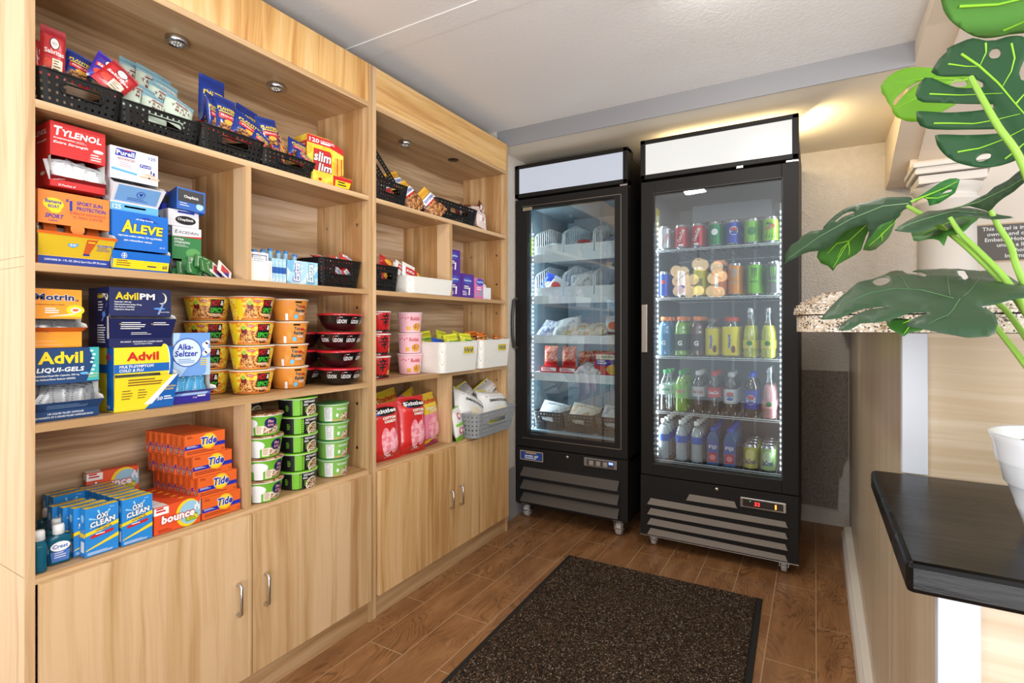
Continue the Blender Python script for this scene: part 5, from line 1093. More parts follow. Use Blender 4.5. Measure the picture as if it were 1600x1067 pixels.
for i in range(4): put(ts, (2.296+.013*i, 1.512+.006*i, 1.305), (radians(-8), radians((-12, 6, 20, 34)[i]), 0), label='slim pale packet standing in the small white box', cat='packet', group='slim packets in the white box')
# third shelf: cups and white baskets
def xin(g, S, x, y, k, m, off):      # the brushed ideograph on the red cups
    def st(a, b, c, d, w=.13):
        L = hypot(c-a, d-b); nx, ny = -(d-b)/L*w/2, (c-a)/L*w/2
        for i in range(8):
            q0, q1 = i/8, (i+1)/8; f0, f1 = 1-.3*q0, 1-.3*q1
            poly(g, S, [(x+(a+(c-a)*q0+nx*f0)*k, y+(b+(d-b)*q0+ny*f0)*k), (x+(a+(c-a)*q0-nx*f0)*k, y+(b+(d-b)*q0-ny*f0)*k), (x+(a+(c-a)*q1-nx*f1)*k, y+(b+(d-b)*q1-ny*f1)*k), (x+(a+(c-a)*q1+nx*f1)*k, y+(b+(d-b)*q1+ny*f1)*k)], m, off)
    st(.46, 1.02, .56, .88, .12); st(.18, .82, .84, .86); st(.34, .78, .42, .64, .1); st(.68, .80, .58, .64, .1); st(.04, .56, .98, .60, .1); st(.22, .36, .80, .39); st(.51, .56, .50, -.02, .12); st(.50, .34, .2, .12, .06)
def shart(g, S):
    h = .088
    for dx in (0, .155):
        xin(g, S, dx-.022, h*.30, .052, BK, .0014)
    rect(g, S, -.15, h*.03, .15, h*.10, BK, .0008, 30); text(g, S, 'NONG SHIM', -.045, h*.03, .03, h*.06, WH, .0014)
    for k in range(14): poly(g, S, [(-.1+.015*k, h*.10), (-.085+.015*k, h*.10), (-.0925+.015*k, h*.2)], BK, .001)
    ell(g, S, .036, h*.28, .013, h*.16, NOOD, .0012, 16, 2); ell(g, S, -.036, h*.88, .004, h*.045, WH, .0012); lines(g, S, -.030, h*.9, .02, 1, h*.03, WH, .6, .0012)
sh = bowl('noodle_cup', .041, .0495, .0915, M((200, 30, 36), .35, coat=.2), M((236, 232, 226), .35), shart)
for i, r in enumerate((-8, 2, 10)): put(sh, (1.590, 1.560, Z3+.0922*i), radians(-20+r), label='red noodle cup with a black brushed character, %s of three' % ('bottom', 'middle', 'topmost')[i], cat='noodle cup', group='red noodle cups')
def buart(g, S):
    h = .088
    rect(g, S, -.12, .001, .14, h, M((240, 186, 196), .4), .0003, 30)
    text(g, S, 'Buldak', -.004, h*.60, .048, h*.20, M((200, 60, 80), .4), .0014, .03, .05, out=WH, ow=.02)
    ell(g, S, .030, h*.28, .022, h*.20, M((214, 170, 60), .4), .0012, 20, 2); ell(g, S, .030, h*.32, .019, h*.13, NOOD, .0018, 20, 2)
    rect(g, S, -.022, h*.10, -.002, h*.30, GOLD, .0012, 3)
    for k in range(5): ell(g, S, -.05+.012*k, h*(.7+.05*(k % 2)), .0025, h*.04, RED, .0012, 8)
bu = bowl('noodle_cup', .046, .0565, .0915, M((240, 186, 196), .4), M((240, 214, 220), .35), buart)
for i, r in enumerate((4, -4, 2)): put(bu, (1.808, 1.582, Z3+.0922*i), radians(-44+r), label='pink spicy noodle cup, %s of three' % ('bottom', 'middle', 'topmost')[i], cat='noodle cup', group='pink noodle cups')
wb = low_tray('storage_basket', .305, .27, .138, WOV, .93, True)
put(wb, (2.012, 1.436, Z3), label='white lattice basket of yellow and green snack bags beside the pink cups', cat='basket')
put(wb, (2.322, 1.436, Z3), label='white lattice basket of orange snack bags at the right end of the shelf', cat='basket', scale=(.97, 1, 1.02))
def chip(c1, c2, c3, word):
    def art(g, S, w, h):
        for k in range(6): ell(g, S, w*(.2+.12*k), h*(.3+.04*(k % 2)), w*.07, h*.05, c3, .001+.0003*k)
        text(g, S, word, w*.15, h*.55, w*.7, h*.14, c2, .0018, .04, .1)
    return art
cy = pouch('chip_bag', .10, .13, .035, lambda s, t: M((206, 206, 50), .3, coat=.3) if t > .4 else M((120, 170, 50), .3), chip(0, GRN, GOLD, 'Funyuns'), seed=21)
co = pouch('chip_bag', .10, .13, .035, lambda s, t: M((226, 120, 40), .3, coat=.3) if (t*6) % 1 > .3 else M((46, 34, 26), .3), chip(0, YEL, ORG, 'Cheetos'), seed=22)
cbl = pouch('chip_bag', .10, .13, .035, lambda s, t: M((40, 90, 190), .3, coat=.3), chip(0, WH, RED, 'Doritos'), seed=23)
CB_ = [(cy, 664, 518, 1.63, -8, 'yellow chip bag at the far left back of the basket'), (cbl, 684, 529, 1.55, 8, 'blue chip bag at the left end of the white basket'), (cbl, 699, 531, 1.53, -14, 'blue chip bag second from the left in the white basket'),
    (cy, 690, 517, 1.60, 10, 'yellow and green chip bag standing left of centre'), (cy, 706, 522, 1.51, -6, 'yellow chip bag in the middle of the white basket'), (cy, 728, 521, 1.50, 3, 'large flat yellow chip bag at the right of the white basket'), (cy, 714, 518, 1.62, 14, 'yellow chip bag at the back behind the flat one'),
    (co, 738, 518, 1.62, -6, 'orange chip bag at the back between the two white baskets'), (co, 752, 521, 1.52, 12, 'orange and black striped chip bag at the left of the right basket'), (co, 764, 517, 1.60, -10, 'orange chip bag standing in the middle of the right basket'), (co, 778, 524, 1.52, 16, 'orange and black chip bag at the right end of the basket')]
for (p, u, v, Y, ro, lb) in CB_:
    q = onY(u, v, Y); put(p, (q.x, Y, q.z-.052), (radians(-12), radians(ro), radians(-10+ro)), label=lb, cat='chip bag', scale=(.82, 1.3, .82))
# bottom shelf: cotton candy bags and grey basket
CRD = M((206, 40, 40), .25, coat=.5)
def ccart(g, S, w, h):
    ell(g, S, w*.5, h*.87, w*.42, h*.07, BK, .0006, 20, 3)
    for k, c in enumerate((RED, YEL, GRN, ROY)): ell(g, S, w*(.16+.03*k), h*(.86-.005*k), w*.06, h*.03, c, .0010+.0003*k)
    text(g, S, 'Skittles', w*.12, h*.845, w*.76, h*.065, WH, .0022, .04, .1, out=BK, ow=.03)
    text(g, S, 'COTTON', w*.36, h*.735, w*.44, h*.045, WH, .0014, .05, out=GOLD, ow=.03); text(g, S, 'CANDY', w*.40, h*.675, w*.40, h*.045, WH, .0014, .05, out=GOLD, ow=.03)
    ell(g, S, w*.42, h*.36, w*.16, h*.24, COTTON, .0012, 22, 3); ell(g, S, w*.66, h*.36, w*.15, h*.22, COTTON, .0018, 22, 3); poly(g, S, [(w*.45, h*.1), (w*.6, h*.1), (w*.56, h*.3)], WH, .0012)
    text(g, S, 'NET WT 3.1 OZ', w*.4, h*.07, w*.3, h*.02, WH)
cc = pouch('cotton_candy_bag', .155, .235, .075, lambda s, t: CRD, ccart, seed=31, seal=.01)
put(cc, (1.572, 1.52, Z4+.112), (radians(-4), radians(-3), radians(-10)), label='red cotton candy bag at the left, partly cut off by the side panel', cat='snack bag')
put(cc, (1.735, 1.515, Z4+.118), (radians(-5), radians(2), radians(-4)), label='red cotton candy bag standing in the middle at the front', cat='snack bag', scale=(1.05, 1, 1.04))
def start(g, S, w, h):
    text(g, S, 'Starburst', w*.10, h*.82, w*.80, h*.09, RED, .001, .04, out=YEL, ow=.02); text(g, S, 'Cotton', w*.2, h*.70, w*.44, h*.05, WH, .001, .04); text(g, S, 'Candy', w*.36, h*.64, w*.40, h*.05, WH, .001, .04)
    ell(g, S, w*.5, h*.34, w*.3, h*.24, COTTON, .001, 22, 3); ell(g, S, w*.25, h*.1, w*.16, h*.05, YEL, .0016); text(g, S, 'Duos', w*.66, h*.08, w*.28, h*.05, YEL, .001, .03)
st_ = pouch('cotton_candy_bag', .15, .235, .07, lambda s, t: M((222, 190, 50), .25, coat=.5) if t > .62 else (M((190, 50, 110), .25, coat=.5) if t < .16 else M((226, 130, 160), .25, coat=.5)), start, seed=33, seal=.01)
put(st_, (1.875, 1.54, Z4+.118), (radians(-6), radians(-2), radians(8)), label='yellow and pink cotton candy bag at the right of the red ones', cat='snack bag')
for i, (x, y, z, a) in enumerate(((1.60, 1.65, .13, 10), (1.74, 1.66, .15, -8), (1.85, 1.67, .155, 70), (1.56, 1.70, .16, -20))):
    put(st_, (x, y, Z4+z-.01), (radians(-4), radians(a), 0), label=('yellow topped cotton candy bag at the back left', 'yellow topped cotton candy bag behind the middle red one', 'pink and yellow cotton candy bag lying sideways at the back', 'yellow cotton candy bag in the far left corner')[i], cat='snack bag')
GBK = M((150, 154, 158), .45, name='grey_basket_plastic')
bk8 = basket('plastic_basket', .40, .28, .120, GBK, tap=.87, cell=.011, rc=.035)
put(bk8, (2.262, 1.392, Z4), radians(0), label='grey perforated basket of white puffed snack bags at the right end', cat='basket', scale=(1, 1, 1))
def smart_(g, S, w, h):
    for k in range(9): rect(g, S, w*(.08+.1*k), h*.72, w*(.13+.1*k), h*.95, PUR, .0008)
    text(g, S, 'SMARTFOOD', w*.14, h*.56, w*.72, h*.08, BK, .001, .03); ell(g, S, w*.5, h*.3, w*.26, h*.16, CRM, .0008, 20, 2)
sf = pouch('popcorn_bag', .15, .20, .095, lambda s, t: M((214, 206, 60), .3) if t > .965 or t < .06 else M((226, 226, 224), .3, coat=.3), smart_, seed=41, wr=.004)
for (u0, u1, v0, v1, Y, ro, le, lb) in ((706, 740, 602, 660, 1.60, -16, -20, 'white popcorn bag at the left back of the grey basket'), (708, 752, 612, 666, 1.52, 24, -22, 'white popcorn bag with purple stripes at the left rim'), (728, 776, 602, 650, 1.57, -20, -16, 'largest white popcorn bag on top of the heap'), (750, 788, 608, 662, 1.50, 6, -24, 'white popcorn bag with purple stripes at the front rim'), (774, 793, 620, 660, 1.52, 60, -30, 'white and yellow bag at the right rim of the grey basket')):
    bb(sf, .15, .20, u0, u1, v0, v1, Y, ro, le, label=lb, cat='snack bag')
def ska(g, S, w, h):
    for a, b in ((.4, .75), (.35, .32), (.72, .28)): ell(g, S, w*a, h*b, w*.2, h*.1, M((200, 60, 80), .4), .0008); ell(g, S, w*a, h*b, w*.13, h*.065, WH, .0012)
    rect(g, S, w*.05, h*.46, w*.95, h*.54, LIM, .0006, 6)
sk = pouch('popcorn_bag', .085, .16, .04, lambda s, t: LIM if t < .16 or t > .95 else M((230, 230, 226), .3, coat=.3), ska, seed=43, wr=.002)
put(sk, (2.022, 1.475, Z4+.078), (radians(-8), radians(-6), radians(12)), label='white and lime snack bag standing left of the grey basket', cat='snack bag')
# ================================================================== glass door coolers
GLS = glassmat('cooler_glass', (236, 242, 244), .075, .015)
LEDM = M((235, 244, 255), .5, emit=9., name='led_light')
def wheel(parent, x, y):
    g = G(); h = .058
    g.box(-.022, .022, -.018, .018, h-.003, h, CHROME)
    g.box(-.012, .016, -.017, -.014, .022, h, CHROME); g.box(-.012, .016, .014, .017, .022, h, CHROME)
    T = Matrix.Translation((0, 0, .026)) @ Matrix.Rotation(pi/2, 4, 'X'); w = G(); TY = M((176, 172, 168), .5)
    w.lathe([(.006, -.011), (.022, -.011), (.0258, -.007), (.0258, .007), (.022, .011), (.006, .011)], 24, TY); g.merge(w, T)
    w = G(); w.lathe([(0, -.019), (.006, -.019), (.006, .019), (0, .019)], 12, CHROME); g.merge(w, T)
    g.box(-.034, -.012, -.010, .010, .030, .033, CHROME)
    return g.build('caster', parent, loc=(x, y, 0))
def cooler(x0, ya, yb, hz, dz, gz, liner, label, kind):
    yc = (ya+yb)/2; w = yb-ya; e = empty('glass_door_cooler', (x0, yc, 0), label=label, cat='cooler'); dp = 3.40-x0; W2 = w/2; t = .045
    gy0, gy1 = gz[0]-yc, gz[1]-yc; z0, z1 = .395, 1.845
    LIN = M(liner, .45); g = G()
    X = .056
    g.box(X, dp, -W2+.003, W2-.003, dz[0], z0, BLKM); g.box(X, dp, -W2+.003, W2-.003, z1, 2.035, BLKM)
    g.box(X, dp, -W2+.003, -W2+t, z0, z1, BLKM); g.box(X, dp, W2-t, W2-.003, z0, z1, BLKM); g.box(dp-.04, dp, -W2+t, W2-t, z0, z1, BLKM)
    g.box(.02, dp, -W2+.004, W2-.004, .075, dz[0], BLKM); g.build('cabinet', e, bevel=.003)
    g = G(); a = .001
    g.box(X+.001, dp-.041, -W2+t, -W2+t+a, z0, z1, LIN); g.box(X+.001, dp-.041, W2-t-a, W2-t, z0, z1, LIN); g.box(dp-.042, dp-.041, -W2+t, W2-t, z0, z1, LIN)
    g.box(X+.001, dp-.041, -W2+t, W2-t, z0, z0+a, LIN); g.box(X+.001, dp-.041, -W2+t, W2-t, z1-a, z1, LIN)
    for yy in (-W2*.33, W2*.33, 0): g.box(dp-.046, dp-.042, yy-.008, yy+.008, z0, z1, M((170, 176, 180), .4))
    g.box(dp-.15, dp-.042, -W2*.6, W2*.6, z1-.10, z1-.002, M((150, 156, 162), .5)); g.build('liner', e)
    # header light box
    g = G(); hz0, hz1 = hz
    g.box(0, .07, -W2, W2, hz0, hz0+.024, BLKM); g.box(0, .07, -W2, W2, hz1-.022, hz1, BLKM)
    g.box(0, .07, -W2, -W2+.026, hz0, hz1, BLKM); g.box(0, .07, W2-.026, W2, hz0, hz1, BLKM); g.box(.06, .10, -W2, W2, hz0, hz1, BLKM); hd = g.build('header', e, bevel=.003)
    g = G(); PM = NT('backlit_acrylic'); PM.b.inputs['Emission Strength'].default_value = .78 if kind == 2 else .62
    PM.b.inputs['Emission Color'].default_value = L4((252, 250, 242) if kind == 2 else (226, 234, 250)); PM.out((110, 112, 118), .2)
    g.box(.006, .008, -W2+.024, W2-.024, hz0+.022, hz1-.02, PM.m); g.build('light_panel', hd)
    # door
    g = G(); da, db = dz
    g.box(0, .05, -W2, gy0, da, db, BLKM); g.box(0, .05, gy1, W2-.004, da, db, BLKM); g.box(0, .05, gy0, gy1, da, gz[2], BLKM); g.box(0, .05, gy0, gy1, gz[3], db, BLKM)
    dr = g.build('door', e, bevel=.002)
    g = G(); g.box(.012, .015, gy0, gy1, gz[2], gz[3], GLS); g.build('glass', dr)
    g = G(); r_ = .0035; GK = M((150, 146, 138), .3, .8) if kind == 1 else M((60, 60, 60), .5)
    q = .034 if kind == 1 else .002
    for bx in ((gy0-q, gy1+q, gz[3]+q*.4, gz[3]+q*.4+.003), (gy0-q, gy1+q, gz[2]-q*.7-.003, gz[2]-q*.7), (gy0-q-.003, gy0-q, gz[2]-q*.7, gz[3]+q*.4)): g.box(-.0012, .004, bx[0], bx[1], bx[2], bx[3], GK)
    g.build('trim_line', dr)
    S = planeS((-.0008, W2, 0), (0, -1, 0), (0, 0, 1))
    if kind == 2:
        g = G(); g.box(-.016, 0, W2-.040, W2-.010, .993, 1.239, M((158, 150, 140), .3, .7)); g.build('handle', dr, bevel=.004)
        g = G(); g.box(-.004, .03, -W2+.0, -W2+.05, 1.866, 1.874, CHROME); g.box(-.002, .02, -.13, -.10, 1.870, 1.882, CHROME); g.build('hinge', dr, bevel=.001)
    else:
        g = G(); pth = [(0, W2-.012, 1.29), (-.03, W2-.010, 1.28), (-.042, W2-.008, 1.20), (-.044, W2-.008, 1.15), (-.042, W2-.008, 1.08), (-.03, W2-.010, 1.01), (0, W2-.012, 1.0)]
        g.tube(pth, .009, 10, M((66, 64, 62), .4)); g.build('handle', dr)
        g = G(); rect(g, S, .055, 1.805, .115, 1.822, M((176, 160, 128), .4), .0004); text(g, S, 'FREEZER', .060, 1.809, .05, .009, BK, .0008, .02); g.build('badge', dr)
        g = G(); g.box(-.004, .03, -W2-.0, -W2+.04, 1.872, 1.880, CHROME); g.build('hinge', dr)
    # lower grille
    g = G(); lz0 = .062 if kind == 2 else .088; lz1 = .364 if kind == 2 else .417
    LV = M((120, 110, 100), .55) if kind == 2 else M((76, 70, 64), .45)
    g.box(.004, .02, -W2, W2, lz0, lz1, BLKM)
    gp_ = g.build('grille_panel', e, bevel=.002)
    if kind == 2:
        L = [((.725, .252), (.116, .245), (.106, .222), (.740, .222)), ((.725, .201), (.116, .194), (.106, .171), (.740, .171)), ((.725, .150), (.116, .143), (.106, .120), (.740, .120)), ((.725, .100), (.116, .092), (.106, .070), (.740, .070)), ((.534, .303), (.329, .300), (.316, .274), (.548, .273))]
        for q in L:
            g = G(); P = [(yy_-yc, zz_) for yy_, zz_ in q]
            g.add([(-.0, P[0][0], P[0][1]), (-.0, P[1][0], P[1][1]), (-.012, P[2][0], P[2][1]), (-.012, P[3][0], P[3][1]), (.003, P[2][0], P[2][1]-.001), (.003, P[3][0], P[3][1]-.001)], [(0, 1, 2, 3), (3, 2, 4, 5)], LV)
            g.build('louver', gp_)
        g = G(); S = planeS((-.001, W2, 0), (0, -1, 0), (0, 0, 1)); fr = M((196, 190, 180), .25, .9)
        s0, s1 = .475, .668
        g.box(-.008, .004, W2-s1, W2-s0, .283, .330, fr); c_ = g.build('controller', gp_, bevel=.004)
        g = G(); S2 = planeS((-.0085, W2, 0), (0, -1, 0), (0, 0, 1)); rect(g, S2, s0+.012, .290, s1-.012, .322, M((60, 48, 44), .2, coat=.5), .0003)
        text(g, S2, '33', s0+.062, .297, .022, .018, M((255, 50, 50), .5, emit=4.), .0008, .01); ell(g, S2, s0+.044, .316, .0015, .0015, M((60, 255, 140), .5, emit=3.), .0008)
        rect(g, S2, s1-.046, .295, s1-.040, .316, M((255, 150, 50), .5, emit=4.), .0008); g.build('display', c_)
        g = G(); g.box(-.002, .004, -W2, W2, lz0-.004, lz0, CHROME); g.build('bottom_edge', gp_)
        g = G(); T = Matrix.Rotation(-pi/2, 4, 'Y'); q = G(); q.lathe([(.009, -.004), (.009, .004), (.004, .005), (0, .005)], 16, CHROME); q.merge; g.merge(q, Matrix.Translation((0, .408-yc, .346)) @ T); g.build('lock', gp_)
    else:
        DK = M((14, 13, 13), .6)
        g = G(); g.box(.0025, .004, .903-yc, 1.483-yc, .097, .318, DK); g.build('louver_recess', gp_)
        for k in range(3):
            za, zb = .302-.074*k, .256-.074*k; g = G()
            g.add([(.003, 1.483-yc, za), (.003, .903-yc, za+.0), (-.026, .903-yc, zb), (-.026, 1.493-yc, zb), (.003, .903-yc, zb-.004), (.003, 1.493-yc, zb-.004)], [(0, 1, 2, 3), (3, 2, 4, 5)], LV); g.build('louver', gp_, solid=.0012)
        S = planeS((.004, W2, 0), (0, -1, 0), (0, 0, 1)); o_ = 1.54
        g = G(); rect(g, S, o_-1.507, .343, o_-1.356, .398, M((190, 170, 130), .4), .001); rect(g, S, o_-1.503, .347, o_-1.360, .394, M((40, 70, 140), .35), .0015); text(g, S, 'arctic air', o_-1.475, .362, .09, .016, WH, .002, .02); rect(g, S, o_-1.47, .384, o_-1.40, .390, GOLD, .002); text(g, S, 'by broaster', o_-1.475, .351, .09, .006, WH, .002, .01) if 0 else lines(g, S, o_-1.475, .354, .1, 1, .01, WH, .4, .002); g.build('badge', gp_)
        g = G(); g.box(-.003, .004, .914-yc, 1.102-yc, .360, .407, M((130, 124, 120), .35, .3)); c_ = g.build('controller', gp_, bevel=.003)
        g = G(); S2 = planeS((-.0035, W2, 0), (0, -1, 0), (0, 0, 1))
        rect(g, S2, o_-1.085, .366, o_-.93, .400, M((70, 66, 66), .3), .0004)
        for k in range(3): rect(g, S2, o_-1.07+.04*k, .370, o_-1.046+.04*k, .394, M((150, 144, 138), .4), .0008)
        rect(g, S2, o_-.958, .384, o_-.934, .396, M((90, 110, 255), .5, emit=5.), .001); g.build('display', c_)
        q = G(); q.lathe([(.009, -.004), (.009, .004), (.004, .005), (0, .005)], 16, CHROME); g = G(); g.merge(q, Matrix.Translation((.003, 1.203-yc, .393)) @ Matrix.Rotation(-pi/2, 4, 'Y')); g.build('lock', gp_)
    # led strips just inside the door frame
    sides = (W2-t-.006, -W2+t+.006) if kind == 2 else (W2-t-.006,)
    for yy in sides:
        g = G(); sg = 1 if yy > 0 else -1; yq = gy1-.004 if sg > 0 else gy0+.004
        g.box(.060, .068, yq-.006 if sg > 0 else yq, yq if sg > 0 else yq+.006, gz[2]+.02, gz[3]-.06 if kind == 1 else gz[3]-.10, M((206, 210, 214), .4))
        n = 46
        for k in range(n):
            z = gz[2]+.03+(gz[3]-gz[2]-.15)*k/n; g.box(.0575, .060, yq-(.005 if sg > 0 else 0), yq+(.0 if sg > 0 else .005), z, z+.009, LEDM)
        g.build('led_strip', e)
        l = bpy.data.lights.new('led_strip_light', 'AREA'); l.shape = 'RECTANGLE'; l.size = .03; l.size_y = 1.25; l.energy = 2.6 if kind == 2 else 5.5; l.color = (.92, .97, 1.) if kind == 2 else (.86, .95, 1.)
        o = bpy.data.objects.new('led_strip_light', l); COL.objects.link(o); o.parent = e; o.location = (.085, (W2-t-.012)*sg, 1.13)
        o.rotation_euler = (Vector((.62, -sg*.75, 0))).to_track_quat('-Z', 'Z').to_euler(); o.rotation_euler = (Matrix(((0, 0, 0), (0, 0, 0), (0, 0, 0))) and Vector((.62, -sg*.75, 0)).to_track_quat('-Z', 'Y').to_euler())
    for (cx_, cy_) in ((.05, -W2+.06), (.05, W2-.06), (dp-.08, -W2+.06), (dp-.08, W2-.06)):
        o = wheel(e, cx_, cy_); o.scale = (1.45,)*3 if kind == 1 else (1.12,)*3
    return e
c1 = cooler(2.69, .856, 1.540, (1.885, 2.077), (.424, 1.872), (.927, 1.457, .498, 1.815), (150, 172, 184), 'smaller glass door cooler left of the drinks cooler, holding wire baskets and packaged food', 1)
c2 = cooler(2.66, .063, .779, (1.880, 2.082), (.370, 1.866), (.131, .711, .432, 1.800), (120, 124, 128), 'tall black glass door cooler on the right, full of canned and bottled drinks', 2)
# warm tube light leaking above the cooler header onto the soffit
area('header_tube_light', (2.86, .40, 2.050), (2.86, .40, 3), .16, .60, 3.2, (1., .78, .42))
area('header_glow_side', (2.90, .085, 2.062), (3.30, -.7, 2.07), .30, .035, 2.8, (1., .78, .42))
# shelves
WRM = M((205, 208, 210), .3, .5)
def wire_shelf(parent, z, y0, y1, yc, x0, x1):
    g = G()
    for xx in (x0, x1): g.tube([(xx, y0, z-.004), (xx, y1, z-.004)], .003, 8, WRM)
    n = 26
    for k in range(n+1):
        y = y0+(y1-y0)*k/n; g.tube([(x0, y, z-.0015), (x1, y, z-.0015)], .0015, 5, WRM, cap=False)
    g.tube([(x0-.004, y0, z-.012), (x0-.004, y1, z-.012)], .002, 8, WRM)
    return g.build('shelf', parent)
for z in (1.525, 1.277, .975, .688, .436): wire_shelf(c2, z, -.31, .31, 0, .085, .66)
def rail_shelf(parent, z):
    g = G(); RW = M((226, 230, 232), .35); g.box(.10, .62, -.292, .292, z-.006, z, RW); g.box(.075, .10, -.292, .292, z-.004, z, RW)
    g.add([(.075, -.292, z+.006), (.075, .292, z+.006), (.068, .292, z-.042), (.068, -.292, z-.042)], [(0, 1, 2, 3)], RW)
    return g.build('shelf', parent, solid=.002)
g = G(); g.box(.06, .64, -.294, .294, .502, .512, M((150, 172, 184), .45)); g.build('floor_shelf', c1)
RZ = [1.545, 1.302, 1.070, .850]
for z in RZ: rail_shelf(c1, z)
# ------------------------------------------------------------------ drinks
ALU = M((196, 198, 202), .22, .9); PET = glassmat('clear_bottle', (236, 240, 240), .10, .04)
def can(mat, art=None, r=.033, h=.122, name='drink_can'):
    g = G(); k = .0045
    g.lathe([(r*.75, 0), (r*.80, .002), (r, .009)], 28, ALU); g.lathe([(r, .009), (r, h-.013)], 28, mat); g.lathe([(r, h-.013), (r*.88, h-.002), (r*.88, h), (r*.84, h), (r*.82, h-.003), (0, h-.003)], 28, ALU)
    if art: art(g, coneS(r, r, h), h)
    return g.build(name)
def pet(liq, lab, cap, art=None, r=.0325, h=.205, lz=(.085, .135), fill=.86, neck=.0125, prof=None, name='drink_bottle', glass=None):
    e = G(); s = h
    P = prof or [(0, .004), (.62, .0), (.96, .012), (1., .03), (.97, .30), (.94, .36), (.94, .66), (.99, .70), (.90, .76), (.60, .86), (.40, .915), (.39, .96)]
    P = [(a*r if a > .41 or i < 3 else max(a*r, neck*.98), b*h) for i, (a, b) in enumerate(P)]
    e.lathe(P, 28, glass or PET); o = e.build(name)
    if liq:
        q = [(max(a-.0012, 0), b+.001) for a, b in P if b <= h*fill]; zt = q[-1][1]; g = G(); g.lathe(q+[(0, zt)], 24, liq); g.build('liquid', o)
    if lab:
        g = G(); rr = max(a for a, b in P if lz[0]-.02 <= b <= lz[1]+.02)+.0005
        g.lathe([(rr, lz[0]), (rr, lz[1])], 30, lab)
        if art: art(g, coneS(rr, rr, 1.), lz)
        g.build('label', o)
    if cap:
        g = G(); z = h*.955; cr = neck+.0015; g.lathe([(cr, z-.001), (cr, z+.014), (cr*.9, z+.0155), (0, z+.0155)], 20, cap); g.lathe([(cr*1.04, z-.005), (cr*1.04, z-.002)], 20, cap); g.build('cap', o)
    return o
def cwtext(s, w, hh, zc, m, sh=.2, out=None):
    return lambda g, S, h: text(g, S, s, -w/2, zc-hh/2, w, hh, m, .0008, .03, sh, out=out)
def cola(g, S, h): text(g, rotS(S, pi/2.6, 0, .065), 'Coca-Cola', -.034, .056, .068, .018, WH, .0008, .02, .3); rect(g, S, -.012, .012, .012, .022, WH, .0006, 2)
def peps(g, S, h): ell(g, S, 0, .068, .021, .021, WH, .0006, 26, 2); ell(g, S, 0, .076, .017, .010, RED, .0011, 20, 2); ell(g, S, 0, .058, .016, .008, ROY, .0011, 20, 2); text(g, S, 'PEPSI', -.017, .063, .034, .009, NAVY, .0017, .03)
def dewa(g, S, h):
    for a in range(6): poly(g, S, [(-.035+.012*a, .02), (-.030+.012*a, .02), (-.024+.012*a, .05+.006*(a % 2))], M((40, 110, 50), .4), .0006)
    text(g, S, 'Mtn', -.02, .082, .026, .013, M((30, 90, 40), .4), .0010, .03, .2); text(g, rotS(S, .35, 0, .07), 'DEW', -.024, .062, .048, .020, RED, .0012, .04, .2, out=WH)
def mons(c):
    def f(g, S, h):
        for dx, q in ((-.009, .0), (0, -.006), (.009, .002)): poly(g, S, [(dx-.003, .13), (dx+.003, .13), (dx+.001, .085+q), (dx-.0015, .085+q)], c, .0006)
        text(g, S, 'MONSTER', -.018, .060, .036, .008, c, .0006, .03)
    return f
CL = M((184, 42, 48), .3, .3); cans = {}
cans['silver'] = can(M((190, 186, 186), .25, .6), lambda g, S, h: text(g, rotS(S, pi/2.6, 0, .06), 'Coke', -.026, .05, .05, .02, CL, .0008, .02, .3))
cans['red'] = can(CL, cola); cans['green'] = can(M((30, 120, 66), .3, .3), cwtext('Seven', .0, .0, .06, WH) if 0 else (lambda g, S, h: ell(g, S, 0, .07, .016, .016, WH, .0006, 16, 2)))
cans['blue'] = can(M((40, 62, 160), .3, .3), peps); cans['lime'] = can(M((130, 180, 70), .3, .3), lambda g, S, h: ell(g, S, .004, .06, .02, .02, M((60, 130, 60), .4), .0006, 16, 2)); cans['dew'] = can(M((150, 200, 60), .3, .3), dewa)
CX_ = 2.775
def shelfrow(items, z, rows, dx, group=None, x0=CX_):
    for (p, u, lb, n, r, lg) in items:
        q = onX(u, 400, x0)
        for k in range(n):
            g_ = group and lg
            put(p, (x0+dx*k, q.y-.0*k, z+.0008), radians(r+90-90), label=lb if k == 0 else 'hidden row '+lb if 0 else lb+(' in the front row' if 0 else ''), cat='drink', group=g_)
def rowput(p, u, z, n, dx, lb, cat, grp, r=0, x0=CX_, jy=.0):
    q = onX(u, 400, x0)
    for k in range(n):
        put(p, (x0+dx*k, q.y+jy*k, z+.0008), radians(-90+r), label=(lb if k == 0 else lb+', '+('one row back', 'two rows back', 'three rows back', 'four rows back')[min(k, 4)-1]), cat=cat, group=grp if n > 1 else None)
zz = 1.525
for p, u, lb, r in (('silver', 1039.5, 'silver can at the left end of the top drinks shelf', 20), ('red', 1064.7, 'red can, left one of two on the top drinks shelf', 6), ('red', 1091, 'red can beside the green one on the top drinks shelf', -6), ('green', 1118, 'dark green can in the middle of the top drinks shelf', 0), ('blue', 1145, 'blue can with a round emblem on the top drinks shelf', 16), ('lime', 1174, 'lime green can right of the blue can', 0), ('dew', 1203.6, 'bright lime can with red lettering on the top drinks shelf', 6)):
    rowput(cans[p], u, zz, 3, .074, lb, 'can', 'cans on the top drinks shelf, '+p+' row', r, jy=-.002)
zz = 1.277
RB = can(M((50, 76, 170), .25, .5), lambda g, S, h: [rect(g, S, -.012+.0*i, .07, .012, .09, M((190, 60, 60), .4), .0006, 3) for i in (0,)], .026, .135); RS = can(M((150, 170, 196), .25, .6), lambda g, S, h: rect(g, S, -.02, .02, .02, .06, ROY, .0006, 4), .026, .135)
YT = can(M((196, 180, 40), .35), lambda g, S, h: rect(g, S, -.02, .05, .02, .09, M((120, 110, 30), .4), .0006, 4), .031, .150)
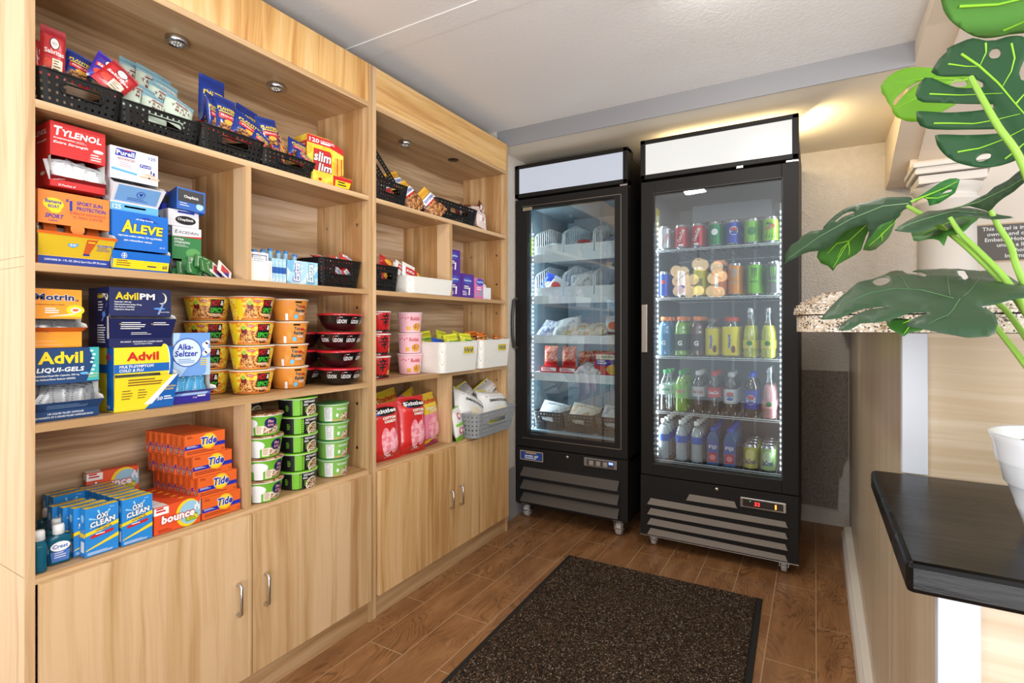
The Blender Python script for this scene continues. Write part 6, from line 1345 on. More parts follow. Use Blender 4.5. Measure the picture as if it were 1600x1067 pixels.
MO = can(M((214, 132, 50), .3, .3), mons(M((130, 170, 190), .4)), .033, .158); MG = can(M((126, 196, 60), .3, .3), mons(M((30, 60, 30), .4)), .033, .158); MB = can(M((120, 122, 120), .25, .5), mons(M((120, 200, 70), .4)), .033, .158)
for p, u, lb, n, dx in ((RB, 1038, 'slim blue energy drink can at the left end', 4, .058), (RS, 1066, 'slim silver and blue energy drink can', 3, .058), (YT, 1093, 'yellow tall can behind the lamp reflection', 3, .068), (MO, 1149, 'orange tall energy drink can', 3, .074), (MG, 1179.5, 'lime green tall energy drink can', 3, .074), (MB, 1208, 'grey tall energy drink can at the right end', 3, .074)):
    rowput(p, u, zz, n, dx, lb, 'can', 'tall cans, '+lb.split(' can')[0], 0)
OJ = pet(M((222, 130, 60), .3), M((206, 110, 50), .4), M((236, 150, 110), .4), lambda g, S, lz: rect(g, S, -.018, lz[0]+.01, .0, lz[1]-.006, WH, .0006, 3), .036, .170, (.03, .115), .80, .026, [(0, .004), (.62, 0), (.96, .012), (1, .03), (1, .72), (.94, .78), (.74, .84), (.73, .96)])
rowput(OJ, 1124, zz, 2, .082, 'wide orange juice drink bottle with a peach coloured cap', 'bottle', 'orange wide bottles')
zz = .975
def gat(c, lc):
    P = [(0, .004), (.7, 0), (.98, .012), (1., .04), (1., .30), (.88, .36), (1., .42), (1., .62), (.92, .70), (.96, .76), (.72, .88), (.58, .905), (.57, .96)]
    return pet(M(c, .15, coat=.3), M(lc, .4), M((226, 120, 60), .4), lambda g, S, lz: text(g, S, 'G', -.011, lz[0]+.025, .022, .026, WH, .0008, .05), .034, .195, (.028, .112), .88, .019, P)
GB = gat((60, 150, 210), (70, 130, 170)); GG = gat((150, 200, 50), (60, 70, 60)); GRD = gat((120, 60, 50), (80, 60, 60))
for p, u, lb in ((GB, 1039, 'blue sports drink bottle with orange cap at the left end'), (GG, 1064.5, 'lime sports drink bottle with orange cap'), (GRD, 1090, 'dark red sports drink bottle with orange cap')): rowput(p, u, zz, 3, .076, lb, 'bottle', 'sports drink bottles, '+lb.split()[0])
def nesq(g, S, lz): text(g, rotS(S, pi/2, 0, (lz[0]+lz[1])/2), 'Nesquik', -.034, (lz[0]+lz[1])/2-.008, .068, .018, ROY, .0008, .04, .1, out=WH); ell(g, S, .016, lz[0]+.03, .010, .018, BRN, .0010, 14, 2)
N1 = pet(M((200, 180, 120), .4), M((222, 202, 40), .4), M((110, 96, 90), .4), nesq, .033, .185, (.01, .140), .8, .021, [(0, .004), (.7, 0), (1, .02), (1, .30), (.94, .5), (1, .72), (.92, .8), (.64, .88), (.63, .96)])
N2 = pet(M((200, 180, 120), .4), M((226, 206, 40), .4), M((190, 60, 40), .4), nesq, .041, .19, (.01, .150), .8, .030, [(0, .004), (.7, 0), (1, .02), (1, .30), (.95, .5), (1, .74), (.92, .82), (.73, .88), (.72, .96)])
rowput(N1, 1113, zz, 3, .074, 'yellow labelled chocolate milk bottle', 'bottle', 'slim yellow milk bottles'); rowput(N2, 1142, zz, 2, .09, 'wide yellow labelled milk bottle with a red cap', 'bottle', 'wide yellow milk bottles')
JP = [(0, .004), (.75, 0), (.98, .01), (1, .03), (1, .34), (.94, .52), (.70, .66), (.44, .78), (.37, .86), (.37, .95), (.42, .96)]
def jar(g, S, lz): poly(g, S, [(-.018, lz[0]), (.018, lz[0]), (.014, lz[0]+.018), (-.014, lz[0]+.018)], M((226, 130, 50), .4), .0010); ell(g, S, 0, lz[0]+.026, .013, .012, M((50, 130, 60), .4), .0014, 14, 2); text(g, S, 'JARRITOS', -.016, lz[0]+.005, .032, .007, WH, .0018, .03)
JY = pet(M((232, 222, 70), .3), M((232, 222, 70), .3), ALU, jar, .031, .235, (.045, .085), .74, .0125, JP); JK = pet(M((240, 170, 170), .3), M((240, 170, 170), .3), ALU, jar, .031, .235, (.045, .085), .74, .0125, JP)
rowput(JY, 1172, zz, 3, .07, 'yellow soda in a tall glass bottle, left of two', 'bottle', 'yellow glass soda bottles, left row'); rowput(JY, 1200, zz, 3, .07, 'yellow soda in a tall glass bottle at the right end', 'bottle', 'yellow glass soda bottles, right row')
zz = .688
def lab(s, c, out=None, sh=.2): return lambda g, S, lz: text(g, S, s, -.026, (lz[0]+lz[1])/2-.009, .052, .018, c, .0008, .03, sh, out=out)
SP = pet(None, M((206, 232, 214), .3), M((50, 150, 80), .4), lab('Sprite', M((50, 150, 80), .4))); DW = pet(M((160, 210, 40), .15), M((130, 190, 50), .4), M((60, 150, 60), .4), lab('DEW', RED, WH), lz=(.07, .14))
DC = pet(M((50, 30, 26), .15), M((190, 186, 184), .3), M((200, 200, 200), .4), lab('Diet Coke', CL)); CO = pet(M((50, 26, 20), .15), M((206, 40, 44), .3), M((206, 50, 50), .4), lab('Coca-Cola', WH))
def pepl(g, S, lz): zc = (lz[0]+lz[1])/2; ell(g, S, 0, zc, .022, .024, WH, .0006, 24, 2); ell(g, S, 0, zc+.012, .017, .010, RED, .0011, 18, 2); ell(g, S, 0, zc-.013, .016, .008, ROY, .0011, 18, 2); text(g, S, 'PEPSI', -.019, zc-.005, .038, .010, NAVY, .0017, .03)
PZ = pet(M((60, 40, 34), .15), M((214, 214, 216), .3), M((190, 190, 196), .4), pepl, lz=(.06, .13)); PP = pet(M((60, 40, 34), .15), M((50, 60, 170), .3), M((40, 70, 180), .4), pepl, lz=(.04, .13))
for p, u, lb in ((SP, 1040.7, 'clear soda bottle with a green cap at the left end'), (DW, 1065, 'lime soda bottle with a green cap'), (DC, 1091.5, 'dark diet cola bottle with a silver cap'), (CO, 1116, 'cola bottle with red label and red cap'), (PZ, 1142, 'cola bottle with white label and round emblem'), (PP, 1174, 'cola bottle with blue label and blue cap')):
    rowput(p, u, zz, 3, .072, lb, 'bottle', 'soda bottles, '+lb)
rowput(JK, 1202, zz, 3, .07, 'pink soda in a tall glass bottle at the right end', 'bottle', 'pink glass soda bottles')
zz = .436
WP = [(0, .004), (.7, 0), (.98, .01), (1, .03), (.95, .06), (1, .10), (.95, .14), (1, .18), (.95, .22), (1, .26), (.96, .34), (.96, .58), (1, .62), (.95, .70), (.62, .86), (.42, .91), (.41, .96)]
WA = pet(M((232, 238, 246), .10, trans=.25, ior=1.2), M((70, 110, 200), .3), WH, lambda g, S, lz: poly(g, S, [(-.03, lz[0]), (.03, lz[0]+.008), (.03, lz[0]+.014), (-.03, lz[0]+.006)], WH, .001), .031, .200, (.095, .130), .9, .0125, WP)
for u, lb in ((1037, 'clear water bottle, first column from the left'), (1065, 'clear water bottle, second column from the left'), (1089, 'clear water bottle, third column from the left')): rowput(WA, u, zz, 5, .068, lb, 'bottle', 'clear water bottles')
def fiji():
    e = G(); w = .029
    def ring(q, z): return [(q*sx, q*sy, z) for sx, sy in ((1, .8), (.8, 1), (-.8, 1), (-1, .8), (-1, -.8), (-.8, -1), (.8, -1), (1, -.8))]
    R = [ring(w*.9, 0), ring(w, .004), ring(w, .125), ring(w*.75, .150), ring(.013, .162), ring(.013, .170)]
    e.add([p for r in R for p in r], [(k*8+i, k*8+(i+1) % 8, (k+1)*8+(i+1) % 8, (k+1)*8+i) for k in range(5) for i in range(8)]+[(7, 6, 5, 4, 3, 2, 1, 0)], M((86, 130, 180), .15, trans=.3, ior=1.2)); o = e.build('drink_bottle')
    g = G(); S = planeS((-.024, -.0295, .0), (1, 0, 0), (0, 0, 1)); rect(g, S, .001, .01, .047, .12, M((70, 100, 176), .35), .0002); rect(g, S, .004, .018, .044, .062, RED, .0006); ell(g, S, .024, .04, .014, .014, M((236, 140, 150), .4), .001, 12); text(g, S, 'FIJI', .006, .078, .036, .022, WH, .0008, .03); g.build('label', o)
    g = G(); g.lathe([(.015, .168), (.015, .184), (0, .185)], 20, M((50, 90, 200), .35)); g.build('cap', o); return o
FJ = fiji()
for u, lb in ((1115, 'square blue water bottle with a red label, left column'), (1141, 'square blue water bottle with a red label, right column')): rowput(FJ, u, zz, 5, .064, lb, 'bottle', 'square blue water bottles')
LC1 = can(M((206, 200, 80), .3, .4), lambda g, S, h: (ell(g, S, 0, .07, .022, .03, M((226, 220, 140), .4), .0004, 16, 2), text(g, S, 'LaCroix', -.026, .03, .052, .024, ROY, .0010, .02, .3))); LC2 = can(M((160, 206, 130), .3, .4), lambda g, S, h: (ell(g, S, 0, .07, .022, .03, M((206, 230, 190), .4), .0004, 16, 2), text(g, S, 'LaCroix', -.026, .03, .052, .024, ROY, .0010, .02, .3)))
for p, u, lb in ((LC1, 1173, 'yellow sparkling water can on the bottom shelf'), (LC2, 1200, 'green sparkling water can on the bottom shelf')): rowput(p, u, zz, 4, .07, lb, 'can', 'sparkling water cans, '+lb.split()[0])
# hanging lamp of pale discs in the lobby behind the camera, seen only as a reflection in the drinks cooler glass
DL = M((255, 226, 186), .5, emit=4., name='lamp_disc')
_p = onX(1091, 440, 2.672); _d = ray(1091, 440); _t = (2.672+2.1)/_d[0]; _c = Vector((-2.1, _p.y+_d[1]*_t, _p.z+_d[2]*_t))
lamp = empty('pendant_lamp', _c, 0, 'pendant lamp made of many pale glowing discs, reflected in the drinks cooler glass', 'lamp')
g = G(); g.tube([(0, 0, .20), (0, 0, .62)], .006, 6, BLACK); g.tube([(-.0, -.3, .02), (0, 0, .22), (0, .3, .02)], .004, 6, BLACK); g.build('stem', lamp)
for i, (y, z, r) in enumerate(((.0, .24, .085), (-.06, .22, .08), (.30, .16, .08), (.20, .14, .08), (-.24, .18, .08), (.28, .02, .075), (.16, .02, .08), (.06, .03, .075), (-.20, .04, .085), (-.30, .06, .07), (.26, -.12, .075), (.12, -.13, .085), (.0, -.12, .07), (-.18, -.14, .08), (-.27, -.15, .07))):
    g = G(); q = G(); q.lathe([(0, -.006), (r, -.004), (r, .004), (0, .006)], 18, DL); g.merge(q, Matrix.Translation((.03*sin(i*2.), y, z)) @ Matrix.Rotation(pi/2, 4, 'Y')); g.build('disc', lamp)
# ------------------------------------------------------------------ inside the smaller cooler
WWH = M((226, 230, 232), .35)
def wbasket(w=.178, d=.42, hf=.055, hb=.185):
    e = empty('wire_basket'); g = G(); t = .002
    g.box(0, t, -w/2, w/2, 0, hf, WWH); g.box(0, d, -w/2, w/2, 0, .002, WWH); g.build('front_panel', e, bevel=.001)
    for sd in (-1, 1):
        g = G(); y = sd*w/2; top = [(0, hf+.02), (.03, hf+.075), (.20, hb), (d, hb)]
        g.tube([(.004, y, .002), (.004, y, hf+.02), (.012, y, hf+.06), (.035, y, hf+.08), (.20, y, hb+.01), (d, y, hb+.01), (d, y, 0)], .0036, 7, WWH)
        for k in range(15):
            x = .02+(d-.02)*k/15; z = hf+.08+(hb-hf-.07)*min(1, max(0, (x-.035)/.165)); z = z if x > .035 else hf+.07
            g.tube([(x, y, 0), (x, y, z)], .0021, 5, WWH, cap=False)
        g.build('side_wires', e)
    return e
wbk = wbasket()
for j, z in enumerate((RZ[0], RZ[1])):
    for i, y in enumerate((1.362, 1.172, .982)):
        put(wbk, (2.775, y, z+.001), 0, label='white wire divider basket, %s on the %s shelf' % (('left', 'middle', 'right')[i], ('top', 'second')[j]), cat='basket', group='wire baskets in the smaller cooler')
def sandw(name, c1, c2, sd):
    m = smear('food_in_wrap', [c2, c1, (222, 218, 212), c1], 26, .22)
    return pouch(name, .16, .14, .06, lambda s, t: m, None, seed=sd, wr=.006, nu=14, nv=14)
s1 = sandw('wrapped_sandwich', (206, 190, 160), (170, 130, 90), 51); s2 = sandw('wrapped_sandwich', (190, 196, 200), (120, 120, 130), 52); s3 = sandw('wrapped_sandwich', (70, 110, 170), (200, 180, 90), 53)
bl = pouch('frozen_food_bag', .15, .15, .06, lambda s, t: M((40, 80, 200), .3, coat=.3), lambda g, S, w, h: ell(g, S, w*.6, h*.35, w*.3, h*.2, CRM, .001, 16, 2), seed=54)
lt_ = pouch('frozen_food_bag', .15, .15, .05, lambda s, t: M((206, 210, 214), .25, coat=.3), lambda g, S, w, h: (ell(g, S, w*.5, h*.5, w*.3, h*.2, M((210, 90, 80), .4), .001, 16, 2), rect(g, S, w*.2, h*.1, w*.8, h*.2, NAVY, .001, 6)), seed=55)
def pin(p, x, y, z, rot, lb, cat='food', grp=None, sc=None): put(p, (x, y, z), tuple(map(radians, rot)), label=lb, cat=cat, group=grp, scale=sc)
for k, (p, y, z, rx, lb) in enumerate(((s2, 1.36, .045, -62, 'foil wrapped food in the left wire basket of the top shelf'), (lt_, 1.17, .055, -60, 'white food bag in the middle wire basket of the top shelf'), (s3, .98, .055, -50, 'blue and yellow food packet in the right wire basket of the top shelf'))):
    pin(p, 2.86, y, RZ[0]+z, (rx, 8, -90), lb)
pin(bl, 2.84, 1.385, RZ[1]+.085, (-20, 20, -90), 'bright blue frozen food bag in the left wire basket of the second shelf', sc=(.6, .7, .8)); pin(lt_, 2.83, 1.335, RZ[1]+.060, (-24, 30, -90), 'white frozen food bag in the left wire basket of the second shelf', sc=(.7, .8, .8))
pin(s2, 2.84, 1.17, RZ[1]+.080, (-30, -10, -90), 'clear wrapped food piled in the middle wire basket of the second shelf'); pin(lt_, 2.86, 1.155, RZ[1]+.075, (-40, 12, -90), 'white frozen food bag behind the clear wrapped food in the middle wire basket', sc=.9)
pin(bl, 2.86, .98, RZ[1]+.050, (-72, 6, -90), 'blue frozen food bag lying in the right wire basket of the second shelf')
for (p, y, z, r, lb, s) in ((s3, 1.36, .040, (-50, 10, -90), 'blue and yellow wrapped food at the left of the third shelf', 1), (s2, 1.27, .055, (-50, -14, -80), 'dark clear wrapped food leaning at the left of the third shelf', 1.1), (s1, 1.20, .04, (-60, 6, -90), 'wrapped sandwich in the middle of the third shelf', 1), (s1, 1.09, .035, (-64, -6, -96), 'wrapped sandwich right of the middle on the third shelf', 1.05), (lt_, .975, .055, (-16, 2, -90), 'white food carton bag at the right of the third shelf', (.8, .8, .8))):
    pin(p, 2.84, y, RZ[2]+z, r, lb, sc=s)
wr = speck('red_shiny_print', [(200, 60, 60), (226, 150, 140), (180, 40, 44), (210, 160, 100)], 120, .2)
rr = pouch('meal_pouch', .085, .12, .05, lambda s, t: wr if t > .25 else M((190, 40, 44), .3), None, seed=56, wr=.004)
rbx = G(); rbx.box(0, .10, -.056, .056, 0, .036, M((196, 40, 50), .4)); S_ = planeS((0, .056, 0), (0, -1, 0), (0, 0, 1)); rect(rbx, S_, .008, .012, .104, .032, WH, .0004); lines(rbx, S_, .016, .024, .07, 2, .008, RED, .6, .0008); rbx = rbx.build('meal_box')
for i, y in enumerate((1.365, 1.245)):
    put(rbx, (2.785, y, RZ[3]+.001), label='flat red meal box at the %s front of the fourth shelf' % ('left', 'middle')[i], cat='box', group='flat red meal boxes')
for i, (y, x) in enumerate(((1.365, 2.82), (1.245, 2.82), (1.30, 2.93), (1.18, 2.90), (1.13, 3.0), (1.06, 2.98), (1.0, 3.02))):
    pin(rr, x, y, RZ[3]+(.10 if i < 2 else .07), (-3, 0, -90), 'red and clear meal pouch, %s' % (('standing on the left red box', 'standing on the middle red box')[i] if i < 2 else 'in the row behind the red boxes'), grp='red meal pouches')
pin(s2, 2.83, 1.12, RZ[3]+.030, (-66, 0, -90), 'flat foil tray of food between the red boxes and the purple meal carton')
mb = G(); mb.box(0, .12, -.075, .075, 0, .125, M((190, 40, 60), .4)); S_ = planeS((0, .075, 0), (0, -1, 0), (0, 0, 1)); rect(mb, S_, .01, .09, .15, .118, CRM, .0004); text(mb, S_, 'Jimmy Dean', .04, .098, .07, .013, BK, .0008, .02); rect(mb, S_, .01, .055, .15, .088, PUR, .0004); poly(mb, S_, [(.06, .03), (.15, .03), (.15, .09), (.09, .06)], PUR, .0005); ell(mb, S_, .11, .035, .04, .028, GOLD, .0009, 18); lines(mb, S_, .016, .078, .06, 2, .012, WH, .5, .0008); mb = mb.build('meal_carton', bevel=.001)
put(mb, (2.79, 1.005, RZ[3]+.001), label='red and purple meal carton at the right end of the fourth shelf', cat='box')
bk9 = basket('plastic_basket', .185, .30, .105, M((58, 60, 64), .45), tap=.9, cell=.010)
for i, y in enumerate((1.375, 1.178, .982)):
    put(bk9, (2.775, y, .5135), radians(-90), label='dark perforated basket, %s of three on the cooler floor' % ('left', 'middle', 'right')[i], cat='basket', group='baskets on the smaller cooler floor')
    pin((s2, s1, s2)[i], 2.85, y+.0, .5135+.100, (-40, 8, -90), 'clear wrapped sandwich on top of the %s dark basket' % ('left', 'middle', 'right')[i], sc=.95)
    pin((s1, s1, s1)[i], 2.90, y-.02, .5135+.085, (-60, -12, -90), 'wrapped sandwich deeper in the %s dark basket' % ('left', 'middle', 'right')[i], sc=.9)
nt = G(); nt.add([(0, 0, 0), (.075, 0, 0), (.075, 0, .11), (0, 0, .11)], [(0, 1, 2, 3)], M((150, 196, 60), .6)); tag(nt.build('paper_note', loc=(2.79, .856+.684-.0465, 1.56), solid=.0006), 'green paper note stuck inside the smaller cooler at the upper left', 'note')
nt = G(); nt.add([(0, 0, 0), (.075, 0, 0), (.075, 0, .16), (0, 0, .16)], [(0, 1, 2, 3)], M((206, 190, 60), .6)); tag(nt.build('paper_note', loc=(2.80, .779-.0465, 1.60), solid=.0006), 'yellow paper note stuck inside the drinks cooler at the upper left', 'note')
# ================================================================== potted monstera on the ledge
from mathutils.geometry import delaunay_2d_cdt
def leafmat(name, c, c2, rough=.48):
    t = NT(name); n = t.noise(t.obj, 9, 4); t.bump(t.noise(t.obj, 60, 3), .15, .001); return t.out(t.mix(n, c, c2), rough, .35)
LD = leafmat('leaf_dark_green', (24, 62, 34), (38, 82, 44)); LL = leafmat('leaf_light_green', (104, 170, 50), (130, 190, 70)); LM_ = leafmat('leaf_mid_green', (48, 96, 34), (64, 116, 44)); LGY = leafmat('leaf_glossy_green', (38, 66, 44), (58, 84, 58), .42)
STM = M((140, 184, 70), .45, name='green_stem'); VEIN = M((140, 200, 50), .45, name='leaf_vein')
SOIL = speck('dry_moss', [(150, 110, 70), (110, 76, 46), (176, 140, 92), (90, 60, 36)], 200, .9)
POTC = (.862, -.268, .8812)
plant = empty('potted_plant', POTC, label='monstera plant in a white ribbed pot standing on the black wooden ledge', cat='potted plant')
PV = Vector(POTC)
g = G(); WP_ = M((232, 236, 240), .2, coat=.4, name='white_glazed_pot')
pr = [(0, 0), (.044, 0), (.046, .002), (.052, .022), (.055, .030), (.055, .032), (.062, .054), (.064, .056), (.066, .058), (.071, .080), (.0725, .082), (.074, .085), (.077, .108), (.080, .116), (.079, .118), (.075, .116), (.071, .095)]
g.lathe(pr, 48, WP_); g.build('pot', plant)
g = G(); g.lathe([(.0735, .100), (.05, .106), (.02, .102), (0, .104)], 28, SOIL); g.build('soil', plant)
def pln(anchors):
    A = [atD(*a) for a in anchors]; n = (A[1]-A[0]).cross(A[2]-A[0]).normalized(); o = A[0]; c = Vector((0, 0, H))
    def f(u, v):
        d = Vector(ray(u, v)); t = (o-c).dot(n)/d.dot(n); return c+d*t
    return f, n
def inside(p, poly_):
    x, y = p; c = False; n = len(poly_)
    for i in range(n):
        x1, y1 = poly_[i]; x2, y2 = poly_[(i+1) % n]
        if (y1 > y) != (y2 > y) and x < (x2-x1)*(y-y1)/(y2-y1)+x1: c = not c
    return c
def leaf(anchors, out, rib, mat, veins=(), holes=(), fold=.12, wave=.004, stem=None, vm=VEIN, vr=.0011, label=None, step=9, vside=None, back=None):
    f, n = pln(anchors)
    if n.dot(Vector((0, 0, H))-f(*out[0])) < 0: n = -n
    # smooth outline
    def sm(P, q_=8):
        Q = []
        for i in range(len(P)):
            a, b, c, d = P[i-1], P[i], P[(i+1) % len(P)], P[(i+2) % len(P)]
            L = hypot(c[0]-b[0], c[1]-b[1]); k = max(1, int(L/q_))
            for j in range(k):
                t = j/k; Q.append(tuple(.5*(2*b[m]+(c[m]-a[m])*t+(2*a[m]-5*b[m]+4*c[m]-d[m])*t*t+(3*b[m]-a[m]-3*c[m]+d[m])*t**3) for m in (0, 1)))
        return Q
    out = sm(out); H_ = [sm(h, 2.5) for h in holes]
    pts = list(out); E = [(i, (i+1) % len(out)) for i in range(len(out))]
    for h in H_:
        b = len(pts); pts += h; E += [(b+i, b+(i+1) % len(h)) for i in range(len(h))]
    us = [p[0] for p in out]; vs = [p[1] for p in out]; y = min(vs)+step/2
    while y < max(vs):
        x = min(us)+step/2+(step/2 if int(y/step) % 2 else 0)
        while x < max(us):
            if inside((x, y), out) and not any(inside((x, y), h) for h in H_) and min((x-a)**2+(y-b)**2 for a, b in pts[:len(out)]) > (step*.5)**2: pts.append((x, y))
            x += step
        y += step
    r = delaunay_2d_cdt([Vector(p) for p in pts], E, [], 0, 1e-4)
    V2 = [tuple(p) for p in r[0]]; T = []
    for t in r[2]:
        c = (sum(V2[i][0] for i in t)/3, sum(V2[i][1] for i in t)/3)
        if inside(c, out) and not any(inside(c, h) for h in H_): T.append(tuple(t))
    W3 = [f(*p) for p in rib]; rnd = random.Random(int(out[0][0])); ph = rnd.uniform(0, 6)
    def ribd(P):
        best = 9
        for a, b in zip(W3, W3[1:]):
            ab = b-a; t = max(0, min(1, (P-a).dot(ab)/ab.length_squared)); best = min(best, (P-(a+ab*t)).length)
        return best
    def surf(u, v, off=0.):
        P = f(u, v); d = ribd(P); return P+n*(-fold*d*d*4+wave*sin(d*90+ph)*min(1, d*30)+off)
    g = G(); vv = [surf(*p) for p in V2]
    q = []
    fl = 0
    for t in T:
        a, b, c = (V2[i] for i in t); q.append(t if (b[0]-a[0])*(c[1]-a[1])-(b[1]-a[1])*(c[0]-a[0]) > 0 else t[::-1])
        a, b, c = (f(*V2[i]) for i in q[-1]); fl += (b-a).cross(c-a).dot(n)
    if fl < 0: q = [t[::-1] for t in q]
    g.add([p-PV for p in vv], q, mat, True)
    o = g.build('leaf', plant, solid=.0008)
    if back:
        o.data.materials.append(back); o.modifiers['thickness'].material_offset = 1
    if label: o['label'] = label
    vs_ = [rib]+list(veins) if vr else []
    if vs_:
        g = G()
        for i, p in enumerate(vs_):
            pp = []
            for a, b in zip(p, p[1:]):
                for k in range(5): pp.append((a[0]+(b[0]-a[0])*k/5, a[1]+(b[1]-a[1])*k/5))
            pp.append(p[-1]); m = len(pp)
            g.tube([surf(a, b, .0006)-PV for a, b in pp], vr, 6, vm, rs=[(vr*(1.5 if i == 0 else 1.))*(1-.75*k/m) for k in range(m)])
        g.build('vein', o)
    if stem: petiole(stem)
    return surf
def petiole(pts, r=.0034):
    P = [atD(*p) if len(p) == 3 else Vector(p) for p in pts]; base = PV+Vector((random.uniform(-.02, .02), random.uniform(-.02, .02), .10))
    P = P+[base]; Q = []
    for i in range(len(P)-1):
        a, b, c, d = P[max(i-1, 0)], P[i], P[i+1], P[min(i+2, len(P)-1)]
        for k in range(6):
            t = k/6; Q.append(.5*((2*b)+(c-a)*t+(2*a-5*b+4*c-d)*t*t+(3*b-a-3*c+d)*t**3)-PV)
    Q.append(base-PV); g = G(); g.tube(Q, r, 10, STM, rs=[r*(.85+.5*i/len(Q)) for i in range(len(Q))]); g.build('stem', plant)
# A: pale leaf at the very top
leaf([(1480, 0, .50), (1600, 0, .47), (1540, 60, .52)], [(1470, -50), (1472, 0), (1478, 20), (1491, 33), (1507, 44), (1520, 58), (1535, 64), (1556, 62), (1578, 57), (1605, 55), (1650, 40), (1690, -10), (1690, -90), (1600, -120), (1510, -100)],
     [(1500, 9), (1560, 6), (1620, -8), (1680, -30)], leafmat('leaf_pale_green', (88, 150, 66), (108, 170, 84)), veins=[[(1570, 44), (1600, 30), (1650, -10)]], fold=.05, stem=[(1700, -40, .50), (1720, 200, .55)], label='pale green leaf at the very top of the plant')
# C: bright leaf behind
leaf([(1380, 140, .80), (1500, 115, .74), (1420, 185, .78)], [(1456, 105), (1430, 105), (1410, 108), (1389, 119), (1376, 134), (1377, 144), (1383, 151), (1387, 160), (1393, 168), (1395, 176), (1401, 183), (1415, 188), (1432, 189), (1455, 181), (1475, 172), (1496, 160), (1524, 140), (1522, 124), (1500, 112), (1475, 108)],
     [(1525, 122), (1480, 130), (1440, 150), (1400, 170)], leafmat('leaf_bright_green', (92, 148, 20), (112, 166, 34)), veins=[[(1500, 124), (1440, 122), (1395, 130)]], holes=[[(1485, 132), (1492, 124), (1505, 124), (1511, 132), (1503, 136), (1490, 135)], [(1398, 165), (1412, 148), (1430, 133), (1452, 122), (1432, 128), (1410, 142), (1396, 158)]], fold=.3, vr=.0008, label='bright yellow-green leaf partly hidden behind the large dark leaf')
# B: large dark lobed leaf
leaf([(1440, 160, .66), (1600, 120, .58), (1540, 260, .60)],
     [(1520, 59), (1500, 66), (1479, 75), (1479, 80), (1466, 92), (1454, 112), (1462, 117), (1478, 119), (1515, 119), (1525, 124), (1536, 130), (1536, 136), (1517, 137), (1494, 136), (1474, 129), (1456, 121), (1444, 121), (1436, 132), (1431, 148), (1434, 156), (1442, 160), (1480, 161), (1533, 162), (1552, 163), (1552, 168), (1541, 170), (1517, 173), (1478, 176), (1431, 174), (1432, 188), (1437, 196), (1450, 201), (1480, 203), (1517, 202), (1560, 201), (1572, 204), (1562, 207), (1544, 209), (1507, 211), (1460, 211), (1463, 225), (1473, 239), (1491, 252), (1517, 260), (1541, 262), (1565, 258), (1586, 250), (1610, 240), (1650, 215), (1670, 160), (1640, 130), (1605, 128), (1595, 124), (1592, 114), (1597, 98), (1604, 82), (1604, 60), (1588, 55), (1570, 57), (1555, 62), (1540, 63)],
     [(1503, 85), (1530, 103), (1560, 130), (1585, 160), (1620, 200)], LD, veins=[[(1482, 100), (1510, 104), (1530, 104)], [(1540, 67), (1541, 82), (1532, 102)], [(1580, 67), (1585, 90), (1580, 112), (1567, 135)], [(1453, 147), (1500, 148), (1567, 146)], [(1460, 193), (1520, 193), (1560, 186), (1595, 178)], [(1497, 238), (1530, 232), (1570, 216), (1620, 192)], [(1588, 162), (1600, 148), (1620, 140)], [(1570, 248), (1600, 224), (1630, 210)]],
     holes=[[(1545, 85), (1550, 77), (1559, 76), (1563, 83), (1559, 90), (1549, 91)], [(1526, 247), (1536, 240), (1547, 240), (1547, 246), (1536, 252), (1527, 252)]], fold=.1, wave=.002,
     stem=[(1517, 121, .612), (1537, 158, .590), (1560, 198, .575), (1600, 262, .565), (1650, 420, .58), (1690, 600, .60)], label='large dark green leaf with deep lobes and bright veins')
# D: long glossy leaf reaching left
leaf([(1420, 309, .78), (1225, 412, .98), (1330, 400, .86)],
     [(1425, 309), (1400, 308), (1377, 309), (1360, 315), (1338, 319), (1314, 328), (1297, 342), (1287, 354), (1286, 359), (1266, 361), (1252, 368), (1247, 375), (1234, 383), (1227, 397), (1227, 409), (1219, 416), (1230, 410), (1247, 401), (1262, 394), (1280, 391), (1296, 384), (1312, 368), (1330, 357), (1352, 351), (1354, 362), (1349, 378), (1348, 386), (1362, 375), (1378, 362), (1392, 348), (1412, 328), (1425, 322)],
     [(1420, 318), (1380, 322), (1330, 342), (1280, 370), (1232, 404)], LGY, holes=[[(1304, 346), (1318, 334), (1332, 330), (1336, 332), (1320, 338), (1308, 346)]], fold=.5, wave=.005, vm=M((120, 150, 110), .4), vr=.0008, label='long glossy dark leaf reaching furthest to the left')
leaf([(1380, 340, .84), (1276, 400, .95), (1300, 420, .94)], [(1400, 326), (1370, 333), (1345, 341), (1322, 357), (1305, 372), (1290, 385), (1277, 392), (1275, 403), (1283, 411), (1294, 415), (1302, 423), (1307, 415), (1318, 408), (1338, 397), (1346, 390), (1350, 378), (1358, 360), (1375, 350), (1395, 345), (1408, 335)],
     [(1405, 330), (1360, 345), (1327, 376), (1302, 418)], LM_, veins=[[(1327, 376), (1308, 380), (1293, 396)], [(1327, 378), (1316, 388), (1309, 402)], [(1326, 378), (1328, 390), (1327, 398)], [(1375, 342), (1340, 350), (1318, 362)]], fold=.2, label='mid green leaf hanging below the long glossy leaf')
leaf([(1400, 340, .80), (1350, 390, .84), (1390, 360, .82)], [(1400, 340), (1390, 345), (1375, 352), (1362, 368), (1350, 382), (1348, 390), (1358, 391), (1368, 390), (1380, 382), (1388, 372), (1392, 362), (1396, 352)],
     [(1398, 344), (1375, 368), (1352, 388)], LM_, veins=[[(1377, 364), (1377, 376)]], fold=.2, label='small mid green lobe beside the glossy leaf', stem=[(1418, 322, .78), (1461, 348, .74), (1518, 393, .68), (1590, 470, .64), (1660, 590, .62)])
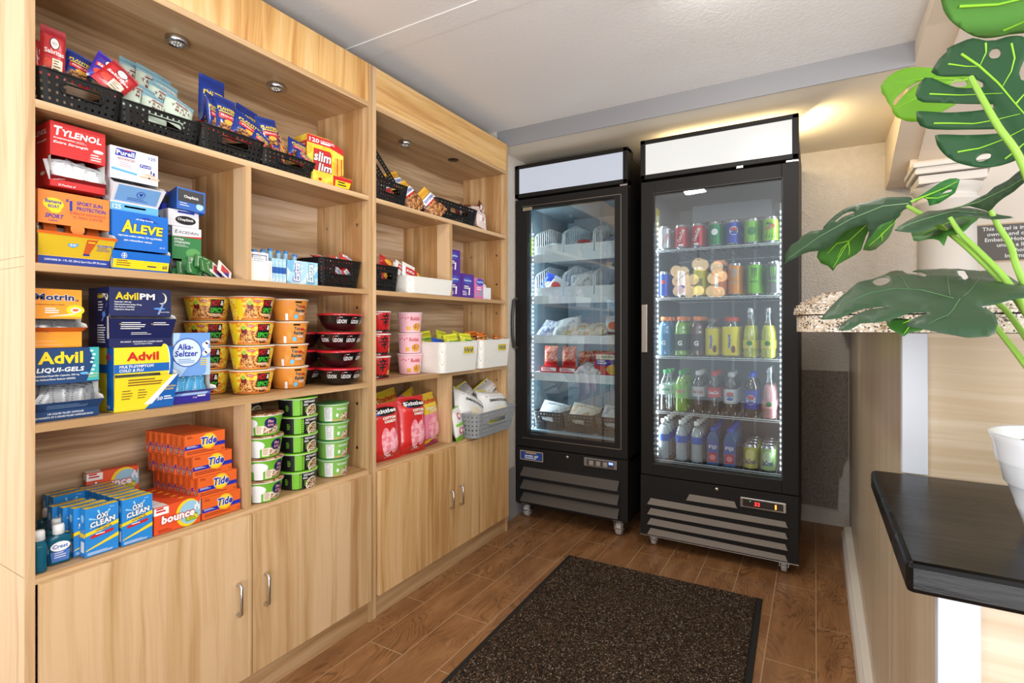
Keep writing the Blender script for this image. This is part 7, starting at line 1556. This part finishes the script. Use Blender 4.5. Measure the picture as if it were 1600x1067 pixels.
# G, F, I, H
leaf([(1425, 316, .76), (1500, 280, .72), (1455, 320, .75)], [(1421, 316), (1445, 301), (1467, 286), (1484, 279), (1500, 280), (1496, 292), (1492, 301), (1480, 309), (1467, 317), (1452, 321), (1449, 312), (1443, 309), (1432, 314)],
     [(1423, 315), (1448, 305), (1475, 294), (1496, 283)], leafmat('leaf_deep_green', (36, 96, 40), (54, 116, 50)), veins=[[(1446, 309), (1465, 309), (1482, 303)]], holes=[[(1472, 302), (1480, 297), (1488, 296), (1486, 299), (1474, 302)]], fold=.3, label='small upright leaf in front of the column capital')
leaf([(1400, 360, .72), (1582, 339, .64), (1470, 325, .74)], [(1398, 360), (1412, 349), (1425, 338), (1437, 330), (1449, 325), (1465, 324), (1481, 325), (1498, 324), (1515, 323), (1535, 329), (1562, 336), (1583, 340), (1565, 342), (1547, 342), (1532, 340), (1518, 338), (1501, 337), (1488, 340), (1476, 344), (1456, 350), (1438, 357), (1420, 361)],
     [(1400, 359), (1440, 344), (1490, 330), (1540, 334), (1580, 339)], LGY, fold=.5, wave=.003, vr=.0006, vm=M((96, 136, 90), .4), label='long narrow leaf lying across the middle stems', stem=[(1484, 340, .70), (1501, 365, .69), (1528, 391, .67), (1572, 437, .64), (1610, 500, .62), (1670, 620, .61)])
leaf([(1430, 370, .75), (1531, 345, .70), (1480, 350, .74)], [(1423, 362), (1427, 375), (1434, 378), (1450, 376), (1467, 375), (1473, 378), (1478, 372), (1482, 366), (1496, 364), (1508, 358), (1518, 351), (1532, 341), (1515, 337), (1495, 336), (1470, 346), (1445, 354)],
     [(1490, 345), (1465, 356), (1435, 370)], LM_, fold=.3, vr=.0007, label='short mid green leaf tucked under the narrow leaf')
leaf([(1490, 325, .72), (1600, 262, .60), (1560, 325, .63)], [(1488, 326), (1502, 322), (1515, 317), (1530, 309), (1543, 303), (1555, 292), (1566, 287), (1577, 281), (1588, 271), (1600, 262), (1640, 250), (1650, 262), (1620, 275), (1600, 286), (1585, 299), (1569, 309), (1556, 319), (1550, 325), (1543, 330), (1530, 326), (1515, 322)],
     [(1490, 326), (1530, 316), (1575, 294), (1640, 254)], LGY, fold=.6, wave=.004, vr=.0007, vm=M((110, 150, 90), .4), label='folded dark leaf reaching to the right edge above the plaque', stem=[(1547, 328, .66), (1560, 353, .66), (1579, 384, .65), (1590, 420, .64), (1625, 500, .63), (1680, 620, .61)])
# J: big lower leaf and K under it
leaf([(1283, 500, .66), (1600, 440, .62), (1450, 388, .82)],
     [(1283, 499), (1293, 485), (1304, 473), (1315, 460), (1328, 449), (1340, 440), (1352, 437), (1362, 435), (1371, 426), (1382, 417), (1391, 412), (1400, 410), (1409, 411), (1417, 416), (1428, 424), (1440, 430), (1445, 431), (1448, 427), (1447, 418), (1440, 413), (1425, 412), (1436, 404), (1447, 397), (1458, 392), (1466, 389), (1474, 388), (1484, 389), (1497, 388), (1512, 393), (1532, 400), (1550, 407), (1574, 416), (1592, 428), (1612, 440), (1640, 455), (1610, 462), (1578, 466), (1555, 472), (1532, 475), (1545, 482), (1556, 490), (1559, 499), (1555, 507), (1545, 511), (1530, 512), (1512, 513), (1490, 511), (1469, 509), (1440, 505), (1414, 501), (1430, 494), (1450, 487), (1430, 486), (1405, 492), (1385, 499), (1370, 502), (1357, 502), (1344, 502), (1335, 508), (1326, 513), (1310, 512), (1315, 504), (1322, 499), (1335, 490), (1348, 484), (1365, 479), (1390, 477), (1375, 476), (1350, 480), (1330, 488), (1310, 497), (1295, 499)],
     [(1490, 467), (1440, 454), (1400, 451), (1360, 458), (1320, 475), (1286, 498)], LGY, veins=[[(1484, 462), (1480, 430), (1468, 402)], [(1420, 452), (1412, 436), (1398, 424)], [(1505, 464), (1530, 435), (1540, 410)], [(1500, 468), (1480, 492), (1450, 502)]],
     holes=[[(1484, 391), (1492, 393), (1501, 402), (1509, 413), (1513, 425), (1511, 434), (1505, 435), (1500, 425), (1495, 410), (1488, 399)], [(1363, 439), (1372, 433), (1386, 432), (1391, 436), (1384, 441), (1373, 444)], [(1558, 423), (1566, 418), (1574, 421), (1573, 427), (1565, 429)]],
     fold=.22, wave=.002, vr=.0007, vm=M((70, 110, 66), .4), label='biggest lower leaf hanging in front of the granite bar', stem=[(1505, 468, .69), (1556, 472, .67), (1600, 523, .65), (1660, 620, .62)])
leaf([(1386, 503, .72), (1458, 506, .70), (1412, 524, .70)], [(1385, 500), (1386, 508), (1391, 515), (1401, 520), (1412, 526), (1420, 520), (1438, 518), (1450, 511), (1460, 504), (1425, 500), (1400, 498)], [(1440, 500), (1422, 508), (1412, 522)], LM_, veins=[[(1424, 500), (1410, 506)]], fold=.2, label='small leaf tip showing under the biggest lower leaf', stem=[(1540, 490, .69), (1550, 503, .68), (1600, 567, .65), (1650, 640, .62)])
